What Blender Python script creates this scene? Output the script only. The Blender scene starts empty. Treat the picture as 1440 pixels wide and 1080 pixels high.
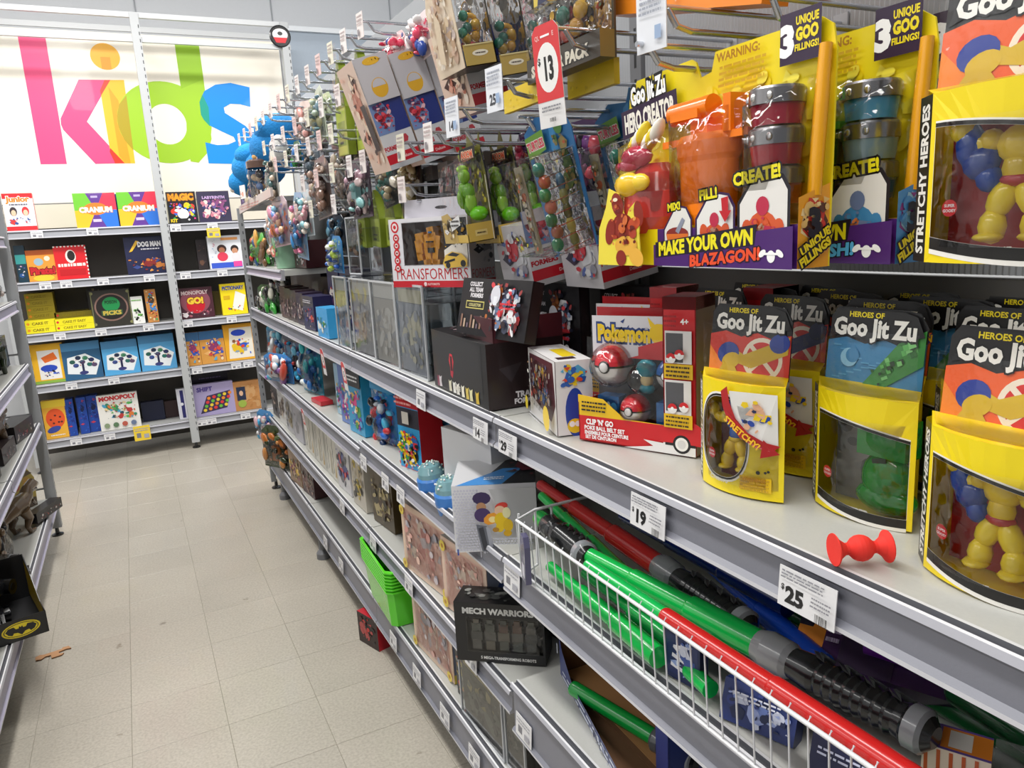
import bpy, math, random
from mathutils import Matrix, Vector
C = bpy.context.scene.collection
sc = bpy.context.scene

# ---------------------------------------------------------------- camera, light, exposure
cam_d = bpy.data.cameras.new('camera')
cam = bpy.data.objects.new('camera', cam_d); C.objects.link(cam)
cam_d.sensor_width = 36.0
cam_d.lens = 36.0*1055.3/1440.0
cam_d.clip_start = .02
RT = Vector((.88926, -.45403, -.05536)); UP = Vector((.14136, .15771, .97731)); FW = Vector((.43500, .87692, -.20443))
cam.matrix_world = Matrix(((RT.x, UP.x, -FW.x, 0), (RT.y, UP.y, -FW.y, 0), (RT.z, UP.z, -FW.z, 1.65), (0, 0, 0, 1)))
sc.camera = cam
sc.view_settings.view_transform = 'Standard'; sc.view_settings.look = 'None'
sc.view_settings.gamma = 1.0; sc.view_settings.use_curve_mapping = False
sc.view_settings.exposure = 0.12
w = bpy.data.worlds.new('store_air'); sc.world = w; w.use_nodes = True
w.node_tree.nodes['Background'].inputs[0].default_value = (.93, .96, 1.0, 1)
w.node_tree.nodes['Background'].inputs[1].default_value = .22

def area(name, loc, sx, sy, watts, rot=(0, 0, 0), col=(1, .985, .95)):
    l = bpy.data.lights.new(name, 'AREA'); l.shape = 'RECTANGLE'; l.size = sx; l.size_y = sy
    l.energy = watts; l.color = col
    o = bpy.data.objects.new(name, l); C.objects.link(o); o.location = loc; o.rotation_euler = rot
    return o
area('ceiling_and_fill_light', (-.25, 2.2, 4.0), .35, 7.0, 135)
area('ceiling_and_fill_light', (-2.6, 2.2, 4.0), .35, 7.0, 75)
area('ceiling_and_fill_light', (2.4, 2.2, 4.0), .35, 7.0, 75)
area('ceiling_and_fill_light', (.2, 5.0, 4.0), 3.0, .35, 85)
area('ceiling_and_fill_light', (.6, 6.9, 4.4), 5.0, .3, 20, (math.radians(25), 0, 0))  # added fill light, tilted to brighten the back wall; no store fixture

# ---------------------------------------------------------------- materials
def lin(h):
    if not isinstance(h, str): return (h[0], h[1], h[2], 1.0)
    h = h.lstrip('#')
    if len(h) == 3: h = ''.join(c*2 for c in h)
    r = []
    for i in (0, 2, 4):
        c = int(h[i:i+2], 16)/255
        r.append(c/12.92 if c <= .04045 else ((c+.055)/1.055)**2.4)
    return (r[0], r[1], r[2], 1.0)

def base_mat(name):
    m = bpy.data.materials.new(name); m.use_nodes = True
    nt = m.node_tree; b = nt.nodes['Principled BSDF']
    return m, nt, b
def col_mat(name, rough, metal=0, coat=0, bump=0, bscale=60, spec=.5, trans=0, mottled=0):
    m, nt, b = base_mat(name)
    a = nt.nodes.new('ShaderNodeAttribute'); a.attribute_name = 'Col'
    nt.links.new(a.outputs['Color'], b.inputs['Base Color'])
    b.inputs['Roughness'].default_value = rough; b.inputs['Metallic'].default_value = metal
    b.inputs['Coat Weight'].default_value = coat; b.inputs['Specular IOR Level'].default_value = spec
    b.inputs['Transmission Weight'].default_value = trans
    if mottled:
        tc = nt.nodes.new('ShaderNodeTexCoord')
        n = nt.nodes.new('ShaderNodeTexNoise'); n.inputs['Scale'].default_value = bscale; n.inputs['Detail'].default_value = 5
        mr = nt.nodes.new('ShaderNodeMapRange'); mr.inputs[3].default_value = 1-mottled; mr.inputs[4].default_value = 1+mottled
        mx = nt.nodes.new('ShaderNodeVectorMath'); mx.operation = 'SCALE'
        nt.links.new(tc.outputs['Object'], n.inputs['Vector']); nt.links.new(n.outputs[0], mr.inputs[0])
        nt.links.new(a.outputs['Color'], mx.inputs[0]); nt.links.new(mr.outputs[0], mx.inputs['Scale'])
        nt.links.new(mx.outputs[0], b.inputs['Base Color'])
    if bump:
        tc = nt.nodes.new('ShaderNodeTexCoord')
        n = nt.nodes.new('ShaderNodeTexNoise'); n.inputs['Scale'].default_value = bscale; n.inputs['Detail'].default_value = 3
        bp = nt.nodes.new('ShaderNodeBump'); bp.inputs['Strength'].default_value = bump; bp.inputs['Distance'].default_value = .01
        nt.links.new(tc.outputs['Object'], n.inputs['Vector']); nt.links.new(n.outputs[0], bp.inputs['Height'])
        nt.links.new(bp.outputs[0], b.inputs['Normal'])
    return m
def clear_mat(name, fac, rough, bump, scale, tint=(1, 1, 1)):
    m = bpy.data.materials.new(name); m.use_nodes = True; nt = m.node_tree
    for n in list(nt.nodes): nt.nodes.remove(n)
    out = nt.nodes.new('ShaderNodeOutputMaterial'); mix = nt.nodes.new('ShaderNodeMixShader')
    tr = nt.nodes.new('ShaderNodeBsdfTransparent'); gl = nt.nodes.new('ShaderNodeBsdfGlossy')
    tr.inputs[0].default_value = (*tint, 1); gl.inputs['Roughness'].default_value = rough
    fr = nt.nodes.new('ShaderNodeFresnel'); fr.inputs[0].default_value = 1.45
    ma = nt.nodes.new('ShaderNodeMath'); ma.operation = 'MULTIPLY_ADD'; ma.inputs[1].default_value = .8; ma.inputs[2].default_value = fac
    tc = nt.nodes.new('ShaderNodeTexCoord'); ns = nt.nodes.new('ShaderNodeTexNoise'); ns.inputs['Scale'].default_value = scale
    bp = nt.nodes.new('ShaderNodeBump'); bp.inputs['Strength'].default_value = bump; bp.inputs['Distance'].default_value = .02
    L = nt.links
    L.new(tc.outputs['Object'], ns.inputs['Vector']); L.new(ns.outputs[0], bp.inputs['Height'])
    L.new(bp.outputs[0], gl.inputs['Normal']); L.new(bp.outputs[0], fr.inputs['Normal'])
    L.new(fr.outputs[0], ma.inputs[0]); L.new(ma.outputs[0], mix.inputs[0])
    L.new(tr.outputs[0], mix.inputs[1]); L.new(gl.outputs[0], mix.inputs[2]); L.new(mix.outputs[0], out.inputs[0])
    return m
MATS = {
 'print': col_mat('printed_card', .38, coat=.15),
 'matte': col_mat('matte_card', .75),
 'plastic': col_mat('glossy_plastic', .22, coat=.4),
 'soft': col_mat('soft_plush', .95, bump=.6, bscale=90),
 'metal': col_mat('chromed_wire', .22, metal=.9),
 'paint': col_mat('painted_steel', .42, bump=.03, bscale=300),
 'shelf': col_mat('shelf_enamel', .3, bump=.03, bscale=220, mottled=.05),
 'clear': clear_mat('clear_plastic', .03, .09, .55, 22),
 'case': clear_mat('clear_acrylic', .11, .06, .1, 8, (.93, .95, .96)),
 'gel': col_mat('translucent_gel', .12, coat=.6, trans=.35),
 'ribbed': col_mat('ribbed_panel', .25, coat=.3),
 'wall': col_mat('wall_paint', .8, bump=.05, bscale=40, mottled=.02),
 'floor': None,
}
# speckled vinyl tile, its tone shifting a little from tile to tile
m, nt, b = base_mat('vinyl_tile'); MATS['floor'] = m
oi = nt.nodes.new('ShaderNodeObjectInfo'); tc = nt.nodes.new('ShaderNodeTexCoord'); ge = nt.nodes.new('ShaderNodeNewGeometry')
n1 = nt.nodes.new('ShaderNodeTexNoise'); n1.inputs['Scale'].default_value = 110; n1.inputs['Detail'].default_value = 6
n2 = nt.nodes.new('ShaderNodeTexNoise'); n2.inputs['Scale'].default_value = 1.6; n2.inputs['Detail'].default_value = 4
n3 = nt.nodes.new('ShaderNodeTexNoise'); n3.inputs['Scale'].default_value = 9; n3.inputs['Detail'].default_value = 8
r1 = nt.nodes.new('ShaderNodeValToRGB'); r1.color_ramp.elements[0].position = .36; r1.color_ramp.elements[1].position = .62
r1.color_ramp.elements[0].color = (.41, .372, .315, 1); r1.color_ramp.elements[1].color = (.50, .462, .395, 1)
r3 = nt.nodes.new('ShaderNodeValToRGB'); r3.color_ramp.elements[0].position = .70; r3.color_ramp.elements[1].position = .74
r3.color_ramp.elements[0].color = (1, 1, 1, 1); r3.color_ramp.elements[1].color = (.55, .52, .48, 1)
mr = nt.nodes.new('ShaderNodeMapRange'); mr.inputs[3].default_value = .96; mr.inputs[4].default_value = 1.03
mr2 = nt.nodes.new('ShaderNodeMapRange'); mr2.inputs[1].default_value = .3; mr2.inputs[2].default_value = .7; mr2.inputs[3].default_value = .9; mr2.inputs[4].default_value = 1.06
mu = nt.nodes.new('ShaderNodeMath'); mu.operation = 'MULTIPLY'
vs = nt.nodes.new('ShaderNodeVectorMath'); vs.operation = 'SCALE'; vm = nt.nodes.new('ShaderNodeVectorMath'); vm.operation = 'MULTIPLY'
L = nt.links
for n in (n1, n2, n3): L.new(ge.outputs['Position'], n.inputs['Vector'])
L.new(n1.outputs[0], r1.inputs[0]); L.new(n3.outputs[0], r3.inputs[0]); L.new(oi.outputs['Random'], mr.inputs[0]); L.new(n2.outputs[0], mr2.inputs[0])
L.new(mr.outputs[0], mu.inputs[0]); L.new(mr2.outputs[0], mu.inputs[1])
L.new(r1.outputs[0], vm.inputs[0]); L.new(r3.outputs[0], vm.inputs[1]); L.new(vm.outputs[0], vs.inputs[0]); L.new(mu.outputs[0], vs.inputs['Scale'])
L.new(vs.outputs[0], b.inputs['Base Color'])
b.inputs['Roughness'].default_value = .34; b.inputs['Coat Weight'].default_value = .1

# ---------------------------------------------------------------- text glyphs
_T = {}
def glyphs(s, bold):
    k = (s, bold)
    if k not in _T:
        c = bpy.data.curves.new('t', 'FONT'); c.body = s; c.size = 1.0; c.offset = bold; c.resolution_u = 2; c.fill_mode = 'FRONT'
        c.align_x = 'CENTER'
        o = bpy.data.objects.new('t', c); C.objects.link(o)
        bpy.context.view_layer.update()
        me = bpy.data.meshes.new_from_object(o.evaluated_get(bpy.context.evaluated_depsgraph_get()))
        vs = [(v.co.x/.73, v.co.y/.73) for v in me.vertices]; fs = [tuple(p.vertices) for p in me.polygons]
        bpy.data.objects.remove(o); bpy.data.curves.remove(c); bpy.data.meshes.remove(me)
        x0 = min(v[0] for v in vs); x1 = max(v[0] for v in vs)
        _T[k] = (vs, fs, x0, x1)
    return _T[k]

# ---------------------------------------------------------------- mesh builder
class MB:
    def __init__(s):
        s.v = []; s.f = []; s.c = []; s.m = []; s.sm = []; s.F = Matrix(); s.lay = 0; s.bend = None
    def add(s, vs, fs, col, mat='print', smooth=False):
        b = len(s.v); F = s.F
        s.v += [tuple(F @ Vector(p)) for p in vs]
        l = lin(col)
        for f in fs:
            s.f.append(tuple(b+i for i in f)); s.c.append(l); s.m.append(mat); s.sm.append(smooth)
        return s
    def box(s, x0, x1, y0, y1, z0, z1, col, mat='print', rot=None, cols=None):
        vs = [(x, y, z) for z in (z0, z1) for y in (y0, y1) for x in (x0, x1)]
        if rot:
            c = Vector(((x0+x1)/2, (y0+y1)/2, (z0+z1)/2)); vs = [tuple(rot @ (Vector(p)-c) + c) for p in vs]
        fs = [(0, 1, 5, 4), (1, 3, 7, 5), (3, 2, 6, 7), (2, 0, 4, 6), (4, 5, 7, 6), (0, 2, 3, 1)]  # front right back left top bottom
        if cols:
            for f, cc in zip(fs, cols): s.add(vs, [f], cc, mat)
        else: s.add(vs, fs, col, mat)
        return s
    def prism(s, poly, y0, y1, col, mat='print', side=None, axis='y'):   # poly in x,z extruded along y; axis 'z': poly in x,y
        n = len(poly)
        if axis == 'y': vs = [(x, y0, z) for x, z in poly] + [(x, y1, z) for x, z in poly]
        elif axis == 'z': vs = [(x, y, y0) for x, y in poly] + [(x, y, y1) for x, y in poly]
        else: vs = [(y0, y, z) for y, z in poly] + [(y1, y, z) for y, z in poly]
        s.add(vs, [tuple(range(n)), tuple(range(2*n-1, n-1, -1))], col, mat)
        s.add(vs, [(i, i+n, (i+1) % n+n, (i+1) % n) for i in range(n)], side or col, mat)
        return s
    # ---- flat print on the current frame: u right, v up, each call a hair further out
    def flat(s, poly, col, mat='print'):
        s.lay += 1; y = -.00012*s.lay-.0002
        b = s.bend or (lambda u: 0)
        s.add([(u, y+b(u), v) for u, v in poly], [tuple(range(len(poly)))], col, mat); return s
    def rect(s, u0, v0, u1, v1, col, mat='print'): return s.flat([(u0, v0), (u1, v0), (u1, v1), (u0, v1)], col, mat)
    def oval(s, u, v, ru, rv, col, rot=0, n=16, a0=0, a1=2*math.pi):
        c, q = math.cos(rot), math.sin(rot); P = []
        for i in range(n):
            a = a0+(a1-a0)*i/(n if a1-a0 > 6.2 else n-1); x, y = ru*math.cos(a), rv*math.sin(a); P.append((u+x*c-y*q, v+x*q+y*c))
        return s.flat(P, col)
    def text(s, t, u, v, h, col, bold=.03, shear=0, rot=0, sx=1, out=None, ow=.07, fit=None):
        vs, fs, x0, x1 = glyphs(t, bold)
        if fit: sx = fit/((x1-x0)*h)
        c, q = math.cos(rot), math.sin(rot)
        def put(G, col):
            s.lay += 1; y = -.00012*s.lay-.0002
            P = []
            for a, b_ in G[0]:
                x = (a+shear*b_)*h*sx; z = (b_-.5)*h
                P.append((u+x*c-z*q, y+(s.bend(u+x*c-z*q) if s.bend else 0), v+x*q+z*c))
            s.add(P, G[1], col, 'print')
        if out: put(glyphs(t, bold+ow), out)
        put((vs, fs), col); return s
    def busy(s, u0, v0, u1, v1, pal, n, seed=0, s0=.06, s1=.2):
        r = random.Random(seed); W = min(u1-u0, v1-v0); s0 *= .75; s1 *= .8; n = int(n*1.7)
        for i in range(n):
            a = r.uniform(s0, s1)*W*(2.3-1.6*min(1, i/(n*.45)));
            if a > W*.45: a = W*.45
            a = max(a, 1e-5); b_ = a*r.uniform(.4, 1); u = r.uniform(u0+a, u1-a); v = r.uniform(v0+a, v1-a)
            if r.random() < .5: s.oval(u, v, a, b_, r.choice(pal), r.uniform(0, 3), 9)
            else:
                k = r.choice((3, 4, 5)); t0 = r.uniform(0, 6)
                s.flat([(u+a*math.cos(t0+6.283*j/k), v+b_*math.sin(t0+6.283*j/k)) for j in range(k)], r.choice(pal))
        return s
    def lines(s, u0, v0, u1, v1, n, col, seed=1, t=.45):     # rows of small print
        r = random.Random(seed); H = (v1-v0)/n
        for i in range(n):
            u = u0; v = v1-(i+1)*H
            while u < u1:
                wd = r.uniform(.05, .2)*(u1-u0); e = min(u1, u+wd); s.rect(u, v+H*(1-t)/2, e, v+H*(1+t)/2, col); u = e+.03*(u1-u0)
        return s
    def barcode(s, u0, v0, u1, v1, seed=3):
        r = random.Random(seed); u = u0
        while u < u1:
            wd = r.uniform(.02, .06)*(u1-u0); s.rect(u, v0, min(u+wd, u1), v1, '#222'); u += wd+r.uniform(.02, .07)*(u1-u0)
        return s
    # ---- solids
    def blob(s, x, y, z, rx, ry, rz, col, mat='plastic', n=10, rot=None):
        vs = []; fs = []; m_ = max(5, n//2+1)
        for i in range(m_+1):
            t = math.pi*i/m_
            for j in range(n):
                a = 2*math.pi*j/n; p = Vector((rx*math.sin(t)*math.cos(a), ry*math.sin(t)*math.sin(a), rz*math.cos(t)))
                if rot: p = rot @ p
                vs.append((x+p.x, y+p.y, z+p.z))
        for i in range(m_):
            for j in range(n):
                k = (j+1) % n; fs.append((i*n+j, (i+1)*n+j, (i+1)*n+k, i*n+k))
        s.add(vs, fs, col, mat, True); return s
    def tube(s, pts, rad, col, mat='metal', n=8, caps=True, cols=None):
        P = [Vector(p) for p in pts]; N = len(P); R = rad if isinstance(rad, (list, tuple)) else [rad]*N
        vs = []
        for i in range(N):
            d = (P[min(i+1, N-1)]-P[max(i-1, 0)]).normalized()
            if d.length < .5: d = Vector((0, 0, 1))
            h = Vector((0, 0, 1)) if abs(d.z) < .9 else Vector((1, 0, 0)); a = d.cross(h).normalized(); b_ = a.cross(d)
            for j in range(n):
                t = 2*math.pi*j/n; vs.append(tuple(P[i]+(a*math.cos(t)+b_*math.sin(t))*R[i]))
        for i in range(N-1):
            s.add(vs[i*n:(i+2)*n], [(j, (j+1) % n, (j+1) % n+n, j+n) for j in range(n)], cols[i] if cols else col, mat, n > 5)
        if caps:
            s.add(vs[:n], [tuple(range(n-1, -1, -1))], cols[0] if cols else col, mat); s.add(vs[-n:], [tuple(range(n))], cols[-1] if cols else col, mat)
        return s
    def lathe(s, prof, x, y, col, mat='plastic', n=16, cols=None, M=None):
        k = len(prof); vs = []
        for r, z in prof:
            for j in range(n):
                a = 2*math.pi*j/n; p = Vector((r*math.cos(a), r*math.sin(a), z))
                if M: p = M @ p
                vs.append((x+p.x, y+p.y, p.z))
        for i in range(k-1):
            s.add(vs[i*n:(i+2)*n], [(j, (j+1) % n, (j+1) % n+n, j+n) for j in range(n)], cols[i] if cols else col, mat, True)
        return s
    def face(s, M=None):
        s.F = M or Matrix(); s.lay = 0; return s
    def build(s, name, parent=None):
        me = bpy.data.meshes.new(name); me.from_pydata(s.v, [], s.f)
        used = []
        for k in s.m:
            if k not in used: used.append(k); me.materials.append(MATS[k])
        me.polygons.foreach_set('material_index', [used.index(k) for k in s.m])
        me.polygons.foreach_set('use_smooth', s.sm)
        a = me.color_attributes.new('Col', 'FLOAT_COLOR', 'CORNER'); L = []
        for f, c in zip(s.f, s.c): L.extend(c*len(f))
        a.data.foreach_set('color', L)
        me.update()
        o = bpy.data.objects.new(name, me); C.objects.link(o)
        if parent: o.parent = parent
        return o
def FR(w, d): return Matrix(((0, -1, 0, w/2), (1, 0, 0, 0), (0, 0, 1, 0), (0, 0, 0, 1)))     # right side: u along +y
def FL(w, d): return Matrix(((0, 1, 0, -w/2), (-1, 0, 0, d), (0, 0, 1, 0), (0, 0, 0, 1)))    # left side
def FT(h): return Matrix(((1, 0, 0, 0), (0, 0, 1, 0), (0, -1, 0, h), (0, 0, 0, 1)))          # top
def tag(o, label, cat, group=None):
    o['label'] = label; o['category'] = cat
    if group: o['group'] = group
    return o
def empty(name, label, cat, group=None):
    o = bpy.data.objects.new(name, None); C.objects.link(o); o.empty_display_size = .05
    return tag(o, label, cat, group)
def put(o, x, y, z, deg=0, tilt=0, roll=0):
    o.location = (x, y, z); o.rotation_euler = (math.radians(tilt), math.radians(roll), math.radians(deg)); return o
def dup(o, label=None):
    c = o.copy(); C.objects.link(c)
    for ch in list(o.children):
        d = ch.copy(); C.objects.link(d); d.parent = c
        for g in list(ch.children):
            e = g.copy(); C.objects.link(e); e.parent = d
    if label: c['label'] = label
    return c
def struct(o): o['kind'] = 'structure'; return o
ORD = ['first', 'second', 'third', 'fourth', 'fifth', 'sixth', 'seventh', 'eighth', 'ninth', 'tenth', 'eleventh', 'twelfth', 'thirteenth', 'fourteenth', 'fifteenth', 'sixteenth', 'seventeenth', 'eighteenth', 'nineteenth', 'twentieth', 'twenty-first', 'twenty-second', 'twenty-third', 'twenty-fourth']
AISLE = -90     # faces the aisle from the right-hand shelving

# ================================================================ the room
fl = struct(MB().box(-3.2, 3.2, -1.5, 8.2, -.06, -.0012, '#8f8a7c', 'matte').build('floor'))
T = .305; g = .0006
tb = MB(); e = T/2-g
tb.add([(-e, -e, -.001), (e, -e, -.001), (e, e, -.001), (-e, e, -.001), (-e+.001, -e+.001, 0), (e-.001, -e+.001, 0), (e-.001, e-.001, 0), (-e+.001, e-.001, 0)],
       [(4, 5, 6, 7), (0, 1, 5, 4), (1, 2, 6, 5), (2, 3, 7, 6), (3, 0, 4, 7)], '#ddd', 'floor')
first = None
for j in range(25):
    for i in range(12):
        if first is None: o = first = tb.build('floor_tile', fl)
        else:
            o = bpy.data.objects.new('floor_tile', first.data); C.objects.link(o); o.parent = fl
        o.location = (-.212-.1525-3*T+i*T, .5875+j*T, 0)
# the rest of the vinyl, under the shelving and outside the aisle, too hidden to pick tiles apart
m_ = MB()
for (x0, x1, y0, y1) in ((-3.2, -.212-4*T, -1.5, 8.2), (-.212+8*T, 3.2, -1.5, 8.2), (-.212-4*T, -.212+8*T, -1.5, .5875-T/2), (-.212-4*T, -.212+8*T, .5875+24.5*T, 8.2)):
    m_.add([(x0, y0, 0), (x1, y0, 0), (x1, y1, 0), (x0, y1, 0)], [(0, 1, 2, 3)], '#ddd', 'floor')
o = m_.build('floor_edge_tiling', fl); o['kind'] = 'stuff'

wb = MB().box(-3.2, 3.2, 8.0, 8.1, 0, 4.6, '#dcdee2', 'wall'); struct(wb.build('wall_back'))
t = MB()
for x in (-2.0, -.8, .4, 1.6, 2.8): t.box(x-.006, x+.006, 7.992, 8.0, 0, 4.6, '#a8abb0', 'wall')
struct(t.build('trim_1'))
t = MB().box(1.55, 3.2, 7.2, 7.26, 0, 3.45, '#aeb9c6', 'wall').box(1.5, 3.2, 7.17, 7.29, 3.45, 3.49, '#dfe3e8', 'paint')
struct(t.build('wall_right_end'))
struct(MB().box(-3.25, -3.2, -1.5, 8.1, 0, 4.6, '#d8dadc', 'wall').build('wall_left'))
struct(MB().box(3.2, 3.25, -1.5, 8.1, 0, 4.6, '#d8dadc', 'wall').build('wall_right'))

# ================================================================ shelving parts
GREY = '#8e8f96'; LIGHT = '#b9bbbd'; RAIL = '#8d8e97'; TOP = '#bdbdb8'
def shelf_board(root, x0, x1, y0, D, z, drop=.066, rail='#7f808a', top=TOP):
    m = MB()
    m.box(x0, x1, y0+.022, y0+D, z-.028, z, top, 'shelf')
    s = m.build('shelf', root)
    r = MB()
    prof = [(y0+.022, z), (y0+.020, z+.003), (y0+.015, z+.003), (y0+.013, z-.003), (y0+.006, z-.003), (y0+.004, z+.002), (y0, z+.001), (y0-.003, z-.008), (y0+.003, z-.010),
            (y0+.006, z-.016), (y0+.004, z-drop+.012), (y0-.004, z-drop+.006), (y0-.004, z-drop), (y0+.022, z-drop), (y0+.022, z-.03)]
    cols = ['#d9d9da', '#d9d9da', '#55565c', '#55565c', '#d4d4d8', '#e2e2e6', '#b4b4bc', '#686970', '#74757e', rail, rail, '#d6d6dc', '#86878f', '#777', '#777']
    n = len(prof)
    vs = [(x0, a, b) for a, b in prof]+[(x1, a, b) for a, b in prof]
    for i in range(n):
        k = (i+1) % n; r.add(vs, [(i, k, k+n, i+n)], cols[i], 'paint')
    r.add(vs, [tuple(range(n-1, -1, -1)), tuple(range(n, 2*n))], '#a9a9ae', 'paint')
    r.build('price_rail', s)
    return s
def upright(root, x, y, h, foot=True, wd=.022, slots=True, col='#9b9da0'):
    m = MB().box(x-wd, x+wd, y-.01, y+(.045 if wd > .02 else .022), .05, h, col, 'paint')
    if slots:
        k = int((h-.2)/.05)
        for i in range(k):
            z = .15+i*.05
            if z < h-.1: m.box(x+wd-.0005, x+wd+.0008, y+.005, y+.012, z, z+.018, '#55565a', 'matte'); m.box(x+wd-.011, x+wd-.005, y-.0108, y-.0095, z, z+.024, '#45464a', 'matte')
    u = m.build('upright', root)
    if foot:
        f = MB(); f.lathe([(0, 0), (.032, 0), (.032, .008), (.012, .016), (.009, .06), (0, .06)], x, y+.02, '#1c1c1e', 'plastic', 14); f.build('foot', u)
    return u
def ribs(root, x0, x1, y, z0, z1, col='#aeb0b4', pitch=.009):
    n = int((x1-x0)/pitch)*2; vs = []; fs = []
    for i in range(n+1):
        x = x0+(x1-x0)*i/n; d = y-(.003 if i % 2 else 0)
        vs += [(x, d, z0), (x, d, z1)]
    for i in range(n): fs.append((2*i, 2*i+2, 2*i+3, 2*i+1))
    m = MB(); m.add(vs, fs, col, 'ribbed')
    m.box(x0, x1, y+.001, y+.012, z0, z1, '#9a9ca0', 'matte')
    return m.build('ribbed_back_panel', root)

# ---------------------------------------------------------------- right-hand shelving (local x runs towards the camera, y into the shelf)
RG = put(empty('gondola_shelving', 'long grey metal shelving run along the right side of the aisle', 'shelving'), .68, 5.1, 0, AISLE)
bays = [0, 1.2, 2.41, 3.625, 4.84, 6.05]
DR = .42
upright(RG, -.01, 0, 1.86, wd=.014)
for i, x in enumerate(bays):
    m = MB().box(x-.02, x+.02, DR-.012, DR+.04, 0, 2.55, '#76777b', 'paint')
    for k in range(44): m.box(x-.004, x+.004, DR-.0125, DR-.011, .15+k*.054, .18+k*.054, '#2a2a2c', 'matte')
    m.build('upright', RG)
for i in range(5):
    a, b_ = bays[i], bays[i+1]
    ribs(RG, a+.02, b_-.02, DR, 1.545, 2.5, '#a9abaf')
    MB().box(a+.02, b_-.02, DR+.002, DR+.02, .05, 1.54, '#5b5957', 'matte').build('back_panel', RG)
    shelf_board(RG, a+.003, b_-.003, .0, DR, 1.235, .066)
for i in (0, 1, 2):
    a, b_ = bays[i], bays[i+1]
    shelf_board(RG, a+.003, b_-.003, .0, DR, .868 if i < 2 else .90, .064)
    shelf_board(RG, a+.003, b_-.003, .0, DR, .55, .060)
    shelf_board(RG, a+.003, b_-.003, .0, DR, .265, .115)
for i in (3, 4):
    a, b_ = bays[i], bays[i+1]
    shelf_board(RG, a+.05, b_-.003, -.02, DR+.02, .925, .075)
    shelf_board(RG, a+.05, b_-.003, -.02, DR+.02, .612, .125)
# the upper short shelves of the last bay
shelf_board(RG, .02, 1.19, .0, .40, 1.50, .05, '#a7a0b0')
s = MB(); s.box(.02, 1.19, .03, .40, 1.84, 1.86, '#8a8a8c', 'shelf'); s = s.build('shelf', RG)
s2 = MB().prism([(.02, 1.825), (1.19, 1.862), (1.19, 1.905), (.02, 1.87)], 0, .012, '#cfc3bd', 'print'); s2.face().lines(.1, 1.842, .8, 1.868, 2, '#c98a80')
s2.build('sloping_price_rail', s)
# kick feet below the bottom shelf
for x in (.25, 1.32, 3.6):
    f = MB().lathe([(0, 0), (.035, 0), (.035, .03), (.02, .05), (.018, .16), (0, .16)], x, .03, '#77787c', 'paint', 12); f.build('foot', RG)

# ---------------------------------------------------------------- left-hand shelving (local x runs away from the camera)
LG = put(empty('gondola_shelving', 'grey metal shelving cut off by the left edge of the photo', 'shelving'), -.57, 0, 0, 90)
upright(LG, 5.03, 0, 2.4)
for x in (1.2, 2.5, 3.75): upright(LG, x, .42, 2.4, False)
for z in (.245, .70, 1.045, 1.40, 1.75):
    for a in (2.5, 3.75):
        shelf_board(LG, a+.003, a+(1.24 if a == 2.5 else 1.23), .0, .42, z, .08 if z < .3 else .06, '#a8a4b8')
ribs(LG, 2.5, 5.0, .42, .05, 2.4, '#a8a09c')
# wired end frame between the shelves and the aisle end
f = MB()
for z in (.3, .75, 1.1, 1.45, 1.8, 2.2): f.tube([(5.02, .03, z), (5.02, .42, z)], .006, '#8c8d90', 'paint', 6)
f.build('end_frame', LG)

# ---------------------------------------------------------------- back shelving
BG = put(empty('gondola_shelving', 'tall metal shelving facing down the aisle under the printed kids panel', 'shelving'), 0, 6.6, 0)
upright(BG, .31, -.02, 3.36, wd=.03, col='#b4b6b8')
upright(BG, 1.40, -.02, 3.36, wd=.03, col='#b4b6b8')
upright(BG, -.80, -.02, 3.36, wd=.03, col='#b4b6b8')
for z in (3.345, 3.175):
    m = MB().box(-.80, 1.44, -.012, .02, z-.018, z+.018, '#c9cbcd', 'paint'); m.build('cross_bar', BG)
for z in (1.82, 1.445, 1.06, .672, .235):
    for a, b_ in ((-.775, .285), (.335, 1.37)):
        shelf_board(BG, a, b_, 0, .38, z, .058, '#a2a3aa', '#b5b5b3')
MB().box(-.8, 1.4, .385, .41, .05, 2.0, '#57534f', 'matte').build('back_panel', BG)
for a, b_ in ((-.775, .285), (.335, 1.37)):
    MB().box(a, b_, .36, .384, 1.84, 2.02, '#e0d8c8', 'print').build('header_panel', BG)
m = MB().box(1.43, 1.46, .36, .40, 0, 3.36, '#b4b6b8', 'paint'); m.build('rear_post', BG)
m = MB().box(-.8, 1.46, .38, .40, 3.32, 3.36, '#c9cbcd', 'paint'); m.build('cross_bar', BG)

# the flat printed panel behind the frame
K = put(tag(MB().box(-.80, 1.42, .0, .02, 2.03, 3.30, '#fbf3e4', 'print').build('printed_panel'), 'large cream wall panel printed with kids in coloured letters', 'sign'), 0, 6.97, 0)
def kid(name, col, *polys):
    m = MB(); 
    for p in polys:
        if isinstance(p[0], (int, float)): m.oval(*p[:4], p[4], 0, 40)
        else: m.flat(p, col)
    return m
pk = '#fb4c86'
m = MB().face()
m.flat([(-.476, 3.265), (-.298, 3.268), (-.298, 2.321), (-.474, 2.321)], pk)
m.flat([(-.123, 2.948), (.096, 2.952), (-.113, 2.638), (.112, 2.321), (-.101, 2.319), (-.283, 2.575), (-.293, 2.615), (-.288, 2.66)], pk)
m.build('letter_k', K)
m = MB().face(); m.lay = 6
m.flat([(.096, 2.952), (.192, 2.955), (.182, 2.32), (.108, 2.321), (.016, 2.434), (.014, 2.834)], '#fbc02e')
m.flat([(.020, 2.44), (.108, 2.321), (.038, 2.322), (.012, 2.41)], '#e8341c')
m.flat([(.096, 2.952), (.014, 2.834), (.012, 2.87), (.055, 2.951)], '#e0452e')
m.flat([(.075, 2.90), (.130, 2.80), (.150, 2.321), (.112, 2.321), (.075, 2.38)], '#fba51f')
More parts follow.
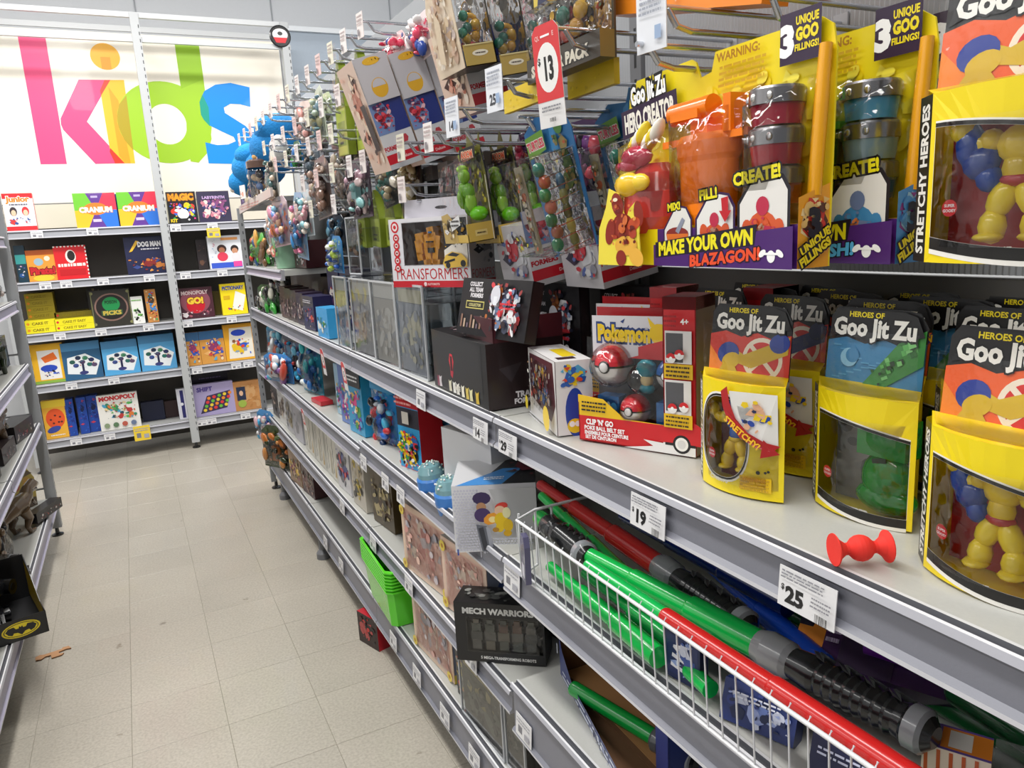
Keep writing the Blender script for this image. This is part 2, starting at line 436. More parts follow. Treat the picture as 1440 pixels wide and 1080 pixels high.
m.oval(.085, 3.124, .103, .098, '#fbb62d', 0, 32); m.rect(.05, 3.03, .118, 3.12, '#f39a1e')
m.build('letter_i', K)
m = MB().face(); m.lay = 14
gr = '#a3cf28'; R = []; n = 48
for i in range(n):
    a = 2*math.pi*i/n; R.append((.450+.350*math.cos(a), 2.636+.318*math.sin(a)))
for i in range(n):
    a = 2*math.pi*i/n; R.append((.461+.147*math.cos(a), 2.624+.158*math.sin(a)))
m.lay += 1; y = -.00012*m.lay-.0002
m.add([(u, y, v) for u, v in R], [(i, (i+1) % n, (i+1) % n+n, i+n) for i in range(n)], gr)
m.flat([(.603, 3.25), (.782, 3.256), (.786, 2.51), (.74, 2.40), (.66, 2.32), (.60, 2.33), (.598, 2.55), (.608, 2.64)], gr)
m.flat([(.192, 2.84), (.187, 2.62), (.183, 2.42), (.13, 2.50), (.102, 2.60), (.103, 2.68), (.13, 2.77)], '#b7a11a')
m.flat([(.600, 3.25), (.782, 3.256), (.784, 2.98), (.602, 2.90)], '#95c21c')
m.build('letter_d', K)
m = MB().face(); m.lay = 22
m.flat([(1.141, 2.928), (1.129, 2.77), (1.048, 2.79), (.97, 2.792), (.914, 2.761), (.918, 2.718), (.982, 2.675), (1.071, 2.615), (1.124, 2.544), (1.129, 2.437), (1.074, 2.348), (.962, 2.305), (.737, 2.313), (.733, 2.482),
  (.824, 2.46), (.912, 2.465), (.976, 2.491), (.963, 2.526), (.873, 2.57), (.777, 2.621), (.728, 2.698), (.729, 2.8), (.777, 2.887), (.869, 2.94), (.991, 2.958)], '#0a8fea')
m.flat([(.785, 2.61), (.745, 2.66), (.728, 2.70), (.729, 2.80), (.760, 2.86), (.795, 2.76)], '#12a08c')
m.build('letter_s', K)

# small round hanging ornament with a face-less red and white disc at the frame's corner
o = MB(); o.lathe([(0, -.004), (.075, -.004), (.085, 0), (.075, .004), (0, .004)], 0, 0, '#1a1a1c', 'plastic', 24, M=Matrix.Rotation(math.pi/2, 3, 'X'))
o.face(Matrix.Translation((0, -.0045, 0))); o.oval(0, .012, .06, .045, '#f2f0ee', 0, 24); o.flat([(-.055, -.01), (.055, -.01), (.035, -.05), (-.035, -.05)], '#d8232e'); o.oval(0, .02, .02, .015, '#333')
tag(put(o.build('shelf_ornament'), 1.36, 6.57, 3.25), 'small round black, white and red tag at top corner of the back frame', 'sign')

# ================================================================ product builders
def ellipse_pts(u, v, ru, rv, n=28, pw=1.0):
    P = []
    for i in range(n):
        a = 2*math.pi*i/n; c, q = math.cos(a), math.sin(a)
        P.append((u+ru*math.copysign(abs(c)**pw, c), v+rv*math.copysign(abs(q)**pw, q)))
    return P
def ring(m, inner, outer, col, bend=None, mat='print'):
    m.lay += 1; y = -.00012*m.lay-.0002; n = len(inner)
    b = bend or (lambda u: 0)
    m.add([(u, y+b(u), v) for u, v in inner]+[(u, y+b(u), v) for u, v in outer], [(i, i+n, (i+1) % n+n, (i+1) % n) for i in range(n)], col, mat)
def toy(m, x, y, z, h, body, limb, head, belt=None, boots=None, mat='plastic', wide=1.0, arms=((-1, .35), (1, -.15))):
    """a chunky squeezable play figure: wide chest, narrow waist, heavy fists and boots"""
    k = h
    m.blob(x, y, z+.62*k, .17*k*wide, .09*k, .13*k, body, mat)
    m.blob(x, y, z+.47*k, .12*k*wide, .08*k, .12*k, body, mat)
    m.blob(x, y, z+.40*k, .13*k*wide, .085*k, .05*k, belt or limb, mat)
    for s in (-1, 1):
        m.blob(x+s*.10*k*wide, y, z+.28*k, .085*k, .08*k, .14*k, limb, mat, rot=Matrix.Rotation(-s*.35, 3, 'Y'))
        m.blob(x+s*.15*k*wide, y-.01*k, z+.10*k, .085*k, .09*k, .12*k, boots or limb, mat)
        m.blob(x+s*.16*k*wide, y-.04*k, z+.03*k, .09*k, .11*k, .035*k, boots or limb, mat)
        m.blob(x+s*.20*k*wide, y, z+.66*k, .08*k, .08*k, .08*k, boots or body, mat)
    for s, up in arms:
        m.blob(x+s*.29*k*wide, y-.01*k, z+(.60+up*.15)*k, .12*k, .065*k, .065*k, limb, mat, rot=Matrix.Rotation(-s*up, 3, 'Y'))
        m.blob(x+s*.40*k*wide, y-.02*k, z+(.60+up*.42)*k, .085*k, .08*k, .09*k, boots or limb, mat)
    m.blob(x, y-.02*k, z+.84*k, .09*k, .085*k, .11*k, head, mat)
GJZ = dict(W=.145, H=.277)
def goo_pack(name, label, fig, hdr, wall='#b5282c', art='orange', word='HERO', arrow=False, lens=True):
    """curved-front yellow window box with a leaning black-topped header card"""
    W, H, Z = GJZ['W'], GJZ['H'], .170
    root = empty(name, label, 'toy package', 'goo figure packages')
    m = MB(); D = .075
    bend = lambda u: -.020*(1-(2*u/W)**2)
    NS = 14; us = [-W/2+W*i/NS for i in range(NS+1)]
    # window outline in the front face
    if arrow: win = ellipse_pts(-W*.16, Z*.50, W*.31, Z*.37, 36, .8)
    else: win = [(-W*.46+.92*W*t, Z*(.155-.10*math.sin(math.pi*min(1, t*1.15))*0+.0)-.012*math.sin(t*1.9)) for t in [i/12 for i in range(13)]]+[(W*.46-.92*W*t, Z*.80-.02*(1-t)**1.6-.0*t) for t in [i/12 for i in range(13)]]
    n = len(win); cu = sum(p[0] for p in win)/n; cv = sum(p[1] for p in win)/n
    outer = []
    for u, v in win:      # project from the centre to the box outline
        du, dv = u-cu, v-cv; s_ = 1e9
        if du > 1e-9: s_ = min(s_, (W/2-cu)/du)
        if du < -1e-9: s_ = min(s_, (-W/2-cu)/du)
        if dv > 1e-9: s_ = min(s_, (Z-cv)/dv)
        if dv < -1e-9: s_ = min(s_, (0-cv)/dv)
        outer.append((cu+du*s_, cv+dv*s_))
    for cx, cy in ((-W/2, 0), (W/2, 0), (W/2, Z), (-W/2, Z)):
        j = min(range(n), key=lambda i: (outer[i][0]-cx)**2+(outer[i][1]-cy)**2); outer[j] = (cx, cy)
    Y1 = '#f6dc12'
    ring(m, win, outer, Y1, bend)
    grow = lambda k: [(cu+(u-cu)*k, cv+(v-cv)*k) for u, v in win]
    if arrow: ring(m, grow(.99), grow(1.10), '#f4f1ea', bend); ring(m, win, grow(1.05), '#191614', bend)
    else:
        ring(m, grow(.995), [(u, v+(.006 if v > cv else -.017)) for u, v in win], '#f4f1ea', bend)
        ring(m, win, [(u, v+(.004 if v > cv else -.012)) for u, v in win], '#191614', bend)
    # walls
    pl = [(us[i], bend(us[i])) for i in range(NS+1)]
    base = pl+[(W/2-.050, D), (-W/2-.024, D), (-W/2-.024, .024)]
    k = len(base)
    vs = [(x, y, 0) for x, y in base]+[(x, y, Z) for x, y in base]
    m.add(vs, [tuple(range(k-1, -1, -1))], Y1)
    for i in range(NS, k): m.add(vs, [(i, (i+1) % k, (i+1) % k+k, i+k)], '#191614' if i == k-1 else Y1)
    # ledge roof slanting up to the header card
    vs = [(x, y, Z) for x, y in base[:NS+1]]+[(W/2-.014, .028, Z+.008), (-W/2-.020, .028, Z+.008)]
    m.add(vs, [tuple(range(len(vs)))], '#f3cf10')
    # inside wall
    m.face(Matrix.Translation((0, .046, 0))); m.rect(-W/2, .002, W/2-.032, Z, wall); m.busy(-W/2, .01, W/2-.035, Z, [wall, '#98202a' if wall != '#8d8a86' else '#66625f'], 5, 4)
    # striped words on the left chamfer
    ang = math.atan2(.014, .030)
    ML = Matrix(((.7071, .7071, 0, -W/2-.024), (-.7071, .7071, 0, .024), (0, 0, 1, 0), (0, 0, 0, 1)))
    m.face(ML)
    m.text('STRETCHY HEROES' if word == 'HERO' else word, .017, Z/2, .020, '#f3f0e8', .04, rot=-math.pi/2+math.pi, fit=Z*.9)
    # print on the curved front: small caption
    m.face(); m.bend = bend
    if fig != 'green': m.text('CYCLOPS' if arrow else 'WOLVERINE', -.03 if arrow else -.01, .0175 if arrow else .0135, .0065, '#f5f2ea')
    else: m.text('CREEPER', 0.0, .0135, .0085, '#f5f2ea', .04)
    m.oval(-.045, .055, .0085, .0085, '#d9252c', 0, 20); m.text('SUPER', -.045, .0575, .003, '#fff'); m.text('GOOEY', -.045, .0525, .003, '#fff')
    if arrow:
        m.lay += 12
        m.rect(.012, .012, .058, .034, '#f0c70f'); m.lines(.014, .013, .056, .033, 4, '#c79a10')
        m.text('WARNING:', .036, .031, .005, '#a8720e')
        for a, b_, r in ((.042, .043, .003), (.052, .044, .002), (.056, .046, .002)): m.oval(a, b_, r, r, '#222')
        P = []; 
        pts = [(-.018, .158), (-.014, .135), (-.003, .112), (.016, .093), (.040, .081), (.060, .077)]
        up_ = [(u+.012, v+.009) for u, v in pts]
        m.flat([(-.004, .160), (.066, .160), (.068, .084), (.045, .088), (.02, .10), (.004, .118)], '#e9e7e3')
        m.busy(.01, .10, .062, .155, ['#2446a0', '#f2cf1a', '#1d2a55', '#e6b08c'], 9, 3, .08, .22)
        m.flat(pts+up_[::-1], '#b3191f'); m.flat([(.050, .094), (.046, .066), (.071, .074)], '#b3191f')
        m.text('STRETCHY!', .018, .1005, .0095, '#ffc62b', .04, rot=-.62)
    m.bend = None; m.build('box_body', root)
    # header card, leaning back a little
    h = MB(); tl = Matrix.Translation((-.012, .027, Z+.002)) @ Matrix.Rotation(-.10, 4, 'X'); h.face(tl)
    Hh = H-Z; w2 = W/2-.002
    outl = [(-w2, 0), (w2, 0), (w2, Hh*.80), (w2-.012, Hh*.97), (w2-.03, Hh), (-w2+.012, Hh), (-w2+.002, Hh*.88)]
    h.prism(outl, .0, .002, '#1b1a1c')
    bg = {'orange': '#f0622a', 'blue': '#3d86b8', 'red': '#d8382a'}[art]
    h.flat([(-w2, 0), (w2, 0), (w2, Hh*.62), (w2*.55, Hh*.55), (w2*.2, Hh*.62), (-w2*.2, Hh*.55), (-w2*.6, Hh*.62), (-w2, Hh*.56)], bg)
    if art == 'orange' or art == 'red':
        h.flat([(-w2, 0), (-w2*.45, 0), (-w2, Hh*.4)], '#f78a2c')
        h.oval(w2*.35, Hh*.26, Hh*.32, Hh*.30, '#f6e9d6', 0, 28); h.oval(w2*.35, Hh*.26, Hh*.26, Hh*.24, '#d92a25', 0, 28)
        for r_ in (.75, -.75): h.flat([(w2*.35+math.cos(a)*q, Hh*.26+math.sin(a)*q) for a, q in ((r_-.12, Hh*.27), (r_+.12, Hh*.27), (r_+math.pi-.12, Hh*.27), (r_+math.pi+.12, Hh*.27))], '#f6e9d6')
        h.flat([(-w2*.5, Hh*.42), (-w2*.1, Hh*.30), (w2*.98, Hh*.60), (w2*.95, Hh*.36), (w2*.1, Hh*.12), (-w2*.6, Hh*.22)], hdr[0])
        h.oval(-w2*.50, Hh*.30, .020, .017, hdr[1], .4); h.oval(-w2*.42, Hh*.20, .017, .012, hdr[0], .4); h.oval(w2*.75, Hh*.50, .017, .014, hdr[1], .3)
        h.flat([(-w2*.75, .001), (-w2*.2, .001), (-w2*.35, Hh*.16), (-w2*.6, Hh*.16)], hdr[0])
    else:
        for i in range(14): h.rect(-w2+.01+.011*(i % 7), Hh*(.08+.04*i) if i < 7 else Hh*(.5-.05*(i-7)), -w2+.022+.011*(i % 7), Hh*(.08+.04*i)+.002 if i < 7 else Hh*(.5-.05*(i-7))+.002, '#5ba3cf')
        h.oval(-.035, Hh*.36, .013, .013, '#8fc7e6', 0, 20); h.oval(-.030, Hh*.39, .010, .010, bg, 0, 20)
        h.oval(-.035, Hh*.36, .017, .017, bg, 0, 3) if False else None
        h.flat([(-.012, .004), (.035, Hh*.60), (w2, Hh*.78), (w2, Hh*.36), (.018, .002)], '#3c8a3e')
        r_ = random.Random(5)
        for i in range(26):
            t = r_.random(); a = -.006+.055*t+.018*r_.random(); v = .006+Hh*.52*t+r_.uniform(-.004, .010); q = .003+.006*t
            h.flat([(a, v), (a+q, v+q*.5), (a+q*.6, v+q*1.4), (a-q*.4, v+q)], r_.choice(['#5fb65a', '#2d6b31', '#1d3d22', '#7fcb78']))
    h.flat([(-w2+.004, Hh*.60), (-w2+.012, Hh*.98), (w2-.03, Hh*.98), (w2-.012, Hh*.93), (w2, Hh*.70), (w2*.6, Hh*.64), (w2*.2, Hh*.68), (-w2*.3, Hh*.62), (-w2*.7, Hh*.66)], '#1b1a1c')
    h.text('Goo Jit Zu', 0, Hh*.765, .0235, '#f6f4ee', .045, fit=W*.82, out='#0c0c0d'); h.text('HEROES OF', -.012, Hh*.92, .0072, '#f2dc1c', .03)
    if art == 'orange': h.text('X-MEN', w2-.018, Hh*.55, .010, '#f2c218', .04, out='#3b2170')
    h.build('header_card', root)
    # figure
    f = MB()
    if fig == 'green':
        G = '#18a02c'
        for z0, rx, rz in ((.055, .036, .040), (.028, .044, .022)): f.blob(.024, .018, z0, rx, .020, rz, G, 'gel', 16)
        f.blob(.024, .018, .112, .040, .022, .034, '#1ca632', 'gel', 16); f.box(-.010, .058, .000, .036, .088, .138, '#1ca632', 'gel'); f.oval(0, 0, .0001, .0001, G)
        f.face(Matrix.Translation((.018, .003, 0))); f.flat([(-.008, .083), (.012, .088), (.014, .081), (-.006, .077)], '#15301a')
    elif fig == 'yellow': toy(f, .002, .014, .020, .148, '#e2c012', '#ecd020', '#e7c51a', '#b3242a', None, wide=.82); f.blob(-.040, .012, .115, .014, .012, .022, '#1c49a8'); f.blob(-.030, .012, .098, .018, .012, .018, '#1a3f97'); f.blob(-.022, .012, .082, .012, .011, .014, '#1c49a8'); f.blob(.045, .012, .115, .014, .012, .018, '#1c49a8')
    else: toy(f, -.022, .016, .026, .122, '#2a5cb0', '#e5c01c', '#2a4c96', '#e5c01c', '#e8c820', wide=.8)
    f.build('play_figure', root)
    # clear window and clear lens over the header
    c = MB(); ns = 8
    uu = [-W*.455+W*.91*i/ns for i in range(ns+1)]
    vs = [(u, bend(u)+.001-.006*math.sin(math.pi*i/ns), z) for z in (.016, Z*.5, Z*.82) for i, u in enumerate(uu)]
    c.add(vs, [(r_*(ns+1)+i, r_*(ns+1)+i+1, (r_+1)*(ns+1)+i+1, (r_+1)*(ns+1)+i) for r_ in range(2) for i in range(ns)], '#fff', 'clear', True)
    if lens:
        vs = [(u*1.05, bend(u)*.7-.004*(z > Z+.02)+.004, z) for z in (Z, Z+.03, Z+.085) for u in uu]
        c.add(vs, [(r_*(ns+1)+i, r_*(ns+1)+i+1, (r_+1)*(ns+1)+i+1, (r_+1)*(ns+1)+i) for r_ in range(2) for i in range(ns)], '#fff', 'clear', True)
    c.build('clear_window', root)
    return root

ZM = 1.2382
YB = ('#d9b62a', '#2b3f9a')
w1 = put(goo_pack('figure_package', 'big yellow window package with yellow and blue muscle figure, front right of main shelf', 'yellow', YB), .775, .443, ZM, -91)
g1 = put(goo_pack('figure_package', 'package with a translucent green figure and blue header on the main shelf', 'green', YB, '#8d8a86', 'blue', 'STRETCHY CREEPER'), .845, .655, ZM, -86)
c1 = put(goo_pack('figure_package', 'yellow package with red STRETCHY arrow beside the red and white ball set', 'blue', ('#d9b62a', '#24409c'), '#7d1a1e', 'red', 'HERO', True), .785, .818, ZM, -80)
c2 = put(goo_pack('figure_package', 'yellow arrow package standing half hidden between blue headed one and its arrowed twin', 'blue', ('#27356e', '#1d2a5a'), '#4a3a20', 'red', 'HERO', True), .915, .865, ZM, -88)
# the rows behind: only the black header tops show
k = 0
for (x, ys) in ((.935, (1.06, .71, .54)), (1.0, (1.0, .83, .66, .50)), (1.065, (1.10, .92, .75, .585, .42))):
    for y in ys:
        src = (w1, c1, g1)[k % 3]
        if x == .935 and y < .8: src = w1
        row = {.935: 'second', 1.0: 'third', 1.065: 'rearmost'}[x]
        d = dup(src, f'black topped figure package, {ORD[ys.index(y)]} from the left in the {row} row of the main shelf'); k += 1
        put(d, x, y, ZM, -90+(k*7 % 5-2))
# one hanging at the upper right
w2 = dup(w1, 'yellow window package hanging at the upper right edge above the ribbed panel'); put(w2, .780, .455, 1.588, -84); w2.scale = (1.08, 1, 1.02)

# ---------------------------------------------------------------- red double suction toy
s = MB()
RX = Matrix.Rotation(math.pi/2, 3, 'Y')
prof = [(.0, -.0372), (.0225, -.038), (.0228, -.0365), (.015, -.031), (.0085, -.022), (.0085, -.017)]+[(max(.0085, .0185*math.sin(math.pi*i/10)), -.0185*math.cos(math.pi*i/10)) for i in range(1, 10)]+[(.0085, .017), (.0085, .022), (.015, .031), (.0228, .0365), (.0225, .038), (0, .0372)]
s.lathe(prof, 0, 0, '#f0352a', 'matte', 28, M=RX)
s = tag(s.build('suction_toy'), 'small red rubber toy with a round ball between two suction cups', 'toy'); put(s, .722, .558, 1.2580, -25); s.scale = (.85, .85, .85)

# ---------------------------------------------------------------- mixing kit blister packs
def hero_kit(label, mould, juice, tubs, tail, bottle=True, side='#f0a52a'):
    W, H = .430, .305; root = empty('mixing_kit_package', label, 'toy package', 'hanging mixing kits')
    m = MB(); x0 = -W/2; x1 = W/2
    P = [(x0+.012, 0), (x1, 0), (x1+.004, H*.86), (x1-.002, H*.96), (x1-.02, H), (x0+.220, H), (x0+.212, H-.026), (x0+.188, H-.030), (x0+.178, H-.006), (x0+.168, H), (x0+.03, H-.005), (x0+.008, H-.03), (x0+.004, H-.09), (x0+.02, H-.13), (x0+.012, .08)]
    m.face(Matrix.Translation((0, .055, 0))); m.prism(P, 0, .003, '#f5dd14')
    m.busy(x0+.03, H*.45, x1-.01, H-.035, ['#f9e74a', '#f2d40f', '#f7e236'], 26, 4)
    m.lines(x0+.235, H-.055, x0+.325, H-.022, 4, '#d3a80f'); m.text('WARNING:', x0+.275, H-.012, .012, '#b0790f')
    m.rect(x1-.078, H-.048, x1-.012, H+.014, '#2d1638'); m.text('3', x1-.066, H-.018, .036, '#fff', .06); m.text('UNIQUE', x1-.034, H+.002, .010, '#f3dc1c', .04, fit=.036); m.text('GOO', x1-.034, H-.014, .015, '#f3dc1c', .06, fit=.036); m.text('FILLINGS!', x1-.034, H-.030, .008, '#f3dc1c', .04, fit=.038)
    # hero creator badge
    m.text('Goo Jit Zu', x0+.070, H-.026, .028, '#fff', .05, rot=.10, out='#111', ow=.13, fit=.092)
    r_ = .10; B = [(-.074, -.024), (.074, -.024), (.074, .022), (-.074, .022)]
    m.flat([(x0+.072+a*math.cos(r_)-b*math.sin(r_), H-.066+a*math.sin(r_)+b*math.cos(r_)) for a, b in B], '#2d1638')
    m.flat([(x0+.055, H-.09), (x0+.075, H-.09), (x0+.062, H-.118)], '#2d1638')
    m.text('HERO CREATOR', x0+.072, H-.066, .030, '#f4f0e6', .05, rot=r_, fit=.134)
    # lower tray: a printed box standing proud of the card
    m.face(); TH = .056
    m.box(x0+.018, x1, 0, .055, 0, TH, '#32164a', cols=['#4a1d6e', side, '#333', '#f5dd14', '#e8b11c', '#2a1240'])
    m.face()
    m.rect(x0+.018, 0, x0+.15, TH, '#f5dd14'); m.rect(x0+.022, .004, x0+.036, .016, '#f0c70f')
    # three arched pictures rising above the tray edge
    for i, (a, b_, hh, wd) in enumerate(((x0+.165, x0+.232, .090, '#e9e6e0'), (x0+.240, x0+.322, .104, '#eceae6'), (x0+.330, x1-.008, .122, '#eae7e2'))):
        pts = [(a, .02), (b_, .02), (b_, hh-.02), (b_-.012, hh-.003), (b_-.03, hh), (a+.025, hh-.006), (a, hh-.035)]
        m.flat(pts, '#32164a' if i != 2 else '#15101c'); c = ((a+b_)/2, hh*.5)
        m.flat([(c[0]+(u-c[0])*.90, .03+(v-.03)*.955) for u, v in pts], wd)
        m.text(('MIX!', 'FILL!', 'CREATE!')[i], a+(.026, .028, .034)[i], hh-.001, (.011, .014, .016)[i], '#f3e51c', .05, rot=.08, out='#15101c', ow=.12)
        u = (a+b_)/2
        if i == 0: m.oval(u, .048, .026, .010, '#8a2a24'); m.flat([(u-.026, .048), (u+.026, .048), (u+.018, .02), (u-.018, .02)], '#e9772a'); m.flat([(u-.004, .052), (u+.012, .072), (u+.018, .068), (u+.004, .048)], '#8f93a6')
        else:
            col = tail[0]; k = .78 if i == 1 else .95
            m.oval(u, .058*k, .026*k, .020*k, col); m.oval(u-.026*k, .046, .012*k, .020*k, col, .3); m.oval(u+.026*k, .046, .012*k, .020*k, col, -.3); m.oval(u, .085*k, .012*k, .013*k, tail[1]); m.oval(u, .046, .012, .010, tail[2]); m.busy(u-.026*k, .034, u+.026*k, .074*k, [col, tail[1], tail[2], '#6a2a1c' if i == 1 else col], 12, 3, .08, .2)
            if i == 1: m.flat([(b_-.024, .095), (b_-.010, .097), (b_-.010, .078), (b_-.004, .078), (b_-.016, .062), (b_-.028, .078), (b_-.022, .078)], '#c4202c')
    m.flat([(x0+.150, .0), (x1, 0), (x1, .054), (x1-.05, .050), (x0+.150, .032)], '#4a1d6e')
    m.flat([(x0+.155, .012), (x0+.365, .030), (x0+.370, .058), (x0+.155, .036)], '#1a0f26')
    m.text('MAKE YOUR OWN', x0+.262, .0345, .020, '#f4e71e', .05, rot=.085, fit=.200, shear=.1)
    m.text(tail[3], x0+.305, .0145, .016, tail[4], .05, rot=.085, fit=.140, shear=.1, out='#1a0f26')
    m.oval(x1-.035, .016, .007, .008, '#fff'); m.oval(x1-.050, .020, .007, .004, '#fff', .6); m.oval(x1-.020, .020, .007, .004, '#fff', -.6); m.rect(x1-.05, .018, x1-.02, .021, '#fff')
    m.face(Matrix.Translation((W/2, 0, 0)) @ Matrix(((0, -1, 0, 0), (1, 0, 0, 0), (0, 0, 1, 0), (0, 0, 0, 1))))
    m.flat([(0, 0), (.055, 0), (.055, .105), (.0, .088)], side); m.busy(.002, .03, .053, .095, tail[5], 16, 2, .1, .35)
    m.text('3', .026, .058, .034, '#191424', .06); m.text('UNIQUE', .027, .034, .011, '#f3dc1c', .05, rot=.5, out='#191424', ow=.15); m.text('FILLINGS', .027, .020, .011, '#f3dc1c', .05, rot=.5, out='#191424', ow=.15)
    m.build('backing_card', root)
    # cut-out creature at the lower left: a plain craggy lump of a strong man, no particular character
    m = MB(); m.face(Matrix.Translation((0, -.022, 0)))
    if bottle:
        m.prism([(x0+.012, .0), (x0+.135, .0), (x0+.130, .05), (x0+.135, .085), (x0+.122, .10), (x0+.106, .09), (x0+.095, .072), (x0+.078, .115), (x0+.050, .125), (x0+.040, .095), (x0+.018, .06)], 0, .002, '#f3e04a')
        m.face(Matrix.Translation((.032, -.022, 0)) @ Matrix.Diagonal((1.10, 1, 1, 1))); x0 = -W/2/1.10; dk = '#8e2a1c'; md = '#c8502a'; hi = '#eeb545'
        m.oval(x0+.050, .062, .027, .022, dk); m.oval(x0+.038, .098, .014, .020, dk, .4); m.oval(x0+.090, .082, .011, .020, dk, .2); m.oval(x0+.078, .066, .016, .010, md, .3)
        m.oval(x0+.018, .055, .012, .022, dk, -.3); m.oval(x0+.058, .032, .028, .016, hi); m.oval(x0+.045, .012, .013, .013, dk); m.oval(x0+.083, .014, .018, .014, hi, -.5)
        for i in range(0): m.oval(x0+.036+.010*(i % 3), .054+.011*(i//3), .0042, .0042, md)
        m.busy(x0+.02, .03, x0+.09, .11, ['#d9713a', '#6d1c16', '#e59a4a', '#b04028'], 22, 9, .04, .10)
        m.oval(x0+.040, .106, .006, .003, '#f4e7c9')
        m.build('cutout_creature', root)
    # moulded contents
    f = MB()
    x0 = -W/2
    SQ = Matrix.Diagonal((1.0, .45, 1.0))
    f.lathe([(0, .060), (.048, .060), (.054, .075), (.057, .150), (.062, .158), (.064, .178), (.056, .188), (0, .190)], x0+.238, .026, mould, 'plastic', 28, M=SQ)
    f.box(x0+.150, x0+.330, .012, .05, .176, .186, mould, 'plastic'); f.box(x0+.215, x0+.250, .012, .045, .18, .215, mould, 'plastic')
    f.tube([(x0+.172, .018, .222), (x0+.258, .018, .224)], .0165, mould, 'plastic', 16); f.box(x0+.185, x0+.245, -.001, .03, .210, .222, mould, 'plastic'); f.box(x0+.285, x0+.300, .01, .04, .185, .235, mould, 'plastic')
    f.build('orange_press' if bottle else 'moulded_press', root)
    if bottle:
        f = MB(); f.lathe([(0, .05), (.050, .05), (.062, .075), (.060, .115), (.044, .145), (.028, .160), (0, .162)], x0+.098, .044, juice, 'gel', 24)
        f.blob(x0+.092, -.012, .128, .035, .014, .020, '#f2c21f'); f.blob(x0+.122, -.012, .130, .024, .010, .014, '#f5cf3a')
        f.blob(x0+.085, .010, .172, .036, .020, .018, '#c81e46'); f.blob(x0+.070, .006, .160, .03, .014, .010, '#e04a6a')
        for i in range(6): f.blob(x0+.075+.012*i, .014, .190+.008*(i % 3), .010, .012, .022, ['#f3d62b', '#f6f0e0'][i % 2], rot=Matrix.Rotation(.6, 3, 'Y'))
        f.build('filled_bottle', root)
    for i in range(3):
        t = MB(); z = .182-i*.050
        t.lathe([(0, 0), (.031, 0), (.034, .024), (.034, .026)], x1-.068, .032, tubs[i], 'gel', 20)
        t.lathe([(.036, .026), (.036, .044), (.034, .047), (0, .047)], x1-.068, .032, '#9c9a9c', 'metal', 20)
        for a in (-.9, -.2, .5): t.blob(x1-.068+.036*math.sin(a), .032-.036*math.cos(a), .035, .0055, .002, .0055, '#d4d2d0', 'metal', 8)
        t = t.build('tub', root); t.location = (0, 0, z)
    c = MB()
    def shell(a0, a1, b0, b1, y, r):
        vs = []; N = 6
        for i in range(N+1):
            for j in range(N+1):
                u, v = i/N, j/N; e_ = min(u, 1-u, v, 1-v)
                vs.append((a0+(a1-a0)*u, y-r*min(1, e_*5), b0+(b1-b0)*v))
        c.add(vs, [(i*(N+1)+j, (i+1)*(N+1)+j, (i+1)*(N+1)+j+1, i*(N+1)+j+1) for i in range(N) for j in range(N)], '#fff', 'clear', True)
    shell(x0+.03, x0+.165, .06, .215, .052, .066); shell(x0+.15, x1-.110, .06, .245, .053, .062); shell(x1-.112, x1-.018, .06, .240, .054, .066)
    c.build('blister', root)
    MB().tube([(x1-.006, .034, .09), (x1-.004, .040, .20), (x1-.004, .046, H-.035)], [.009, .009, .008], '#f0a818', 'plastic', 8).build('edge_tube', root)
    return root
hk = put(hero_kit('hanging mixing kit with orange press and red bottle reading HERO CREATOR', '#ff8412', '#f0524a', ['#c0203c', '#d2313c', '#e07a2c'], ('#d9582a', '#c02a4a', '#b78a70', 'BLAZAGON!', '#f0512a', ['#e8c07a', '#5d3328', '#f1d9a8', '#d23a2e'])), .752, .905, 1.578, -90)
hk2 = put(hero_kit('second mixing kit from the front with blue tubs and the word CREATE', '#6cc92a', '#4d9ade', ['#4aa2c8', '#9fc4d4', '#2368c4'], ('#3f86b8', '#6a7aa0', '#d27840', 'DRIPSLASH!', '#58b8ea', ['#4d8fd0', '#6fa9dc', '#8a3d8a', '#9cc4e2']), False, '#4f8fd0'), .860, .848, 1.578, -90)
hk3 = put(hero_kit('rearmost mixing kit with teal tubs beside the hanging muscle figure package', '#58b82e', '#3a8a9a', ['#2f93a8', '#6fb4bc', '#1f6f9a'], ('#2f8aa0', '#4aa2a8', '#b88a50', 'DRIPSLASH!', '#58b8ea', ['#4d8fd0', '#6fa9dc', '#8a3d8a', '#9cc4e2']), False, '#5f9ad0'), .970, .845, 1.580, -90)

# ---------------------------------------------------------------- red and white ball set boxes
def ball(m, x, y, z, r, top='#d4182a', bot='#e8e6e4', face=-1):
    prof = lambda a, b: [(r*math.sin(math.pi*i/12), r*math.cos(math.pi*i/12)) for i in range(a, b+1)]
    M = Matrix.Rotation(0, 3, 'X')
    def L(p, c): m.lathe([(q, z+h) for q, h in p], x, y, c, 'plastic', 20)
    L(prof(0, 6), top); L(prof(6, 12), bot); L([(r*1.005, .05*r), (r*1.012, 0), (r*1.005, -.05*r)], '#1d1b1c')
    m.lathe([(0, -r*1.12), (.26*r, -r*1.10), (.30*r, -r*.94)], x, y, '#f2f0ee', 'plastic', 14, M=Matrix.Translation((0, 0, z)).to_3x3() @ Matrix.Rotation(-math.pi/2, 3, 'X') if False else None) if False else None
    m.blob(x, y-r*.97, z, .33*r, .08*r, .33*r, '#1d1b1c'); m.blob(x, y-r*1.03, z, .25*r, .08*r, .25*r, '#f4f2f0')
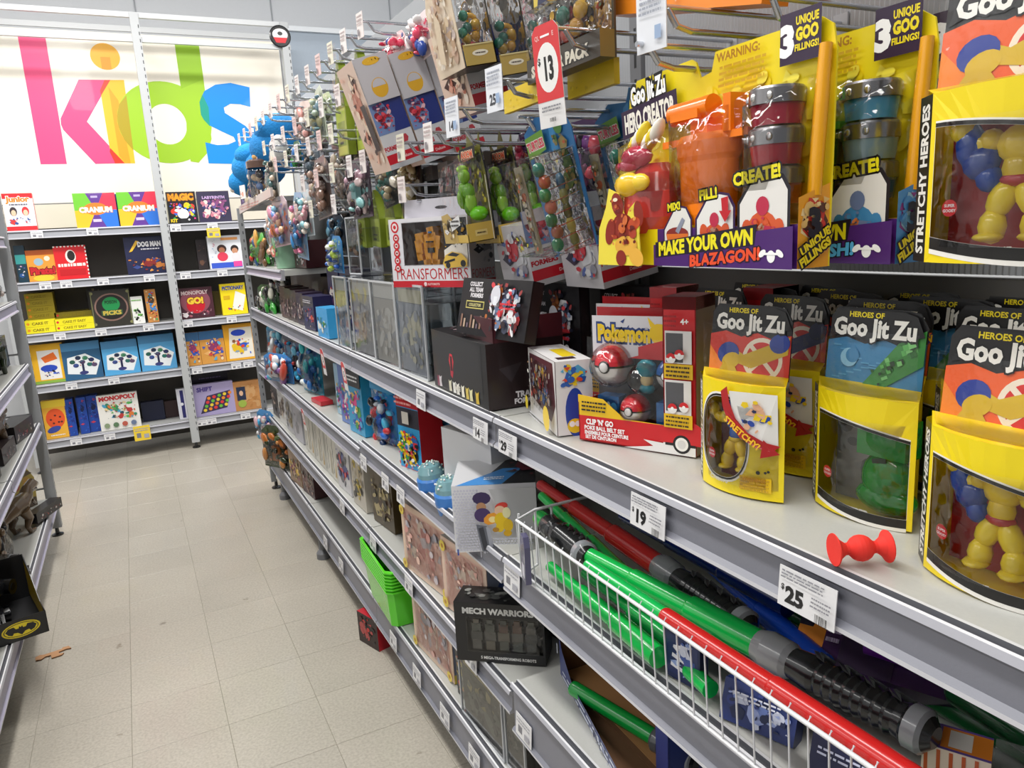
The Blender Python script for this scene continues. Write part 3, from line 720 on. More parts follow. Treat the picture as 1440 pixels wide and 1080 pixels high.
def ball_set(label):
    W, H, D = .243, .250, .08; root = empty('ball_set_box', label, 'toy box', 'red ball sets'); m = MB(); x0, x1 = -W/2, W/2; xs = x1-.062
    R = '#d21f26'
    # back, base, sides; the front is open above a low lip, a solid red flap closes the right third
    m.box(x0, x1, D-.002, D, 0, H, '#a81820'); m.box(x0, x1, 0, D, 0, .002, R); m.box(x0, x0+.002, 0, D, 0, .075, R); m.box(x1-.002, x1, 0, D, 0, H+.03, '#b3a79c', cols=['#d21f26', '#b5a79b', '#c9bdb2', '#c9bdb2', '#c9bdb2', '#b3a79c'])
    m.box(xs, x1, 0, .002, 0, H+.03, R); m.box(x0, xs, 0, .002, 0, .05, R); m.box(xs, xs+.002, 0, D, 0, H+.03, '#a01820'); m.box(xs, x1, 0, D, H+.008, H+.03, '#8e1c22')
    m.prism([(x0, .05), (xs, .05), (x0+.10, .052), (x0+.055, .085), (x0, .09)], 0, .0018, '#f0c21c')
    m.face(Matrix.Translation((0, .04, 0))); m.prism([(x0+.012, .16), (xs, .16), (xs, H-.01), (x0+.012, H-.012)], 0, .0015, '#dcdbe0')
    m.text('Pokemon', x0+.080, H-.043, .030, '#f3cf1e', .06, out='#27407e', ow=.11, fit=.112); m.flat([(x0+.074, H-.022), (x0+.080, H-.025), (x0+.084, H-.016)], '#27407e')
    m.oval(xs-.022, H-.045, .026, .020, '#f4cf22', -.5); m.flat([(xs-.05, H-.012), (xs-.045, H-.03), (xs-.03, H-.03)], '#f4cf22'); m.flat([(x0+.09, .16), (xs, .185), (xs, .16)], R); m.flat([(xs-.07, .182), (xs-.02, .196), (xs, .192), (xs, .16), (xs-.07, .16)], R)
    m.face(Matrix.Translation((0, D-.003, 0))); m.rect(x0, 0, xs, .165, '#4b4a50')
    m.face()
    u = x0; m.lines(x0+.008, .058, x0+.062, .080, 3, '#2a2320', 4)
    m.text("CLIP 'N' GO", x0+.048, .040, .0105, '#fff', .05, fit=.060); m.text('POKE BALL BELT SET', x0+.058, .028, .008, '#fff', .04, fit=.088); m.text('ENSEMBLE POUR CEINTURE', x0+.062, .0185, .007, '#fff', .04, fit=.095); m.text('SET DE CINTURON', x0+.050, .010, .007, '#fff', .04, fit=.068)
    m.flat([(x0+.10, .0), (xs, .0), (xs, .018), (xs-.04, .02), (xs-.02, .010)], '#f0eeee'); m.rect(xs, .0, x1, .020, '#f0eeee')
    m.oval(xs+.040, .020, .050, .045, R, 0, 24, 0, math.pi); m.rect(xs+.004, .016, x1, .021, '#17161a'); m.oval(xs+.036, .020, .017, .017, '#17161a', 0, 20); m.oval(xs+.036, .020, .0125, .0125, '#f6f4f2', 0, 20); m.oval(xs+.036, .020, .008, .008, '#e0dede', 0, 20)
    m.rect(xs+.006, H-.085, x1-.006, H-.028, '#e9e6e6'); m.rect(xs+.008, H-.083, xs+.040, H-.032, '#57575c')
    m.rect(xs+.004, H-.112, x1-.004, H-.086, '#eec11b'); m.lines(xs+.008, H-.110, x1-.01, H-.088, 3, '#4a3512', 6)
    m.rect(xs+.006, .075, x1-.006, H-.114, '#e9e6e6'); m.rect(xs+.008, .080, xs+.042, H-.118, '#57575c')
    m.rect(xs+.004, .050, x1-.004, .075, '#eec11b'); m.lines(xs+.008, .052, x1-.01, .073, 3, '#4a3512', 7)
    for (a, b_) in ((xs+.02, H-.075), (xs+.036, H-.068), (xs+.022, .086), (xs+.044, .090)):
        m.oval(a, b_, .009, .009, '#d21f26', 0, 14); m.oval(a, b_, .009, .009, '#f0eeee', 0, 10, math.pi, 2*math.pi); m.oval(a, b_, .003, .003, '#fff', 0, 8)
    m.lines(xs+.008, H-.022, x1-.03, H+.002, 3, '#9e141b', 8); m.text('4+', x1-.014, H-.010, .010, '#fff')
    m.build('box_body', root)
    b = MB(); ball(b, x0+.055, .045, .145, .038); b.build('large_ball', root)
    b = MB(); ball(b, x0+.108, .030, .066, .029); b.build('belt_ball', root)
    b = MB(); ball(b, xs-.004, .045, .135, .030, '#2a6fc0', '#e8e6e4'); b.build('blue_ball', root)
    b = MB(); b.box(x0+.032, x0+.078, .02, .05, .045, .088, '#2672b8', 'plastic'); b.face(Matrix.Translation((0, .02, 0))); b.rect(x0+.035, .052, x0+.075, .081, '#124a86'); b.oval(x0+.055, .067, .005, .010, '#cfe6f6'); b.oval(x0+.043, .067, .007, .009, '#4aa2dc'); b.oval(x0+.067, .067, .007, .009, '#4aa2dc'); b.face(); b.box(xs-.025, xs-.004, .02, .05, .045, .085, '#2672b8', 'plastic'); b.build('belt_buckle', root)
    b = MB(); b.blob(x0+.125, .045, .142, .021, .018, .018, '#45b3c4'); b.blob(x0+.125, .045, .120, .013, .012, .014, '#efd9a0'); b.blob(x0+.125, .045, .103, .016, .012, .010, '#3aa4b8'); b.build('small_figure', root)
    c = MB()
    for (a, b_, r_) in ((x0+.055, .145, .044), (x0+.108, .066, .033), (x0+.125, .125, .030)): c.blob(a, .04, b_, r_, .048, r_, '#fff', 'clear', 18)
    c.add([(x0+.012, .012, .045), (xs-.003, .012, .045), (xs-.003, .020, .2), (x0+.012, .020, .2)], [(0, 1, 2, 3)], '#fff', 'clear')
    c.build('blister', root)
    return root
bs = put(ball_set('red and white ball belt set in the open fronted box at the front'), .790, 1.096, ZM, -65)
b2 = dup(bs, 'red ball set box second from the front, behind the white figure box'); put(b2, .90, 1.27, ZM, -72)
b3 = dup(bs, 'rearmost red ball set box against the back panel'); put(b3, .99, 1.10, ZM, -80)

# ---------------------------------------------------------------- white window box of small figures
W, H, D = .135, .150, .200
rt = put(empty('figure_window_box', 'white window box of small yellow figures with a tall blue shape printed on its end', 'toy box'), .716, 1.250, ZM, -14)
m = MB(); m.box(-.0, .075, 0, .21, 0, H, '#eceaea'); x1 = .075
m.box(-.001, 0, .0, .21, 0, H, '#4a2430')
m.face(Matrix.Translation((0, 0, 0)))
m.oval(.038, .045, .021, .050, '#2648a8', 0, 24); m.oval(.036, .018, .016, .015, '#f2cf2a', 0, 16); m.oval(.030, .022, .006, .006, '#fff'); m.oval(.042, .022, .006, .006, '#fff'); m.busy(.008, .095, .068, .145, ['#f2cf2a', '#2d62b8', '#e04a2a', '#5cb0d8', '#f2cf2a'], 14, 5, .1, .3)
m.face(FT(H)); m.rect(.03, .05, .06, .15, '#f0d11d'); m.rect(.012, .02, .05, .045, '#3a2028')
m.face(Matrix(((0, 1, 0, 0), (-1, 0, 0, .21), (0, 0, 1, 0), (0, 0, 0, 1)))); m.lay = 10
m.rect(.0, .0, .21, .15, '#e8e5e4'); m.flat([(.012, .045), (.17, .020), (.205, .06), (.195, .145), (.012, .14)], '#5b2c34')
m.busy(.03, .045, .19, .135, ['#f0c93c', '#d0423a', '#e9e6dc', '#4a78b8', '#e8b890', '#3c2a2a', '#d8cfc8'], 60, 8, .05, .14)
m.oval(.175, .030, .024, .026, '#f2cf2a', 0, 16); m.oval(.015, .03, .012, .016, '#e9cf3a', 0, 12); m.lines(.04, .006, .13, .018, 2, '#d8d5dc', 5)
m.build('box_body', rt)
c = MB().add([(-.012, .195, .04), (-.014, .02, .03), (-.014, .015, .14), (-.012, .195, .14)], [(0, 1, 2, 3)], '#fff', 'clear'); c.build('clear_window', rt)

# ---------------------------------------------------------------- black boxed set and the tilted boxes
W, H, D = .375, .155, .20
rt = put(empty('black_toy_box', 'large black cardboard box with a red emblem beside the clear acrylic cases', 'toy box'), .703, 1.717, ZM, -92)
m = MB(); m.box(-W/2, W/2, 0, D, 0, H, '#232325', 'print', cols=['#232325', '#26191b', '#222', '#222', '#1d1c1e', '#111'])
m.face(); m.rect(-W/2+.01, .02, W/2-.03, H-.008, '#2a2a2c')
m.oval(-.045, .085, .017, .022, '#d8323e', 0, 6); m.oval(-.045, .058, .012, .018, '#b3283a', 0, 5); m.rect(-.052, .060, -.038, .098, '#3a1420')
for i, (u, cc) in enumerate(((-.15, '#8a3a52'), (-.135, '#cfc7c9'), (-.06, '#d8d2b8'), (-.03, '#f0eee6'), (-.005, '#e6e2d8'), (.03, '#f2ecd8'), (.06, '#d9c15a'), (.085, '#e2dcae'), (.125, '#d9b83a'))):
    m.flat([(u-.010, .004), (u+.010, .006), (u+.006, .022), (u+.010, .036), (u-.004, .030), (u-.012, .034)], cc)
m.text('Blast-E', -.01, .022, .012, '#e9e4d8', .04)
m.face(FR(W, D)); m.flat([(.03, .095), (.09, .105), (.06, .06)], '#3a3236'); m.text('TRANS', .10, .030, .014, '#e8e4e6', .05); m.text('FORMERS', .10, .014, .012, '#e8e4e6', .05); m.text('JL', .12, .085, .02, '#d8d4d6', .05, rot=.6)
m.face(FT(H)); m.busy(-W/2+.02, .01, W/2-.02, D*.5, ['#b9a3a8', '#6d4a55', '#cfc6c6', '#44393c'], 24, 3, .04, .12)
m.build('box_body', rt)
m = MB(); m.box(-W/2+.21, W/2, .02, .024, H, H+.055, '#4a1c24'); m.box(W/2-.003, W/2, .02, D, H, H+.055, '#54202a'); m.build('open_flap', rt)
m = MB(); m.prism([(-W/2, H), (-.05, H), (-.05, H+.045), (-W/2+.03, H+.042), (-W/2+.005, H+.02)], D*.55, D*.55+.003, '#b5b2ac'); m.build('inner_flap', rt)
def poster_box(label, W=.30, H=.135):
    m = MB(); m.box(-W/2, W/2, 0, .03, 0, H, '#17161a'); m.face()
    m.text('COLLECT', -W*.28, H*.90, .010, '#e6e2e6', .04); m.text('ALL TEAM', -W*.27, H*.80, .010, '#e6e2e6', .04); m.text('FORMERS', -W*.25, H*.70, .010, '#e6e2e6', .04); m.rect(-W*.40, H*.46, -W*.12, H*.60, '#c9bd6a'); m.rect(-W*.39, H*.48, -W*.13, H*.58, '#1f1c12'); m.text('COLLECTOR', -W*.26, H*.53, .007, '#d9cf8a')
    for i in range(7): m.rect(-W*.45+i*.015, H*.12, -W*.45+i*.015+.008, H*.35-.01*(i % 3), ['#8a6a5a', '#b9a08a', '#6a5a66'][i % 3])
    m.busy(-W*.06, .006, W*.46, H*.97, ['#c9ccd4', '#4a4f63', '#d8434a', '#b8682e', '#2d3148', '#e6e4e6', '#7d8fb0', '#31262c', '#9a3a3a'], 60, 12, .05, .16)
    m.oval(W*.10, H*.72, .020, .022, '#d4d4dc'); m.rect(W*.08, H*.55, W*.13, H*.70, '#e6e8ee'); m.lines(W*.18, H*.48, W*.40, H*.62, 2, '#d8323e')
    m.face(FR(W, .03)); m.rect(0.004, .004, .026, H-.004, '#241a1e')
    return tag(m.build('boxed_figure'), label, 'toy box', 'dark collector boxes')
p1 = put(poster_box('dark collector box leaning back on top of the large black box'), .718, 1.560, ZM+.166, -84, -14)
p2 = put(poster_box('dark collector box standing upright behind the tilted one', .24, .27), .94, 1.64, ZM, -88)
p3 = put(poster_box('dark collector box half hidden left of the red ball sets', .22, .265), 1.02, 1.44, ZM, -92)

# ================================================================ price tickets
def ticket(label, x, y, z, price, w=.072, h=.046, deg=AISLE, tilt=-4, name='price_ticket', yellow=False, seed=1, roll=0):
    m = MB().box(-w/2, w/2, -.0012, 0, 0, h, '#e9e8ea' if not yellow else '#f0cf3c'); m.face(Matrix.Translation((0, -.0012, 0)))
    if price:
        m.text(price, -w*.20, h*.36, h*.40, '#1b1b1d', .05); m.text('$', -w*.42, h*.50, h*.14, '#333')
        m.lines(-w*.45, h*.72, w*.30, h*.94, 3, '#8c8c94', seed); m.lines(w*.12, h*.36, w*.45, h*.62, 3, '#8c8c94', seed+3); m.barcode(w*.22, h*.06, w*.44, h*.28)
    else:
        m.rect(-w*.34, h*.20, -w*.08, h*.52, '#7c7c84'); m.lines(-w*.42, h*.62, w*.42, h*.88, 2, '#a8a8b0', seed); m.rect(w*.10, h*.15, w*.40, h*.42, '#a9a9b2')
    o = tag(m.build(name), label, 'price ticket', 'shelf price tickets'); put(o, x, y, z, deg, tilt, roll); return o
ticket('white price ticket reading 25 on the main shelf edge below the red suction toy', .672, .592, 1.168, '25', .086, .052)
ticket('white price ticket reading 19 on the main shelf edge', .672, .905, 1.168, '19', .088, .054, seed=5)
ticket('price ticket reading 29 just right of the shelf joint', .672, 1.395, 1.170, '29', .086, .050, seed=7)
ticket('price ticket reading 14 just left of the shelf joint', .672, 1.535, 1.170, '14', .080, .050, seed=9)
ticket('faded price ticket on the main shelf edge below the acrylic cases', .672, 1.93, 1.170, '', .07, .052, seed=9)
tk = [(.672, 2.62, .806, 'mid shelf edge under the blue plush bag'), (.672, 2.36, .806, 'mid shelf edge left of the printed block tower'), (.672, 2.20, .806, 'mid shelf edge below the printed block tower'), (.658, 1.385, .862, 'left end of the wire basket shelf'),
      (.672, 3.05, .495, 'lower shelf edge under the grey boxes'), (.672, 2.60, .495, 'lower shelf edge right of the shelf joint'), (.672, 2.20, .495, 'lower shelf edge under the pink set'), (.672, 1.70, .495, 'lower shelf edge beside the black warriors box'), (.658, 1.37, .495, 'near low shelf edge by the blue display carton'),
      (.672, 3.5, .17, 'bottom shelf edge by the empty stretch'), (.672, 3.2, .17, 'bottom shelf edge left of the green baskets'), (.672, 2.45, .17, 'bottom shelf edge under the green baskets'), (.672, 2.20, .17, 'bottom shelf edge below the lowest pink set'), (.672, 1.95, .17, 'bottom shelf edge right of the lowest pink set'), (.672, 1.73, .17, 'bottom shelf edge nearest the camera')]
for i, (x, y, z, d) in enumerate(tk): ticket('small white price ticket on the '+d, x, y, z, '', .075, .055, seed=i)
def red_tag(label, x, y, z, w=.05, h=.11, hang=False, deg=AISLE):
    m = MB().prism([(-w/2, 0), (w/2, 0), (w/2, h-.012), (w/2-.012, h), (-w/2+.012, h), (-w/2, h-.012)], -.001, 0, '#e8e6e6'); m.face(Matrix.Translation((0, -.001, 0)))
    m.flat([(-w/2, h*.26), (w/2, h*.26), (w/2, h-.012), (w/2-.012, h), (-w/2+.012, h), (-w/2, h-.012)], '#dd3a3e'); m.oval(0, h*.58, w*.40, h*.24, '#f4f2f0', 0, 24)
    if hang:
        m.text('13', .002, h*.58, h*.22, '#1a1a1c', .05, sx=.62); m.text('$', -w*.30, h*.66, h*.07, '#333'); m.rect(-w*.17, h*.875, w*.17, h*.895, '#fff'); m.text('QL', -w*.30, h*.885, h*.045, '#f4b7b5'); m.text('E', w*.30, h*.885, h*.045, '#f4b7b5'); m.lines(-w*.35, h*.15, w*.38, h*.22, 2, '#8a8a90'); m.barcode(-w*.06, h*.05, w*.2, h*.09)
    else: m.text('5', 0, h*.58, h*.2, '#1a1a1c')
    o = tag(m.build('clearance_tag'), label, 'price ticket', 'red clearance tags'); put(o, x, y, z, deg, 4); return o
red_tag('red clearance tag on the main shelf edge left of the acrylic cases', .665, 3.05, 1.10)
red_tag('red clearance tag on the main shelf edge just left of the acrylic cases', .665, 2.72, 1.09)
red_tag('red clearance tag on the mid shelf edge above the grey zigzag boxes', .665, 3.62, .74)
red_tag('large red and white hanging sign reading 13', .690, 1.172, 1.815, .075, .165, True, -84)

# ================================================================ wire basket front and the foam blasters of light
wb_ = empty('wire_basket_front', 'white wire fence along the front of the shelf full of toy swords', 'wire basket')
m = MB(); x0 = .640; yA, yB = 1.335, -.30
m.tube([(1.05, yA, 1.060), (.70, yA, 1.060), (x0, yA-.03, 1.060), (x0-.004, .6, 1.060), (x0, yB, 1.060)], .0032, '#e6e6e8', 'paint', 6); m.tube([(.70, yA, .935), (x0+.006, yA-.03, .935), (x0+.006, yB, .935)], .0028, '#e6e6e8', 'paint', 6)
m.build('rim_wire', wb_)
n = 0; y = yA-.03; up = MB().tube([(x0+.006, 0, .935), (x0-.001, 0, 1.060), (x0+.004, 0, 1.066)], .0014, '#dcdce0', 'paint', 5).build('upright_wire', wb_); up.location = (0, y, 0)
while y > yB:
    y -= .030; d = bpy.data.objects.new('upright_wire', up.data); C.objects.link(d); d.parent = wb_; d.location = (0, y, 0)
m = MB()
for x in (.66, .70, .74): m.tube([(x, yA, .935), (x, yA, 1.06)], .0028, '#dcdce0', 'paint', 5)
m.build('end_wires', wb_)
tg = MB().prism([(-.018, 0), (.018, 0), (.020, .08), (.012, .10), (-.012, .10), (-.020, .08)], 0, .012, '#5d5a78', 'plastic'); tg.face(); tg.rect(-.010, .01, .012, .04, '#c9c7d4'); tag(put(tg.build('security_tag'), .628, 1.262, .945, -105), 'purple-grey plastic tag clipped on the left end of the wire basket', 'security tag')

def blade(name, label, a, b_, r0, r1, col, steps=3, hilt=None, hl=.30, tip=None, group='toy light swords'):
    """telescoping round blade from a (tip) to b_ (root), with an optional ribbed hilt beyond b_"""
    a = Vector(a); b_ = Vector(b_); root = empty(name, label, 'toy sword', group); root.location = b_
    d = (b_-a); m = MB()
    for i in range(steps):
        p = -d*(1-i/steps); q = -d*(1-(i+1)/steps); r = r0+(r1-r0)*i/max(1, steps-1)
        m.tube([p, p+d.normalized()*.004, q], [r*.93, r, r], tip if (tip and i == 0) else col, 'plastic', 18)
    m.build('blade', root)
    if hilt:
        e = d.normalized(); h = MB()
        seq = [(0, 1.05, hilt), (.02, 1.25, hilt), (.06, 1.18, hilt), (.07, .98, '#26272a'), (.10, 1.1, '#1c1d20')]
        for k in range(9): seq += [(.11+k*.016, 1.12, '#1a1b1d'), (.119+k*.016, 1.0, '#26272a')]
        seq += [(.26, 1.12, '#1c1d20'), (.265, 1.25, '#8f9196'), (.285, 1.25, '#8f9196'), (.29, 1.0, '#222'), (.30, .6, '#333')]
        sc_ = hl/.30
        h.tube([e*(t*sc_) for t, _, _ in seq], [r1*k for _, k, _ in seq], hilt, 'plastic', 18, cols=[c for _, _, c in seq][:-1]); h.build('hilt', root)
        t = MB(); s = e.cross(Vector((0, 0, 1))).normalized(); u = s.cross(e)
        for k, (p, w_) in enumerate(((.085, .5), (.13, .7), (.17, .6), (.21, .4))):
            c = e*(p*sc_)+u*(r1*1.12); t.add([tuple(c+s*(-r1*w_)), tuple(c+e*.010*sc_+s*(-r1*.6)), tuple(c+e*.024*sc_+s*(-r1*.1)), tuple(c+e*.040*sc_+s*(r1*.05)), tuple(c+e*.030*sc_+s*(-r1*.5)), tuple(c+e*.012*sc_+s*(-r1*.95)-u*.004)], [(0, 1, 2, 3, 4, 5)], '#a6a8ad', 'metal')
            c = e*(p*sc_)-s*(r1*1.10)+u*r1*.3; t.add([tuple(c), tuple(c+e*.012+u*.014), tuple(c+e*.035+u*.010), tuple(c+e*.028-u*.006), tuple(c+e*.008-u*.010)], [(0, 1, 2, 3, 4)], '#b4b6ba', 'metal')
        t.build('hilt_trim', root)
    return root
G = '#0cb04a'; Rr = '#c3201f'; B = '#0b2f8e'
blade('toy_sword', 'green toy sword with silver and black hilt lying diagonally across the basket', (.700, 1.14, 1.035), (.742, .735, 1.035), .0155, .0225, G, 3, '#8d8f92', .255)
blade('toy_sword', 'long red toy sword with a green tip resting on the basket rim', (.672, 1.085, 1.040), (.672, .20, 1.050), .0125, .0185, Rr, 4, None, 0, '#12b552')
blade('toy_sword', 'red toy sword with grey hilt behind the diagonal green one', (.800, 1.49, 1.05), (.782, 1.02, 1.035), .013, .021, '#a81c1c', 3, '#77797c', .24)
blade('toy_sword', 'green toy sword reaching into the basket far left corner', (.785, 1.46, 1.035), (.735, 1.08, 1.015), .0105, .017, G, 3)
blade('toy_sword', 'toy sword hilt with green stub against the left end of the basket', (.745, 1.40, 1.010), (.735, 1.345, 1.015), .018, .021, G, 1, '#2c2d30', .23)
blade('toy_sword', 'upper dark blue toy sword lying under the main shelf', (.86, 1.24, 1.045), (.872, .80, 1.03), .016, .021, '#0a2470', 3)
blade('toy_sword', 'bright blue toy sword sloping down behind the black hilt', (.905, 1.02, 1.0), (.835, .70, .99), .013, .019, '#1146b8', 2)
blade('toy_sword', 'dark green toy sword deep in the basket below the price ticket 25', (.95, .98, .97), (.95, .45, .955), .018, .024, '#0a6a30', 3)
blade('toy_sword', 'green toy sword lying lowest against the wires of the basket', (.700, 1.28, .952), (.672, .88, .962), .012, .019, '#12b04a', 3)
blade('toy_sword', 'second green toy sword low behind the basket wires', (.735, 1.20, .960), (.712, .84, .965), .011, .018, '#109a44', 2)
blade('toy_sword', 'short green toy sword end among the blue packages in the basket', (.700, .84, .952), (.690, .78, .955), .014, .014, '#14b850', 1)
blade('toy_sword', 'short green toy sword end at the lower edge of the photo', (.72, .56, .955), (.715, .44, .96), .015, .017, '#14a84a', 1)
blade('toy_sword', 'dark green toy sword at the far right under the main shelf', (.93, .56, 1.0), (.90, .30, .99), .024, .026, '#0a5a2c', 1)
# packages between the swords
def small_pack(name, label, loc, deg, w, h, d, col, art, cat='toy package', group=None, tilt=0, side=None, roll=0, mat='print'):
    m = MB(); m.box(-w/2, w/2, 0, d, 0, h, col, mat, cols=[col, side or col, side or col, side or col, side or col, col] if side else None); m.face(); art(m, w, h)
    o = tag(m.build(name), label, cat, group); put(o, *loc, deg, tilt, roll); return o
def A_blue(m, w, h):
    m.rect(-w*.45, h*.1, w*.45, h*.9, '#1c2a5e'); m.text('HA', -w*.1, h*.5, h*.3, '#e8e6ee', .05, rot=1.4); m.busy(-w*.4, h*.1, w*.4, h*.9, ['#3b56a0', '#8fa3d8', '#d6d9ea'], 12, 3)
small_pack('sword_header_card', 'dark blue printed card with white letters behind the basket wires', (.690, .845, .930), -80, .07, .085, .02, '#18244e', A_blue, group='blue sword cards')
small_pack('sword_header_card', 'crumpled blue foil card low behind the basket wires', (.700, .70, .930), -70, .11, .06, .03, '#20306a', lambda m, w, h: (m.busy(-w*.45, h*.05, w*.45, h*.95, ['#6f86c8', '#c8cde0', '#2a3a80', '#14204a', '#9aa8d8'], 22, 6), m.lines(-w*.3, h*.62, w*.3, h*.80, 2, '#dfe2f0')), group='blue sword cards', tilt=-20)
small_pack('sword_header_card', 'dark blue leaflet with small white print at the bottom of the basket', (.70, .555, .930), -75, .09, .065, .02, '#171a44', lambda m, w, h: m.lines(-w*.4, h*.6, w*.4, h*.8, 2, '#d0d4ec'), group='blue sword cards', tilt=-15)
pp = put(empty('dart_set_package', 'purple toy package with orange corner panel half under the main shelf', 'toy package'), .835, .735, .985, -66, -50)
m = MB(); m.box(-.02, .215, 0, .045, 0, .115, '#3a1450', 'plastic'); m.face(); m.flat([(-.02, .02), (.02, .0), (.02, .05), (.002, .085), (-.02, .10)], '#f0902c'); m.flat([(-.02, .05), (.0, .05), (.004, .065), (-.02, .066)], '#1a1030'); m.oval(.006, .098, .026, .013, '#6a5a9c'); m.lines(.022, .03, .042, .06, 2, '#cbb8dc'); m.rect(.045, .0, .12, .115, '#2a0f3c'); m.build('purple_card', pp)
m = MB(); m.tube([(.08, -.01, .05), (.20, -.01, .045)], .022, '#6d1c9a', 'plastic', 16); m.tube([(.09, -.008, .09), (.19, -.01, .09)], .018, '#52127a', 'plastic', 16); m.build('purple_dart', pp)
cb = put(empty('dart_refill_box', 'small orange, purple and white striped box lying in the basket at lower right', 'toy box'), .780, .470, .930, -62)
m = MB(); m.box(-.03, .04, 0, .05, 0, .090, '#e8d4c2'); m.face()
for i in range(5): m.flat([(-.026+i*.013, .002), (-.022+i*.013, .002), (-.024+i*.013, .088), (-.028+i*.013, .088)], '#c4582c')
m.busy(-.02, .005, .035, .05, ['#2a2a2c', '#8a8a8c', '#3d3a44'], 10, 3)
m.face(FT(.09)); m.rect(-.03, 0, .04, .05, '#6a52a8'); m.rect(-.012, .004, .04, .046, '#e8892c'); m.rect(-.004, .008, .02, .042, '#eae6e0')
m.build('box_body', cb)
m = MB(); m.box(.042, .11, .0, .06, .0, .085, '#c4c0b6', 'case'); m.build('plastic_insert', cb)
sw = MB(); sw.lathe([(0, 0), (.021, 0), (.026, .01), (.026, .03), (.012, .03), (.012, .012), (0, .012)], 0, 0, '#4c4e52', 'plastic', 20); sw = sw
tag(put(sw.build('hilt_cap'), .80, .645, .99, 0, 60, -40), 'round dark cap lying at the end of the rear black hilt', 'toy part')

# ---------------------------------------------------------------- blue open display carton on the near low shelf
dc = put(empty('display_carton', 'open dark blue cardboard display carton with brown inside and one green sword', 'display carton'), .775, 1.392, .6135, -92)
m = MB(); NB = '#2c3a78'; BR = '#6b4a30'
m.box(0, .42, .30, .303, 0, .28, BR, 'matte'); m.box(0, .42, 0, .30, 0, .003, BR, 'matte')
m.box(0, .003, 0, .30, 0, .29, NB, cols=[NB, BR, NB, NB, NB, NB]); m.box(.38, .42, 0, .003, 0, .29, '#3c4688'); m.box(.417, .42, 0, .30, 0, .29, NB)
m.add([(0, 0, 0), (.42, -.085, 0), (.42, -.090, .036), (.10, -.024, .038), (.02, -.004, .07), (0, 0, .10)], [(0, 1, 2, 3, 4, 5)], NB); m.add([(0, 0, .001), (.42, -.085, .001), (.42, 0, .001)], [(0, 1, 2)], BR, 'matte')
m.face(Matrix.Rotation(math.atan2(-.085, .42), 4, 'Z') @ Matrix.Translation((0, -.003, 0)))
m.lines(.03, .010, .36, .030, 2, '#dfe4f4'); m.busy(.24, .004, .34, .034, ['#e4e6f0', '#8f96b8', '#1a2350', '#c8cce0'], 12, 4, .1, .35); m.rect(.004, .06, .009, .085, '#dfe4f4')
m.build('carton_body', dc)
m = MB(); m.box(.005, .40, .01, .29, .004, .006, '#a87a4c', 'matte'); m.build('carton_floor', dc)
blade('toy_sword', 'single green toy sword lying inside the blue display carton', (.748, 1.29, .645), (.800, 1.065, .645), .017, .021, '#0b9a3c', 1, '#5a5c60', .10)
for i, (y, x, h_, c_) in enumerate(((.83, .80, .24, '#26306e'), (.66, .80, .22, '#1c2458'))):
    small_pack('display_carton', ('dark blue carton with gold print right of the display carton', 'dark blue carton nearest the camera on the low shelf')[i], (x, y, .6135), -88, .15, h_, .2, c_, lambda m, w, h: (m.busy(-w*.4, h*.6, w*.4, h*.95, ['#d9b62a', '#8fa0e0', '#4a5ab0'], 10, 4), m.lines(-w*.3, h*.4, w*.3, h*.55, 2, '#dfe4f4')), 'display carton', 'blue cartons')

# ================================================================ shelf two, middle bay
Z2 = .8715
def A_board(pal, n=30, seed=1, title=None, tc='#fff', bg=None):
    def f(m, w, h):
        if bg: m.rect(-w/2+.002, .002, w/2-.002, h-.002, bg)
        m.busy(-w*.46, h*.05, w*.46, h*.72 if title else h*.95, pal, n, seed)
        if title: m.text(title, 0, h*.85, h*.11, tc, .05, fit=w*.8)
    return f
# white chequered racing-set box
rb = put(empty('white_toy_box', 'white box with grey chequer pattern and colourful toy picture at the shelf edge', 'toy box'), .715, 1.575, .9035-.032, -28)
W, H, D = .205, .172, .20
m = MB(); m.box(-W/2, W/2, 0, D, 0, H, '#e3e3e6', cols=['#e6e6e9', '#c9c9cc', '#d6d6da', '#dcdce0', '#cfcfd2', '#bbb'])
m.face()
for i in range(22):
    for j in range(8):
        u = -W/2+.003+j*.0075+(i % 2)*.00375; v = .003+i*.0076
        if v < H-.008 and u < -W/2+.066 or v < .05 and False: m.flat([(u, v+.0037), (u+.0037, v), (u+.0074, v+.0037), (u+.0037, v+.0074)], '#cfcfdc')
for i in range(6):
    for j in range(16):
        u = -W/2+.07+j*.0075+(i % 2)*.00375; v = .003+i*.0076; m.flat([(u, v+.0037), (u+.0037, v), (u+.0074, v+.0037), (u+.0037, v+.0074)], '#d4d4de')
m.rect(-W/2+.064, 0, -W/2+.066, H, '#b9b9c4')
m.flat([(-.01, H), (W/2, H), (W/2, .06), (.02, .10)], '#b7b7ba')
m.oval(-.028, .150, .022, .016, '#3a2a58', 0, 12); m.oval(-.030, .128, .012, .012, '#b98a66'); m.oval(-.028, .108, .020, .018, '#4a3568'); m.flat([(-.045, .085), (-.020, .080), (-.004, .012), (-.034, .016)], '#6a6d78'); m.flat([(-.040, .075), (-.028, .078), (-.018, .018), (-.030, .018)], '#3b3d46'); m.flat([(-.022, .078), (-.012, .072), (-.006, .02), (-.014, .018)], '#a9abb6')
m.oval(-.008, .098, .020, .014, '#f0a030', .5, 8); m.oval(-.004, .096, .010, .008, '#ffe9a0')
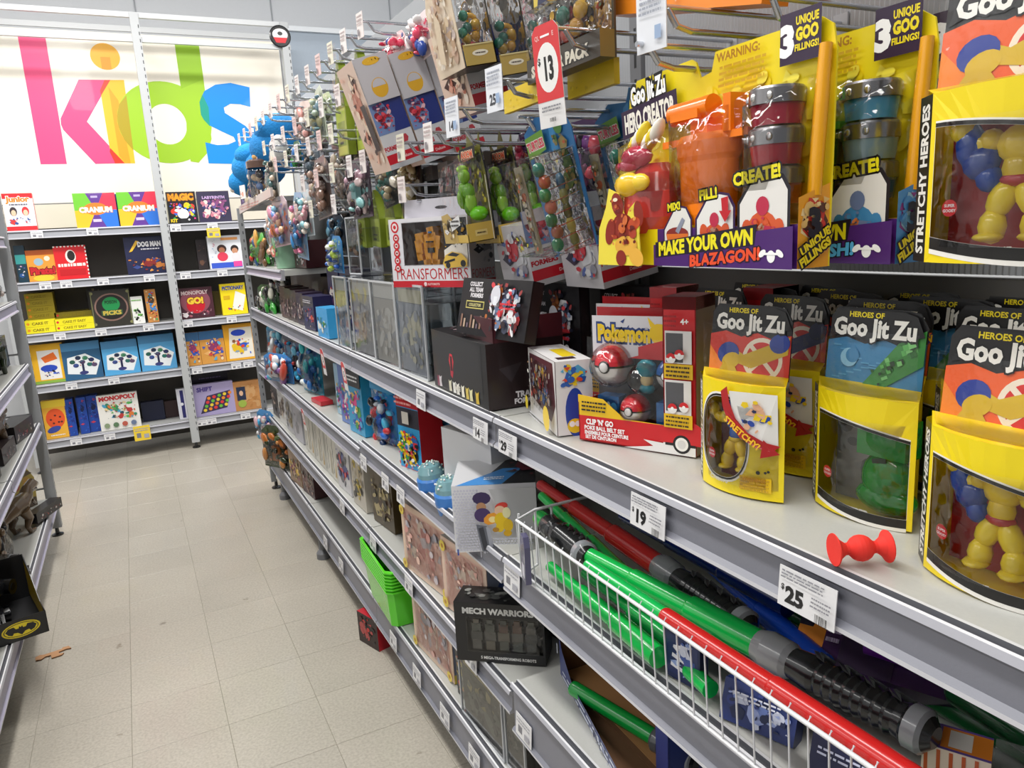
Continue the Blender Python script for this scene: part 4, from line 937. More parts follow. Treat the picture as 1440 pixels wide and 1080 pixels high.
m.oval(.018, .128, .016, .010, '#d23a2e', .3); m.oval(.014, .118, .013, .012, '#eac0a0'); m.oval(.016, .095, .016, .018, '#ecc61e'); m.oval(.030, .112, .010, .014, '#e8e2b0'); m.oval(.012, .075, .010, .012, '#ecc61e'); m.oval(.032, .080, .012, .016, '#e0b81e'); m.oval(.030, .060, .010, .008, '#d9a81c'); m.oval(.002, .070, .008, .006, '#b8862c'); m.rect(-W/2+.008, .008, -W/2+.012, .024, '#3a56a8'); m.lines(.058, .055, .066, .085, 5, '#3a3a3c')
m.face(FT(H)); m.flat([(-.04, .002), (W/2, .002), (W/2, D), (.03, D)], '#26262a'); m.flat([(-W/2+.01, .0), (.02, .0), (.07, .12), (.02, .12)], '#3f8ad0'); m.lines(-.025, .03, .025, .06, 2, '#dfeaf6'); m.busy(.02, .05, W/2, .18, ['#8a2a3a', '#4a4a50', '#7c3440'], 14, 3)
m.build('box_body', rb)
def white_box(label, loc, deg, W=.22, H=.26, D=.22):
    m = MB(); m.box(-W/2, W/2, 0, D, 0, H, '#dcdcdf'); m.face(); m.oval(W*.25, .05, .02, .03, '#2a2a30'); m.rect(-W/2+.004, .004, W/2-.004, .008, '#a6a6ac')
    m.face(FT(H)); m.busy(-W/2+.01, .02, W/2-.01, D-.02, ['#5a5a5e', '#a9a9ac', '#3d3d40', '#c9c9cc'], 18, 6, .03, .12); m.lines(.0, .05, .07, .065, 1, '#6b6b72')
    return tag(put(m.build('white_toy_box'), *loc, deg), label, 'toy box')
white_box('plain white box with sketchy black lines on its lid behind the chequered one', (.755, 1.83, Z2), -78, .23, .235, .22)
for i, (y, x) in enumerate(((2.03, .690), (1.88, .685))):
    r = put(empty('bubble_dome_toy', ('blue cone package with a clear speckled dome, left of two', 'blue cone package with a clear speckled dome, right of two')[i], 'toy package', 'blue dome packages'), x+.04, y, Z2)
    r.rotation_euler = (0, math.radians(-6), math.radians(20*i)); r.scale = (.82, .82, .82)
    m = MB(); m.lathe([(0, 0), (.050, 0), (.058, .045), (.058, .075), (.05, .085)], 0, 0, '#3a7cc8', 'print', 14); m.lathe([(.052, .075), (.05, .10), (.036, .125), (.0, .135)], 0, 0, '#8fc0c8', 'gel', 14); m.build('blue_shell', r)
    c = MB(); rr = random.Random(i)
    for q in range(26):
        a = rr.uniform(0, 6.3); t = rr.uniform(.1, 1.2); c.blob(.053*math.sin(t)*math.cos(a), .053*math.sin(t)*math.sin(a), .085+.052*math.cos(t), .004, .004, .004, rr.choice(['#e8f2e8', '#b8d8c8', '#f4f4f4']), 'plastic', 6)
    c.build('speckles', r)
def block_tower(label, loc, deg, W=.125, H=.29, D=.09):
    m = MB(); m.box(-W/2, W/2, 0, D, 0, H, '#c8202a', cols=['#3aa0d8', '#c8202a', '#8a1a20', '#e8e4e4', '#c8202a', '#c8202a']); m.face(); m.rect(-W/2, 0, W/2, .030, '#d42430'); m.rect(-W/2, H-.055, W/2, H, '#c8202a'); m.rect(-W/2, H-.12, W/2, H-.058, '#3a3a44'); m.lines(-.03, .009, .03, .021, 1, '#f6e04a')
    m.busy(-W/2+.004, .034, W/2-.004, H-.13, ['#f2cf1a', '#d8323a', '#1c1c20', '#4aa84a', '#f0eee8', '#c86a8a', '#2a6ab8', '#f2cf1a'], 60, 7, .06, .16); m.rect(-W*.1, H-.105, W*.2, H-.065, '#d9d3c8'); m.lines(-W*.4, H-.045, W*.4, H-.015, 2, '#f0a8a0')
    m.face(FL(W, D)); m.rect(0, 0, D, H, '#dcd8d8'); m.busy(.005, .01, D-.005, H*.5, ['#c8202a', '#2a2a30', '#4a8ac0', '#e6b8a8'], 16, 4)
    return tag(put(m.build('block_set_box'), *loc, deg), label, 'toy box')
block_tower('tall red and blue block set box standing at the shelf edge', (.730, 2.235, Z2), -76)
block_tower('dark red toy box with a white pattern behind the block set box', (.845, 2.28, Z2), -80, .16, .30)
def bag(name, label, loc, deg, w, h, cols, seed=1, cat='toy package', group=None, top=None):
    """soft clear-fronted bag: bulging pouch of small coloured shapes on a printed back"""
    r_ = random.Random(seed); root = empty(name, label, cat, group); put(root, *loc, deg)
    m = MB(); m.prism([(-w/2, 0), (w/2, 0), (w/2, h*.85), (w*.3, h), (-w*.3, h), (-w/2, h*.85)], .02, .023, cols[0])
    m.face(Matrix.Translation((0, .02, 0))); m.busy(-w*.45, h*.05, w*.45, h*.95, cols, 34, seed, .04, .13)
    if top: m.rect(-w*.48, h*.82, w*.48, h*.96, top)
    m.build('backing_card', root)
    f = MB()
    for i in range(26):
        x = r_.uniform(-.36, .36)*w; z = r_.uniform(.10, .80)*h; q = w*r_.uniform(.045, .12); f.blob(x, r_.uniform(-.012, .010), z, q, .014, q*r_.uniform(.5, 1.8), r_.choice(cols[1:]), n=7, rot=Matrix.Rotation(r_.uniform(0, 3), 3, 'Y'))
    f.box(-w*.12, w*.12, -.008, .012, h*.2, h*.55, cols[1], 'print')
    f.build('contents', root)
    c = MB(); N = 6; vs = []
    for i in range(N+1):
        for j in range(N+1):
            u, v = i/N, j/N; e_ = min(u, 1-u)*min(v, 1-v)*4; vs.append((-w/2+w*u, .018-.05*math.sqrt(max(0, e_))+r_.uniform(-.003, .003), h*.03+h*.8*v))
    c.add(vs, [(i*(N+1)+j, (i+1)*(N+1)+j, (i+1)*(N+1)+j+1, i*(N+1)+j+1) for i in range(N) for j in range(N)], '#fff', 'clear', True); c.build('clear_pouch', root)
    return root
BL = ['#1f8fcf', '#2a6fd0', '#12305a', '#e9eef2', '#d0303a', '#4ab8e0', '#1a1a20']
bag('plush_bag_package', 'blue and white plush toy in a clear bag beside the block set box', (.745, 2.60, Z2), -82, .20, .27, BL, 3, top='#2a9ad0')
bag('plush_bag_package', 'second blue plush toy package behind the first', (.86, 2.50, Z2), -90, .20, .28, BL, 5, top='#1f7fc0')
def card_pack(name, label, loc, deg, w, h, d, pal, title=None, tc='#fff', bg='#1c1c22', seed=2, group=None, cat='toy package', band=None, tilt=0, n=22, roll=0):
    def art(m, w, h):
        m.busy(-w*.46, h*.06, w*.46, h*.70, pal, n, seed)
        if band: m.rect(-w/2, h*.72, w/2, h, band)
        if title == 'SOS': m.text(title, 0, h*.84, h*.12, tc, .05, fit=w*.75)
        elif title: m.lines(-w*.36, h*.79, w*.36, h*.90, 2, tc, seed)
    return small_pack(name, label, loc, deg, w, h, d, bg, art, cat, group, tilt, None, roll)
TU = ['#3aa0d0', '#7a3a9a', '#e8c06a', '#f0f0ee', '#4a9a4a', '#e04a8a', '#2a5ab0']
card_pack('craft_tube', 'tall blue and purple craft pack with gold row of pens on the mid shelf', (.735, 2.90, .871), -84, .16, .27, .05, TU, 'ART', bg='#2f9ac8', seed=3, group='craft packs', band='#1a1a22')
card_pack('craft_tube', 'blue craft pack with black header and green picture', (.80, 2.72, .871), -84, .20, .28, .04, ['#4aa04a', '#2a8a6a', '#3ab0e0', '#e8e04a'], 'SLIME', bg='#22a0d8', seed=4, group='craft packs', band='#17171c')
card_pack('craft_tube', 'narrow purple and blue craft pack left of the blue one', (.745, 3.10, .871), -84, .12, .26, .05, TU, None, bg='#5a7ac0', seed=6, group='craft packs')
card_pack('craft_tube', 'narrow yellow and pink craft pack at the shelf edge', (.765, 3.27, .871), -84, .10, .23, .05, TU, None, bg='#9ac0d8', seed=8, group='craft packs')
card_pack('craft_tube', 'bright tinted pack standing at the back of the craft packs', (.90, 3.05, .871), -86, .22, .27, .04, TU, None, bg='#3070b0', seed=11, group='craft packs', band='#c04a5a')
bag('boat_toy_package', 'orange tipped blue water toy in clear wrap at the far left of the mid shelf', (.72, 4.62, .871), -78, .30, .30, ['#2a9ac8', '#e85a1c', '#1a5a9a', '#e8eef0', '#7ac8e0'], 7, group='water toys')
bag('boat_toy_package', 'dark blue water toy package right of the orange tipped one', (.74, 4.22, .871), -80, .28, .28, ['#14458a', '#2a9ac8', '#c83a3a', '#1c1c28', '#6ab8d8'], 8, group='water toys', top='#1c1c22')
bag('boat_toy_package', 'teal water toy package in the middle of the mid shelf', (.75, 3.85, .871), -80, .26, .30, ['#1a8aa8', '#2a6ab0', '#0f3a5a', '#3ac0c8', '#e0e8e8'], 9, group='water toys', top='#17171c')
bag('boat_toy_package', 'flat blue and white glider package lying over the shelf edge', (.66, 4.30, .871), -70, .30, .16, ['#3a8ad0', '#e8e8ee', '#8a5a9a', '#c04a3a', '#4ab0d8'], 12, group='water toys')
card_pack('craft_tube', 'small red striped pack lying flat on the mid shelf', (.72, 3.58, .871), -84, .14, .02, .06, ['#e8e0d8'], None, bg='#c8303a', seed=8, group='craft packs', n=3)

# ================================================================ shelf three
Z3 = .5535
def window_carton(label, loc, deg, W, H, D, col, pal, name='pink_doll_set', group='pink play sets', seed=1, title=None):
    root = put(empty(name, label, 'toy box', group), *loc, deg); m = MB()
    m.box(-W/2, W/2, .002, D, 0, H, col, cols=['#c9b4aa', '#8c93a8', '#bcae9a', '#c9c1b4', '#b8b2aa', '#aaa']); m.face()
    e_ = .02; m.lay = 0
    ring(m, [(-W/2+e_, e_), (W/2-e_, e_), (W/2-e_, H-e_), (-W/2+e_, H-e_)], [(-W/2, 0), (W/2, 0), (W/2, H), (-W/2, H)], col)
    m.rect(-W/2+e_, e_, W/2-e_, H-e_, '#e2b4a6'); m.busy(-W/2+e_, e_, W/2-e_, H-e_, pal, 30, seed, .05, .16)
    for (u, v) in ((-W/2+.02, H-.025), (-W/2+.015, .02), (W/2-.02, .02)): m.oval(u, v, .018, .018, '#e8cf4a', 0, 7); m.oval(u, v, .007, .007, '#c08a2a')
    if title: m.text(title, 0, H-.025, .022, '#fff', .04)
    m.face(FR(W, D)); m.rect(0, 0, D, .03, '#d6bf52'); m.oval(D*.5, H*.6, .02, .03, '#3a5aa0')
    m.build('box_body', root)
    c = MB().add([(-W/2+e_, -.004, e_), (W/2-e_, -.004, e_), (W/2-e_, -.004, H-e_), (-W/2+e_, -.004, H-e_)], [(0, 1, 2, 3)], '#fff', 'clear'); c.build('clear_window', root)
    return root
PK = ['#e8b0a4', '#f0c8b8', '#d89a92', '#d0c4c8', '#a8a4b0', '#f0dccc', '#d8a89c']
window_carton('pink window box play set at the left on the lower shelf', (.712, 2.125, Z3), -84, .32, .235, .10, '#e6c8b0', PK, seed=2)
window_carton('pink window box play set right of its twin on the lower shelf', (.722, 1.83, Z3), -84, .26, .225, .10, '#e2c4b0', PK, seed=3)
window_carton('pink window box play set on the bottom shelf', (.715, 2.13, .2685), -86, .30, .24, .09, '#e6c8b0', PK, seed=4)
# black robot set in a window box
mw = put(empty('robot_set_box', 'black window box reading MECH WARRIORS on the lower shelf', 'toy box'), .715, 1.595, Z3, -40)
W, H, D = .235, .165, .09; m = MB(); m.box(-W/2, W/2, .02, D, 0, H, '#1a1a1b'); m.face()
ring(m, [(-W/2+.032, .030), (W/2-.006, .030), (W/2-.006, H-.042), (-W/2+.032, H-.042)], [(-W/2, 0), (W/2, 0), (W/2, H), (-W/2, H)], '#1c1c1e')
m.box(-W/2, -W/2+.002, 0, .02, 0, H, '#161618'); m.box(W/2-.002, W/2, 0, .02, 0, H, '#161618'); m.box(-W/2, W/2, 0, .02, H-.002, H, '#161618')
m.text('MECH WARRIORS', -.002, H-.022, .016, '#c9c9c6', .05, fit=W*.80); m.text('5 MEGA-TRANSFORMING ROBOTS', .02, .013, .008, '#e0e0de', .03, fit=W*.62)
m.face(FT(H)); m.busy(-W/2+.01, .01, W/2-.01, D-.005, ['#5a5c5a', '#2c2c2e', '#8a8c88', '#3a3c3a'], 26, 3, .08, .25)
m.build('box_body', mw)
f = MB(); rr = random.Random(4)
for i in range(5):
    x = -W/2+.055+i*.036
    for z, rx, rz in ((.045, .012, .014), (.070, .015, .013), (.093, .012, .012), (.108, .008, .008)): f.box(x-rx, x+rx, .006, .018, z-rz, z+rz, rr.choice(['#4c524a', '#5e5d58', '#3c3f3c', '#6a6458', '#5a3c30']), 'plastic')
f.build('robots', mw)
MB().add([(-W/2+.03, -.0005, .028), (W/2-.005, -.0005, .028), (W/2-.005, -.0005, H-.04), (-W/2+.03, -.0005, H-.04)], [(0, 1, 2, 3)], '#fff', 'clear').build('clear_window', mw)
o = MB(); o.blob(0, 0, .018, .016, .014, .018, '#b8b0a8'); o.blob(.0, -.004, .032, .012, .010, .008, '#c8503a'); o.blob(.025, 0, .012, .014, .012, .012, '#4a4a4c'); o.blob(.045, .0, .008, .014, .008, .008, '#1c1c1e')
tag(put(o.build('small_robot_toy'), .690, 1.70, Z3, -60), 'tiny red and silver robot toy lying in front of the black warriors box', 'toy')
bx = MB(); bx.box(-.13, .13, 0, .10, 0, .13, '#1c1c1e'); bx.face(); bx.busy(-.12, .01, .12, .12, ['#3a3c3a', '#6a6c6a', '#b03030', '#8a8c88', '#222'], 40, 5, .05, .16)
tag(put(bx.build('robot_set_box'), .86, 1.72, Z3, -70), 'black robot box with a busy grey picture behind the warriors box', 'toy box')
# grey zigzag tool boxes
for i, (y, lab) in enumerate(((3.86, 'pale grey upright box with zigzag slots, leftmost of three'), (3.62, 'pale grey upright box with zigzag slots, middle of three'), (3.38, 'pale grey upright box with zigzag slots, rightmost of three'))):
    m = MB(); W, H, D = .225, .29, .12; m.box(-W/2, W/2, 0, D, 0, H, '#c9c7bd'); m.face(); m.rect(-W*.46, .01, W*.46, H-.02, '#d2d0c4')
    for u0 in (-.06, .035):
        P = [(u0+(.006 if k % 2 else -.006), .03+k*.022) for k in range(11)]; m.flat(P+[(u+.008, v) for u, v in P[::-1]], '#3c3a34')
    m.flat([(-.02, .02), (.02, .02), (.012, .12), (-.01, .14)], '#a8a08a'); m.flat([(.06, .02), (.09, .02), (.085, .10)], '#b9974a'); m.rect(-.10, .02, -.085, H-.05, '#b4b2a8')
    tag(put(m.build('tool_toy_box'), .72, y, Z3, -90), lab, 'toy box', 'pale grey slotted boxes')
def dino_art(m, w, h): m.busy(-w*.46, h*.05, w*.46, h*.95, ['#3c3424', '#6a5a34', '#8a7a4a', '#2a2418', '#b8a878', '#4a3020', '#7a3020', '#5a6a3a'], 40, 5)
card_pack('white_toy_box', 'white upright box with red white and blue print left of the dinosaur boxes', (.72, 3.16, Z3), -88, .19, .28, .12, ['#c8303a', '#2a3a8a', '#1c1c28', '#5a5a66'], None, bg='#d0ced0', seed=3, group='lower shelf boxes', cat='toy box')
card_pack('dinosaur_toy_box', 'beige box with yellow spine print beside the dinosaur boxes', (.72, 2.92, Z3), -88, .17, .29, .12, ['#c8b03a', '#2a2a24', '#8a7a5a', '#b8a888'], None, bg='#bdb6a8', seed=5, group='lower shelf boxes', cat='toy box')
card_pack('dinosaur_toy_box', 'dark brown dinosaur box on the lower shelf', (.74, 2.66, Z3), -84, .20, .27, .12, ['#3c3424', '#6a5a34', '#2a2418', '#b8a878', '#4a3020'], None, bg='#4a3c22', seed=6, group='lower shelf boxes', cat='toy box', n=30)
card_pack('dinosaur_toy_box', 'dark green dinosaur head box right of the brown one', (.80, 2.44, Z3), -74, .19, .20, .12, ['#5a6a2a', '#8a2a1c', '#2a3018', '#d8c89a', '#7a5a2a', '#1c1c14', '#4a2a6a'], None, bg='#3c3a20', seed=9, group='lower shelf boxes', cat='toy box', n=34)
card_pack('toy_tool_case', 'dark brown figure box at the far left end of the lower shelf', (.72, 4.86, Z3), -88, .18, .26, .12, ['#6a4a3a', '#2a2420', '#c8b0a0', '#4a3a30'], None, bg='#3c3430', seed=10, group='lower shelf boxes', cat='toy box')
card_pack('toy_tool_case', 'white and brown box second from the far end of the lower shelf', (.72, 4.62, Z3), -88, .19, .27, .12, ['#8a7a6a', '#c8b8a0', '#5a4a3a'], None, bg='#d9d8d4', seed=11, group='lower shelf boxes', cat='toy box')
card_pack('toy_tool_case', 'grey and tan box third from the far end of the lower shelf', (.72, 4.38, Z3), -88, .19, .27, .12, ['#6a6450', '#a89a7a', '#8a8a8c'], None, bg='#b8b8bc', seed=12, group='lower shelf boxes', cat='toy box')
card_pack('toy_tool_case', 'plain grey box left of the three slotted boxes', (.72, 4.14, Z3), -88, .19, .27, .12, ['#a8a8ac', '#8a8a90'], None, bg='#b4b3ba', seed=13, group='lower shelf boxes', cat='toy box', n=6)

# ================================================================ bottom shelf
def crate(label, loc, deg, z):
    m = MB(); L_, Wd, Hh = .185, .095, .150; c_ = '#5fdc2a'
    def loop(k, zz): a, b_ = L_*k, Wd*k; return [(-a, -b_+.02, zz), (-a+.02, -b_, zz), (a-.02, -b_, zz), (a, -b_+.02, zz), (a, b_-.02, zz), (a-.02, b_, zz), (-a+.02, b_, zz), (-a, b_-.02, zz)]
    L0, L1, L2, L3 = loop(.86, 0), loop(1, Hh), loop(1.06, Hh), loop(1.06, Hh-.0055); I1, I0 = loop(.975, Hh), loop(.84, .004)
    seqs = [(L0, L1[:]), (L3, L2)]
    def strip(A, B_, flip=False):
        vs = A+B_; n = 8; fs = [(i, (i+1) % n, (i+1) % n+n, i+n) for i in range(n)]; m.add(vs, fs, c_, 'plastic')
    strip(L0, L1); strip(L3, L2); strip(loop(1, Hh-.0055), L3); strip(L2, I1); strip(I1, I0); m.add(I0, [tuple(range(8))], c_, 'plastic'); m.add(L0, [tuple(range(7, -1, -1))], c_, 'plastic')
    o = tag(m.build('green_basket'), label, 'basket', 'stacked green baskets'); put(o, loc[0], loc[1], z, deg); return o
for i in range(7):
    crate(('bright green plastic basket at the bottom of the stack', 'bright green basket second from the bottom', 'bright green basket third from the bottom', 'middle bright green basket of the stack', 'bright green basket third from the top', 'bright green basket second from the top', 'topmost bright green basket of the stack')[i], (.755, 2.57), -92, .2685+i*.0125)
rb_ = MB(); rb_.box(-.07, .07, 0, .10, 0, .135, '#a81c28', cols=['#2a1416', '#b81c2c', '#c02a38', '#c9bcb4', '#b81c2c', '#222']); rb_.face(); rb_.busy(-.06, .01, .06, .125, ['#c82a2a', '#1c1c20', '#b84a4a', '#4a2020'], 16, 4)
tag(put(rb_.build('red_toy_box'), .668, 2.80, .0, -72), 'small dark red box standing on the floor under the bottom shelf', 'toy box')
def clear_case(label, loc, deg, W, H, D, cat='toy package', fill=None, name='clear_case', group='clear acrylic cases'):
    root = put(empty(name, label, cat, group), *loc, deg); m = MB()
    m.box(-W/2, W/2, 0, D, 0, H, '#fff', 'case'); m.build('clear_shell', root)
    f = MB()
    for x in (-W/2, W/2):
        for y in (0, D): f.box(x-.0025, x+.0025, y-.0025, y+.0025, 0, H, '#b9bcc0', 'plastic')
    for z in (0, H): f.box(-W/2, W/2, -.0025, .0025, z-.003, z+.003, '#c4c6ca', 'plastic'); f.box(-W/2, W/2, D-.0025, D+.0025, z-.003, z+.003, '#a4a6aa', 'plastic')
    f.box(-W/2+.004, W/2-.004, .004, D-.004, H*.80, H*.805, '#8f9296', 'plastic'); f.build('case_edges', root)
    if fill:
        g_ = MB(); g_.box(-W/2+.006, W/2-.006, .006, .008, .006, H*.98, fill[0]); g_.face(Matrix.Translation((0, .006, 0))); g_.rect(-W*.44, H*.80, W*.44, H*.95, fill[min(3, len(fill)-1)]); g_.busy(-W*.44, .02, W*.44, H*.78, fill, 26, int(W*999)+len(label), .06, .2); g_.build('insert_card', root)
    return root
for i, (y, W, fill) in enumerate(((2.82, .16, ['#a8bcd0', '#c4ced8', '#7a96b8', '#dce2e8']), (2.56, .22, ['#b0aeb0', '#c8c4be', '#8c8a8e', '#d8d4c8']), (2.32, .22, ['#b8b2a8', '#9a9aa0', '#c8c0b4', '#dcd8d0']), (2.08, .22, ['#a4a8b2', '#bcc0c8', '#7c808a', '#d8d2b8']))):
    clear_case(('narrow clear case with a pale blue insert, leftmost of the acrylic cases', 'second clear acrylic case from the left', 'third clear acrylic case from the left', 'rightmost clear acrylic case, next to the large black box')[i], (.70+.004*i, y, ZM), -88, W, .265, .20, fill=fill)
clear_case('tall narrow clear tube case standing on top of the acrylic cases', (.78, 2.86, ZM+.27), -80, .10, .21, .09)
clear_case('low clear case holding a grey robot insert on the bottom shelf', (.70, 1.72, .2685), -88, .26, .20, .12, fill=['#6a6860', '#3c3c3a', '#8a8a80', '#b8a878'], group='bottom shelf cases')
clear_case('low clear case with dark lid nearest the camera on the bottom shelf', (.71, 1.53, .2685), -88, .10, .22, .14, fill=['#5a5850', '#2c2c2a', '#7a7a70'], group='bottom shelf cases')
card_pack('robot_set_box', 'dark robot box on the bottom shelf left of the low clear cases', (.72, 1.90, .2685), -88, .08, .20, .12, ['#b8a04a', '#3c3c3a', '#8a8a80', '#c84a2a'], None, bg='#1c1c1e', seed=13, cat='toy box')
bag('dinosaur_plush', 'orange and green leafy dinosaur toy sticking out at the end of the bottom shelf', (.66, 4.62, .272), -60, .30, .27, ['#3a4a2a', '#b86a2a', '#4a5a30', '#c8884a', '#2c3820'], 21, cat='toy')
bag('dinosaur_plush', 'blue white and black toy hanging over the end of the lower shelf', (.645, 4.95, .38), -70, .22, .20, ['#3a8ac8', '#e8e8ea', '#1a2a6a', '#d8b0b8', '#2aa0d0'], 22, cat='toy')
card_pack('dinosaur_toy_box', 'yellow spined toy box with brown figures at the bottom shelf end', (.70, 4.28, .2685), -84, .22, .23, .12, ['#6a4a3a', '#b89a7a', '#4a4a3a', '#8a3a4a', '#e8c04a'], None, bg='#8a6a4a', seed=14, group='bottom shelf boxes', cat='toy box', n=30)
card_pack('dinosaur_toy_box', 'dark red and brown toy box beside the empty stretch of bottom shelf', (.72, 4.04, .2685), -84, .20, .20, .12, ['#4a3a34', '#a88a7a', '#6a2a34', '#8a8a7a'], None, bg='#4a2c30', seed=15, group='bottom shelf boxes', cat='toy box', n=26)

# ================================================================ far end of the main shelf
def vbox(label, y, x, W, H, D, pal, bg, seed, title=None, band=None, z=ZM, deg=-86, name='collector_box', group='small collector boxes', n=16):
    return card_pack(name, label, (x, y, z), deg, W, H, D, pal, title, '#d8d4e0', bg, seed, group, 'toy box', band, n=n)
NV = ['#e8e0d8', '#c83a2a', '#3a3a7a', '#f0c8a0', '#5a3a6a', '#1c1c40']
vbox('dark blue collector box in front, right of a row of dark spines', 3.50, .715, .17, .155, .09, NV, '#23214a', 3, 'FIGURE')
vbox('small bright blue and white box with a green dome picture', 3.17, .70, .15, .125, .07, ['#2a9ad8', '#3a8a3a', '#f0f0e8', '#1c3a1c'], '#3aa0dc', 4)
for i, (y, bg) in enumerate(((3.76, '#2c2038'), (3.92, '#3a2c34'), (4.06, '#3c2420'), (4.20, '#4a2a28'))):
    vbox(f'dark collector box, {ORD[i]} to the left of the blue front box', y, .73, .12, .155+.004*i, .10, ['#8a6a6a', '#4a3040', '#c8b8b0', '#2a1c28'], bg, 6+i)
vbox('tall navy box with a red figure print behind the front collector boxes', 3.30, .86, .22, .27, .10, NV, '#211f42', 11, 'FIGURE')
vbox('tall navy box left of its taller twin at the back of the main shelf', 3.62, .87, .17, .27, .10, NV, '#2a2850', 12)
for i in range(5):
    vbox(f'dark brown box at the back of the main shelf, {ORD[i]} from the far end', 4.86-.22*i, .92, .17, .21+.012*(i % 2), .12, ['#5a4a48', '#2a2222', '#7a5a50'], '#2c2424', 20+i, n=8)
bag('plush_toy', 'green leafy plush toy at the far end of the main shelf', (.70, 4.62, ZM), -80, .34, .16, ['#2a5a2a', '#2f7a2c', '#3a9a3a', '#1c1c1c', '#e8e8d8'], 31, cat='plush toy')
bag('plush_toy', 'black eared plush toy above the green leafy one', (.76, 4.45, ZM+.10), -80, .26, .14, ['#1c1c1c', '#2a2a2a', '#e8e8e0', '#3a7a3a'], 32, cat='plush toy')
# on the shelf above
Z4 = 1.503
bag('plush_toy', 'colourful dragon toy in clear wrap at the left end of the upper shelf', (.72, 4.78, Z4), -80, .36, .20, ['#3a6a3a', '#3a9a2a', '#c83a2a', '#2a5a8a', '#d8a04a', '#5ab04a', '#6a4a2a'], 33, cat='toy package')
bag('plush_toy', 'green and orange toy in clear wrap second from the left on the upper shelf', (.86, 4.62, Z4), -80, .28, .26, ['#5a4a2a', '#3a9a2a', '#b86a2a', '#2a2a1c', '#d8c84a'], 34, cat='toy package')
bk = MB(); bk.lathe([(0, 0), (.085, 0), (.10, .17), (.104, .175), (.100, .175), (.096, .17), (0, .165)], 0, 0, '#8fb89a', 'plastic', 20); bk.face(Matrix.Translation((0, -.10, 0))); bk.oval(0, .09, .035, .03, '#c85a4a'); bk.oval(0, .09, .02, .018, '#f0c8b0'); bk.busy(-.07, .02, .07, .15, ['#4a9a4a', '#e8e8d8', '#6ab05a'], 8, 3, .06, .12)
tag(put(bk.build('green_bucket'), .80, 4.18, Z4, -80), 'pale green bucket with a round picture on the upper shelf', 'bucket')
gb = MB(); [gb.blob(.06*math.cos(a), .05*math.sin(a), .01*(a % 2), .04, .035, .03, c) for a, c in ((0, '#2a7a2a'), (1.2, '#3a9a2c'), (2.4, '#4aa83a'), (3.6, '#2a6a2a'), (5, '#5ab04a'))]
tag(put(gb.build('green_toy_heap'), .80, 4.18, Z4+.20), 'heap of green rubber toys on top of the pale green bucket', 'toy')
card_pack('toy_box', 'dark green and red box with a clear window right of the green bucket', (.80, 3.98, Z4), -84, .18, .14, .12, ['#1c1c1c', '#2a4a2a', '#8a1c1c', '#c8c8c8'], None, bg='#3a1418', seed=41, cat='toy box')
# sloping shelf on top of the end: plush and jars
def plush(label, loc, c1, sc_=1.0, seed=1):
    m = MB(); s = sc_
    m.blob(0, 0, .16*s, .20*s, .15*s, .13*s, c1, 'soft', 18); m.blob(-.10*s, -.05*s, .06*s, .13*s, .11*s, .10*s, c1, 'soft', 16); m.blob(.06*s, -.02*s, .24*s, .14*s, .12*s, .09*s, c1, 'soft', 16)
    m.blob(.16*s, -.06*s, .14*s, .05*s, .05*s, .07*s, '#e8e6e2', 'soft', 12, Matrix.Rotation(.5, 3, 'Y'))
    m.blob(-.12*s, -.13*s, .02*s, .05*s, .02*s, .03*s, '#d8cfc4', 'soft', 10)
    return tag(put(m.build('blue_plush'), *loc, -80), label, 'plush toy', 'big blue plush toys')
plush('big round blue plush toy overlapping the letter s panel, left of two', (.76, 4.86, 1.955), '#1a83c6', .80)
plush('big blue plush toy behind the chrome hooks, right of two', (.84, 4.42, 1.99), '#1879bb', 1.0)
jr = put(empty('toy_jar', 'clear jar of dark figures with a brown lid on the sloping shelf', 'toy jar'), .74, 4.42, 1.885)
m = MB(); m.lathe([(0, 0), (.075, 0), (.08, .03), (.08, .14), (.07, .16)], 0, 0, '#fff', 'clear', 18); m.build('clear_shell', jr)
m = MB(); m.lathe([(.084, .155), (.084, .19), (.07, .20), (0, .2)], 0, 0, '#5a4238', 'plastic', 18); m.blob(0, 0, .215, .05, .05, .025, '#c89a5a'); m.build('lid', jr)
m = MB(); rr = random.Random(3)
for i in range(16): m.blob(rr.uniform(-.045, .045), rr.uniform(-.045, .045), rr.uniform(.02, .13), .022, .022, .02, rr.choice(['#2a3a7a', '#8a6a4a', '#e0c8a8', '#3a3030', '#5a78a8']), n=8)
m.build('figures', jr)
bag('figure_pack', 'cream and brown character pack at the left end of the sloping shelf', (.72, 4.84, 1.88), -80, .24, .15, ['#8a6a4a', '#d8c8a8', '#3a3a6a', '#c89a3a', '#e8e0d8'], 35)
card_pack('small_box', 'small dark blue box at the corner of the sloping shelf', (.70, 5.03, 1.865), -80, .07, .07, .06, ['#2a2a7a', '#8a8ad0'], None, bg='#26266a', seed=5, cat='toy box', n=5)
card_pack('small_sign', 'small white sign with a red picture on the sloping shelf', (.655, 4.66, 1.895), -80, .09, .075, .003, ['#d84a3a', '#e8a088'], None, bg='#f0ecea', seed=6, cat='sign', n=4)

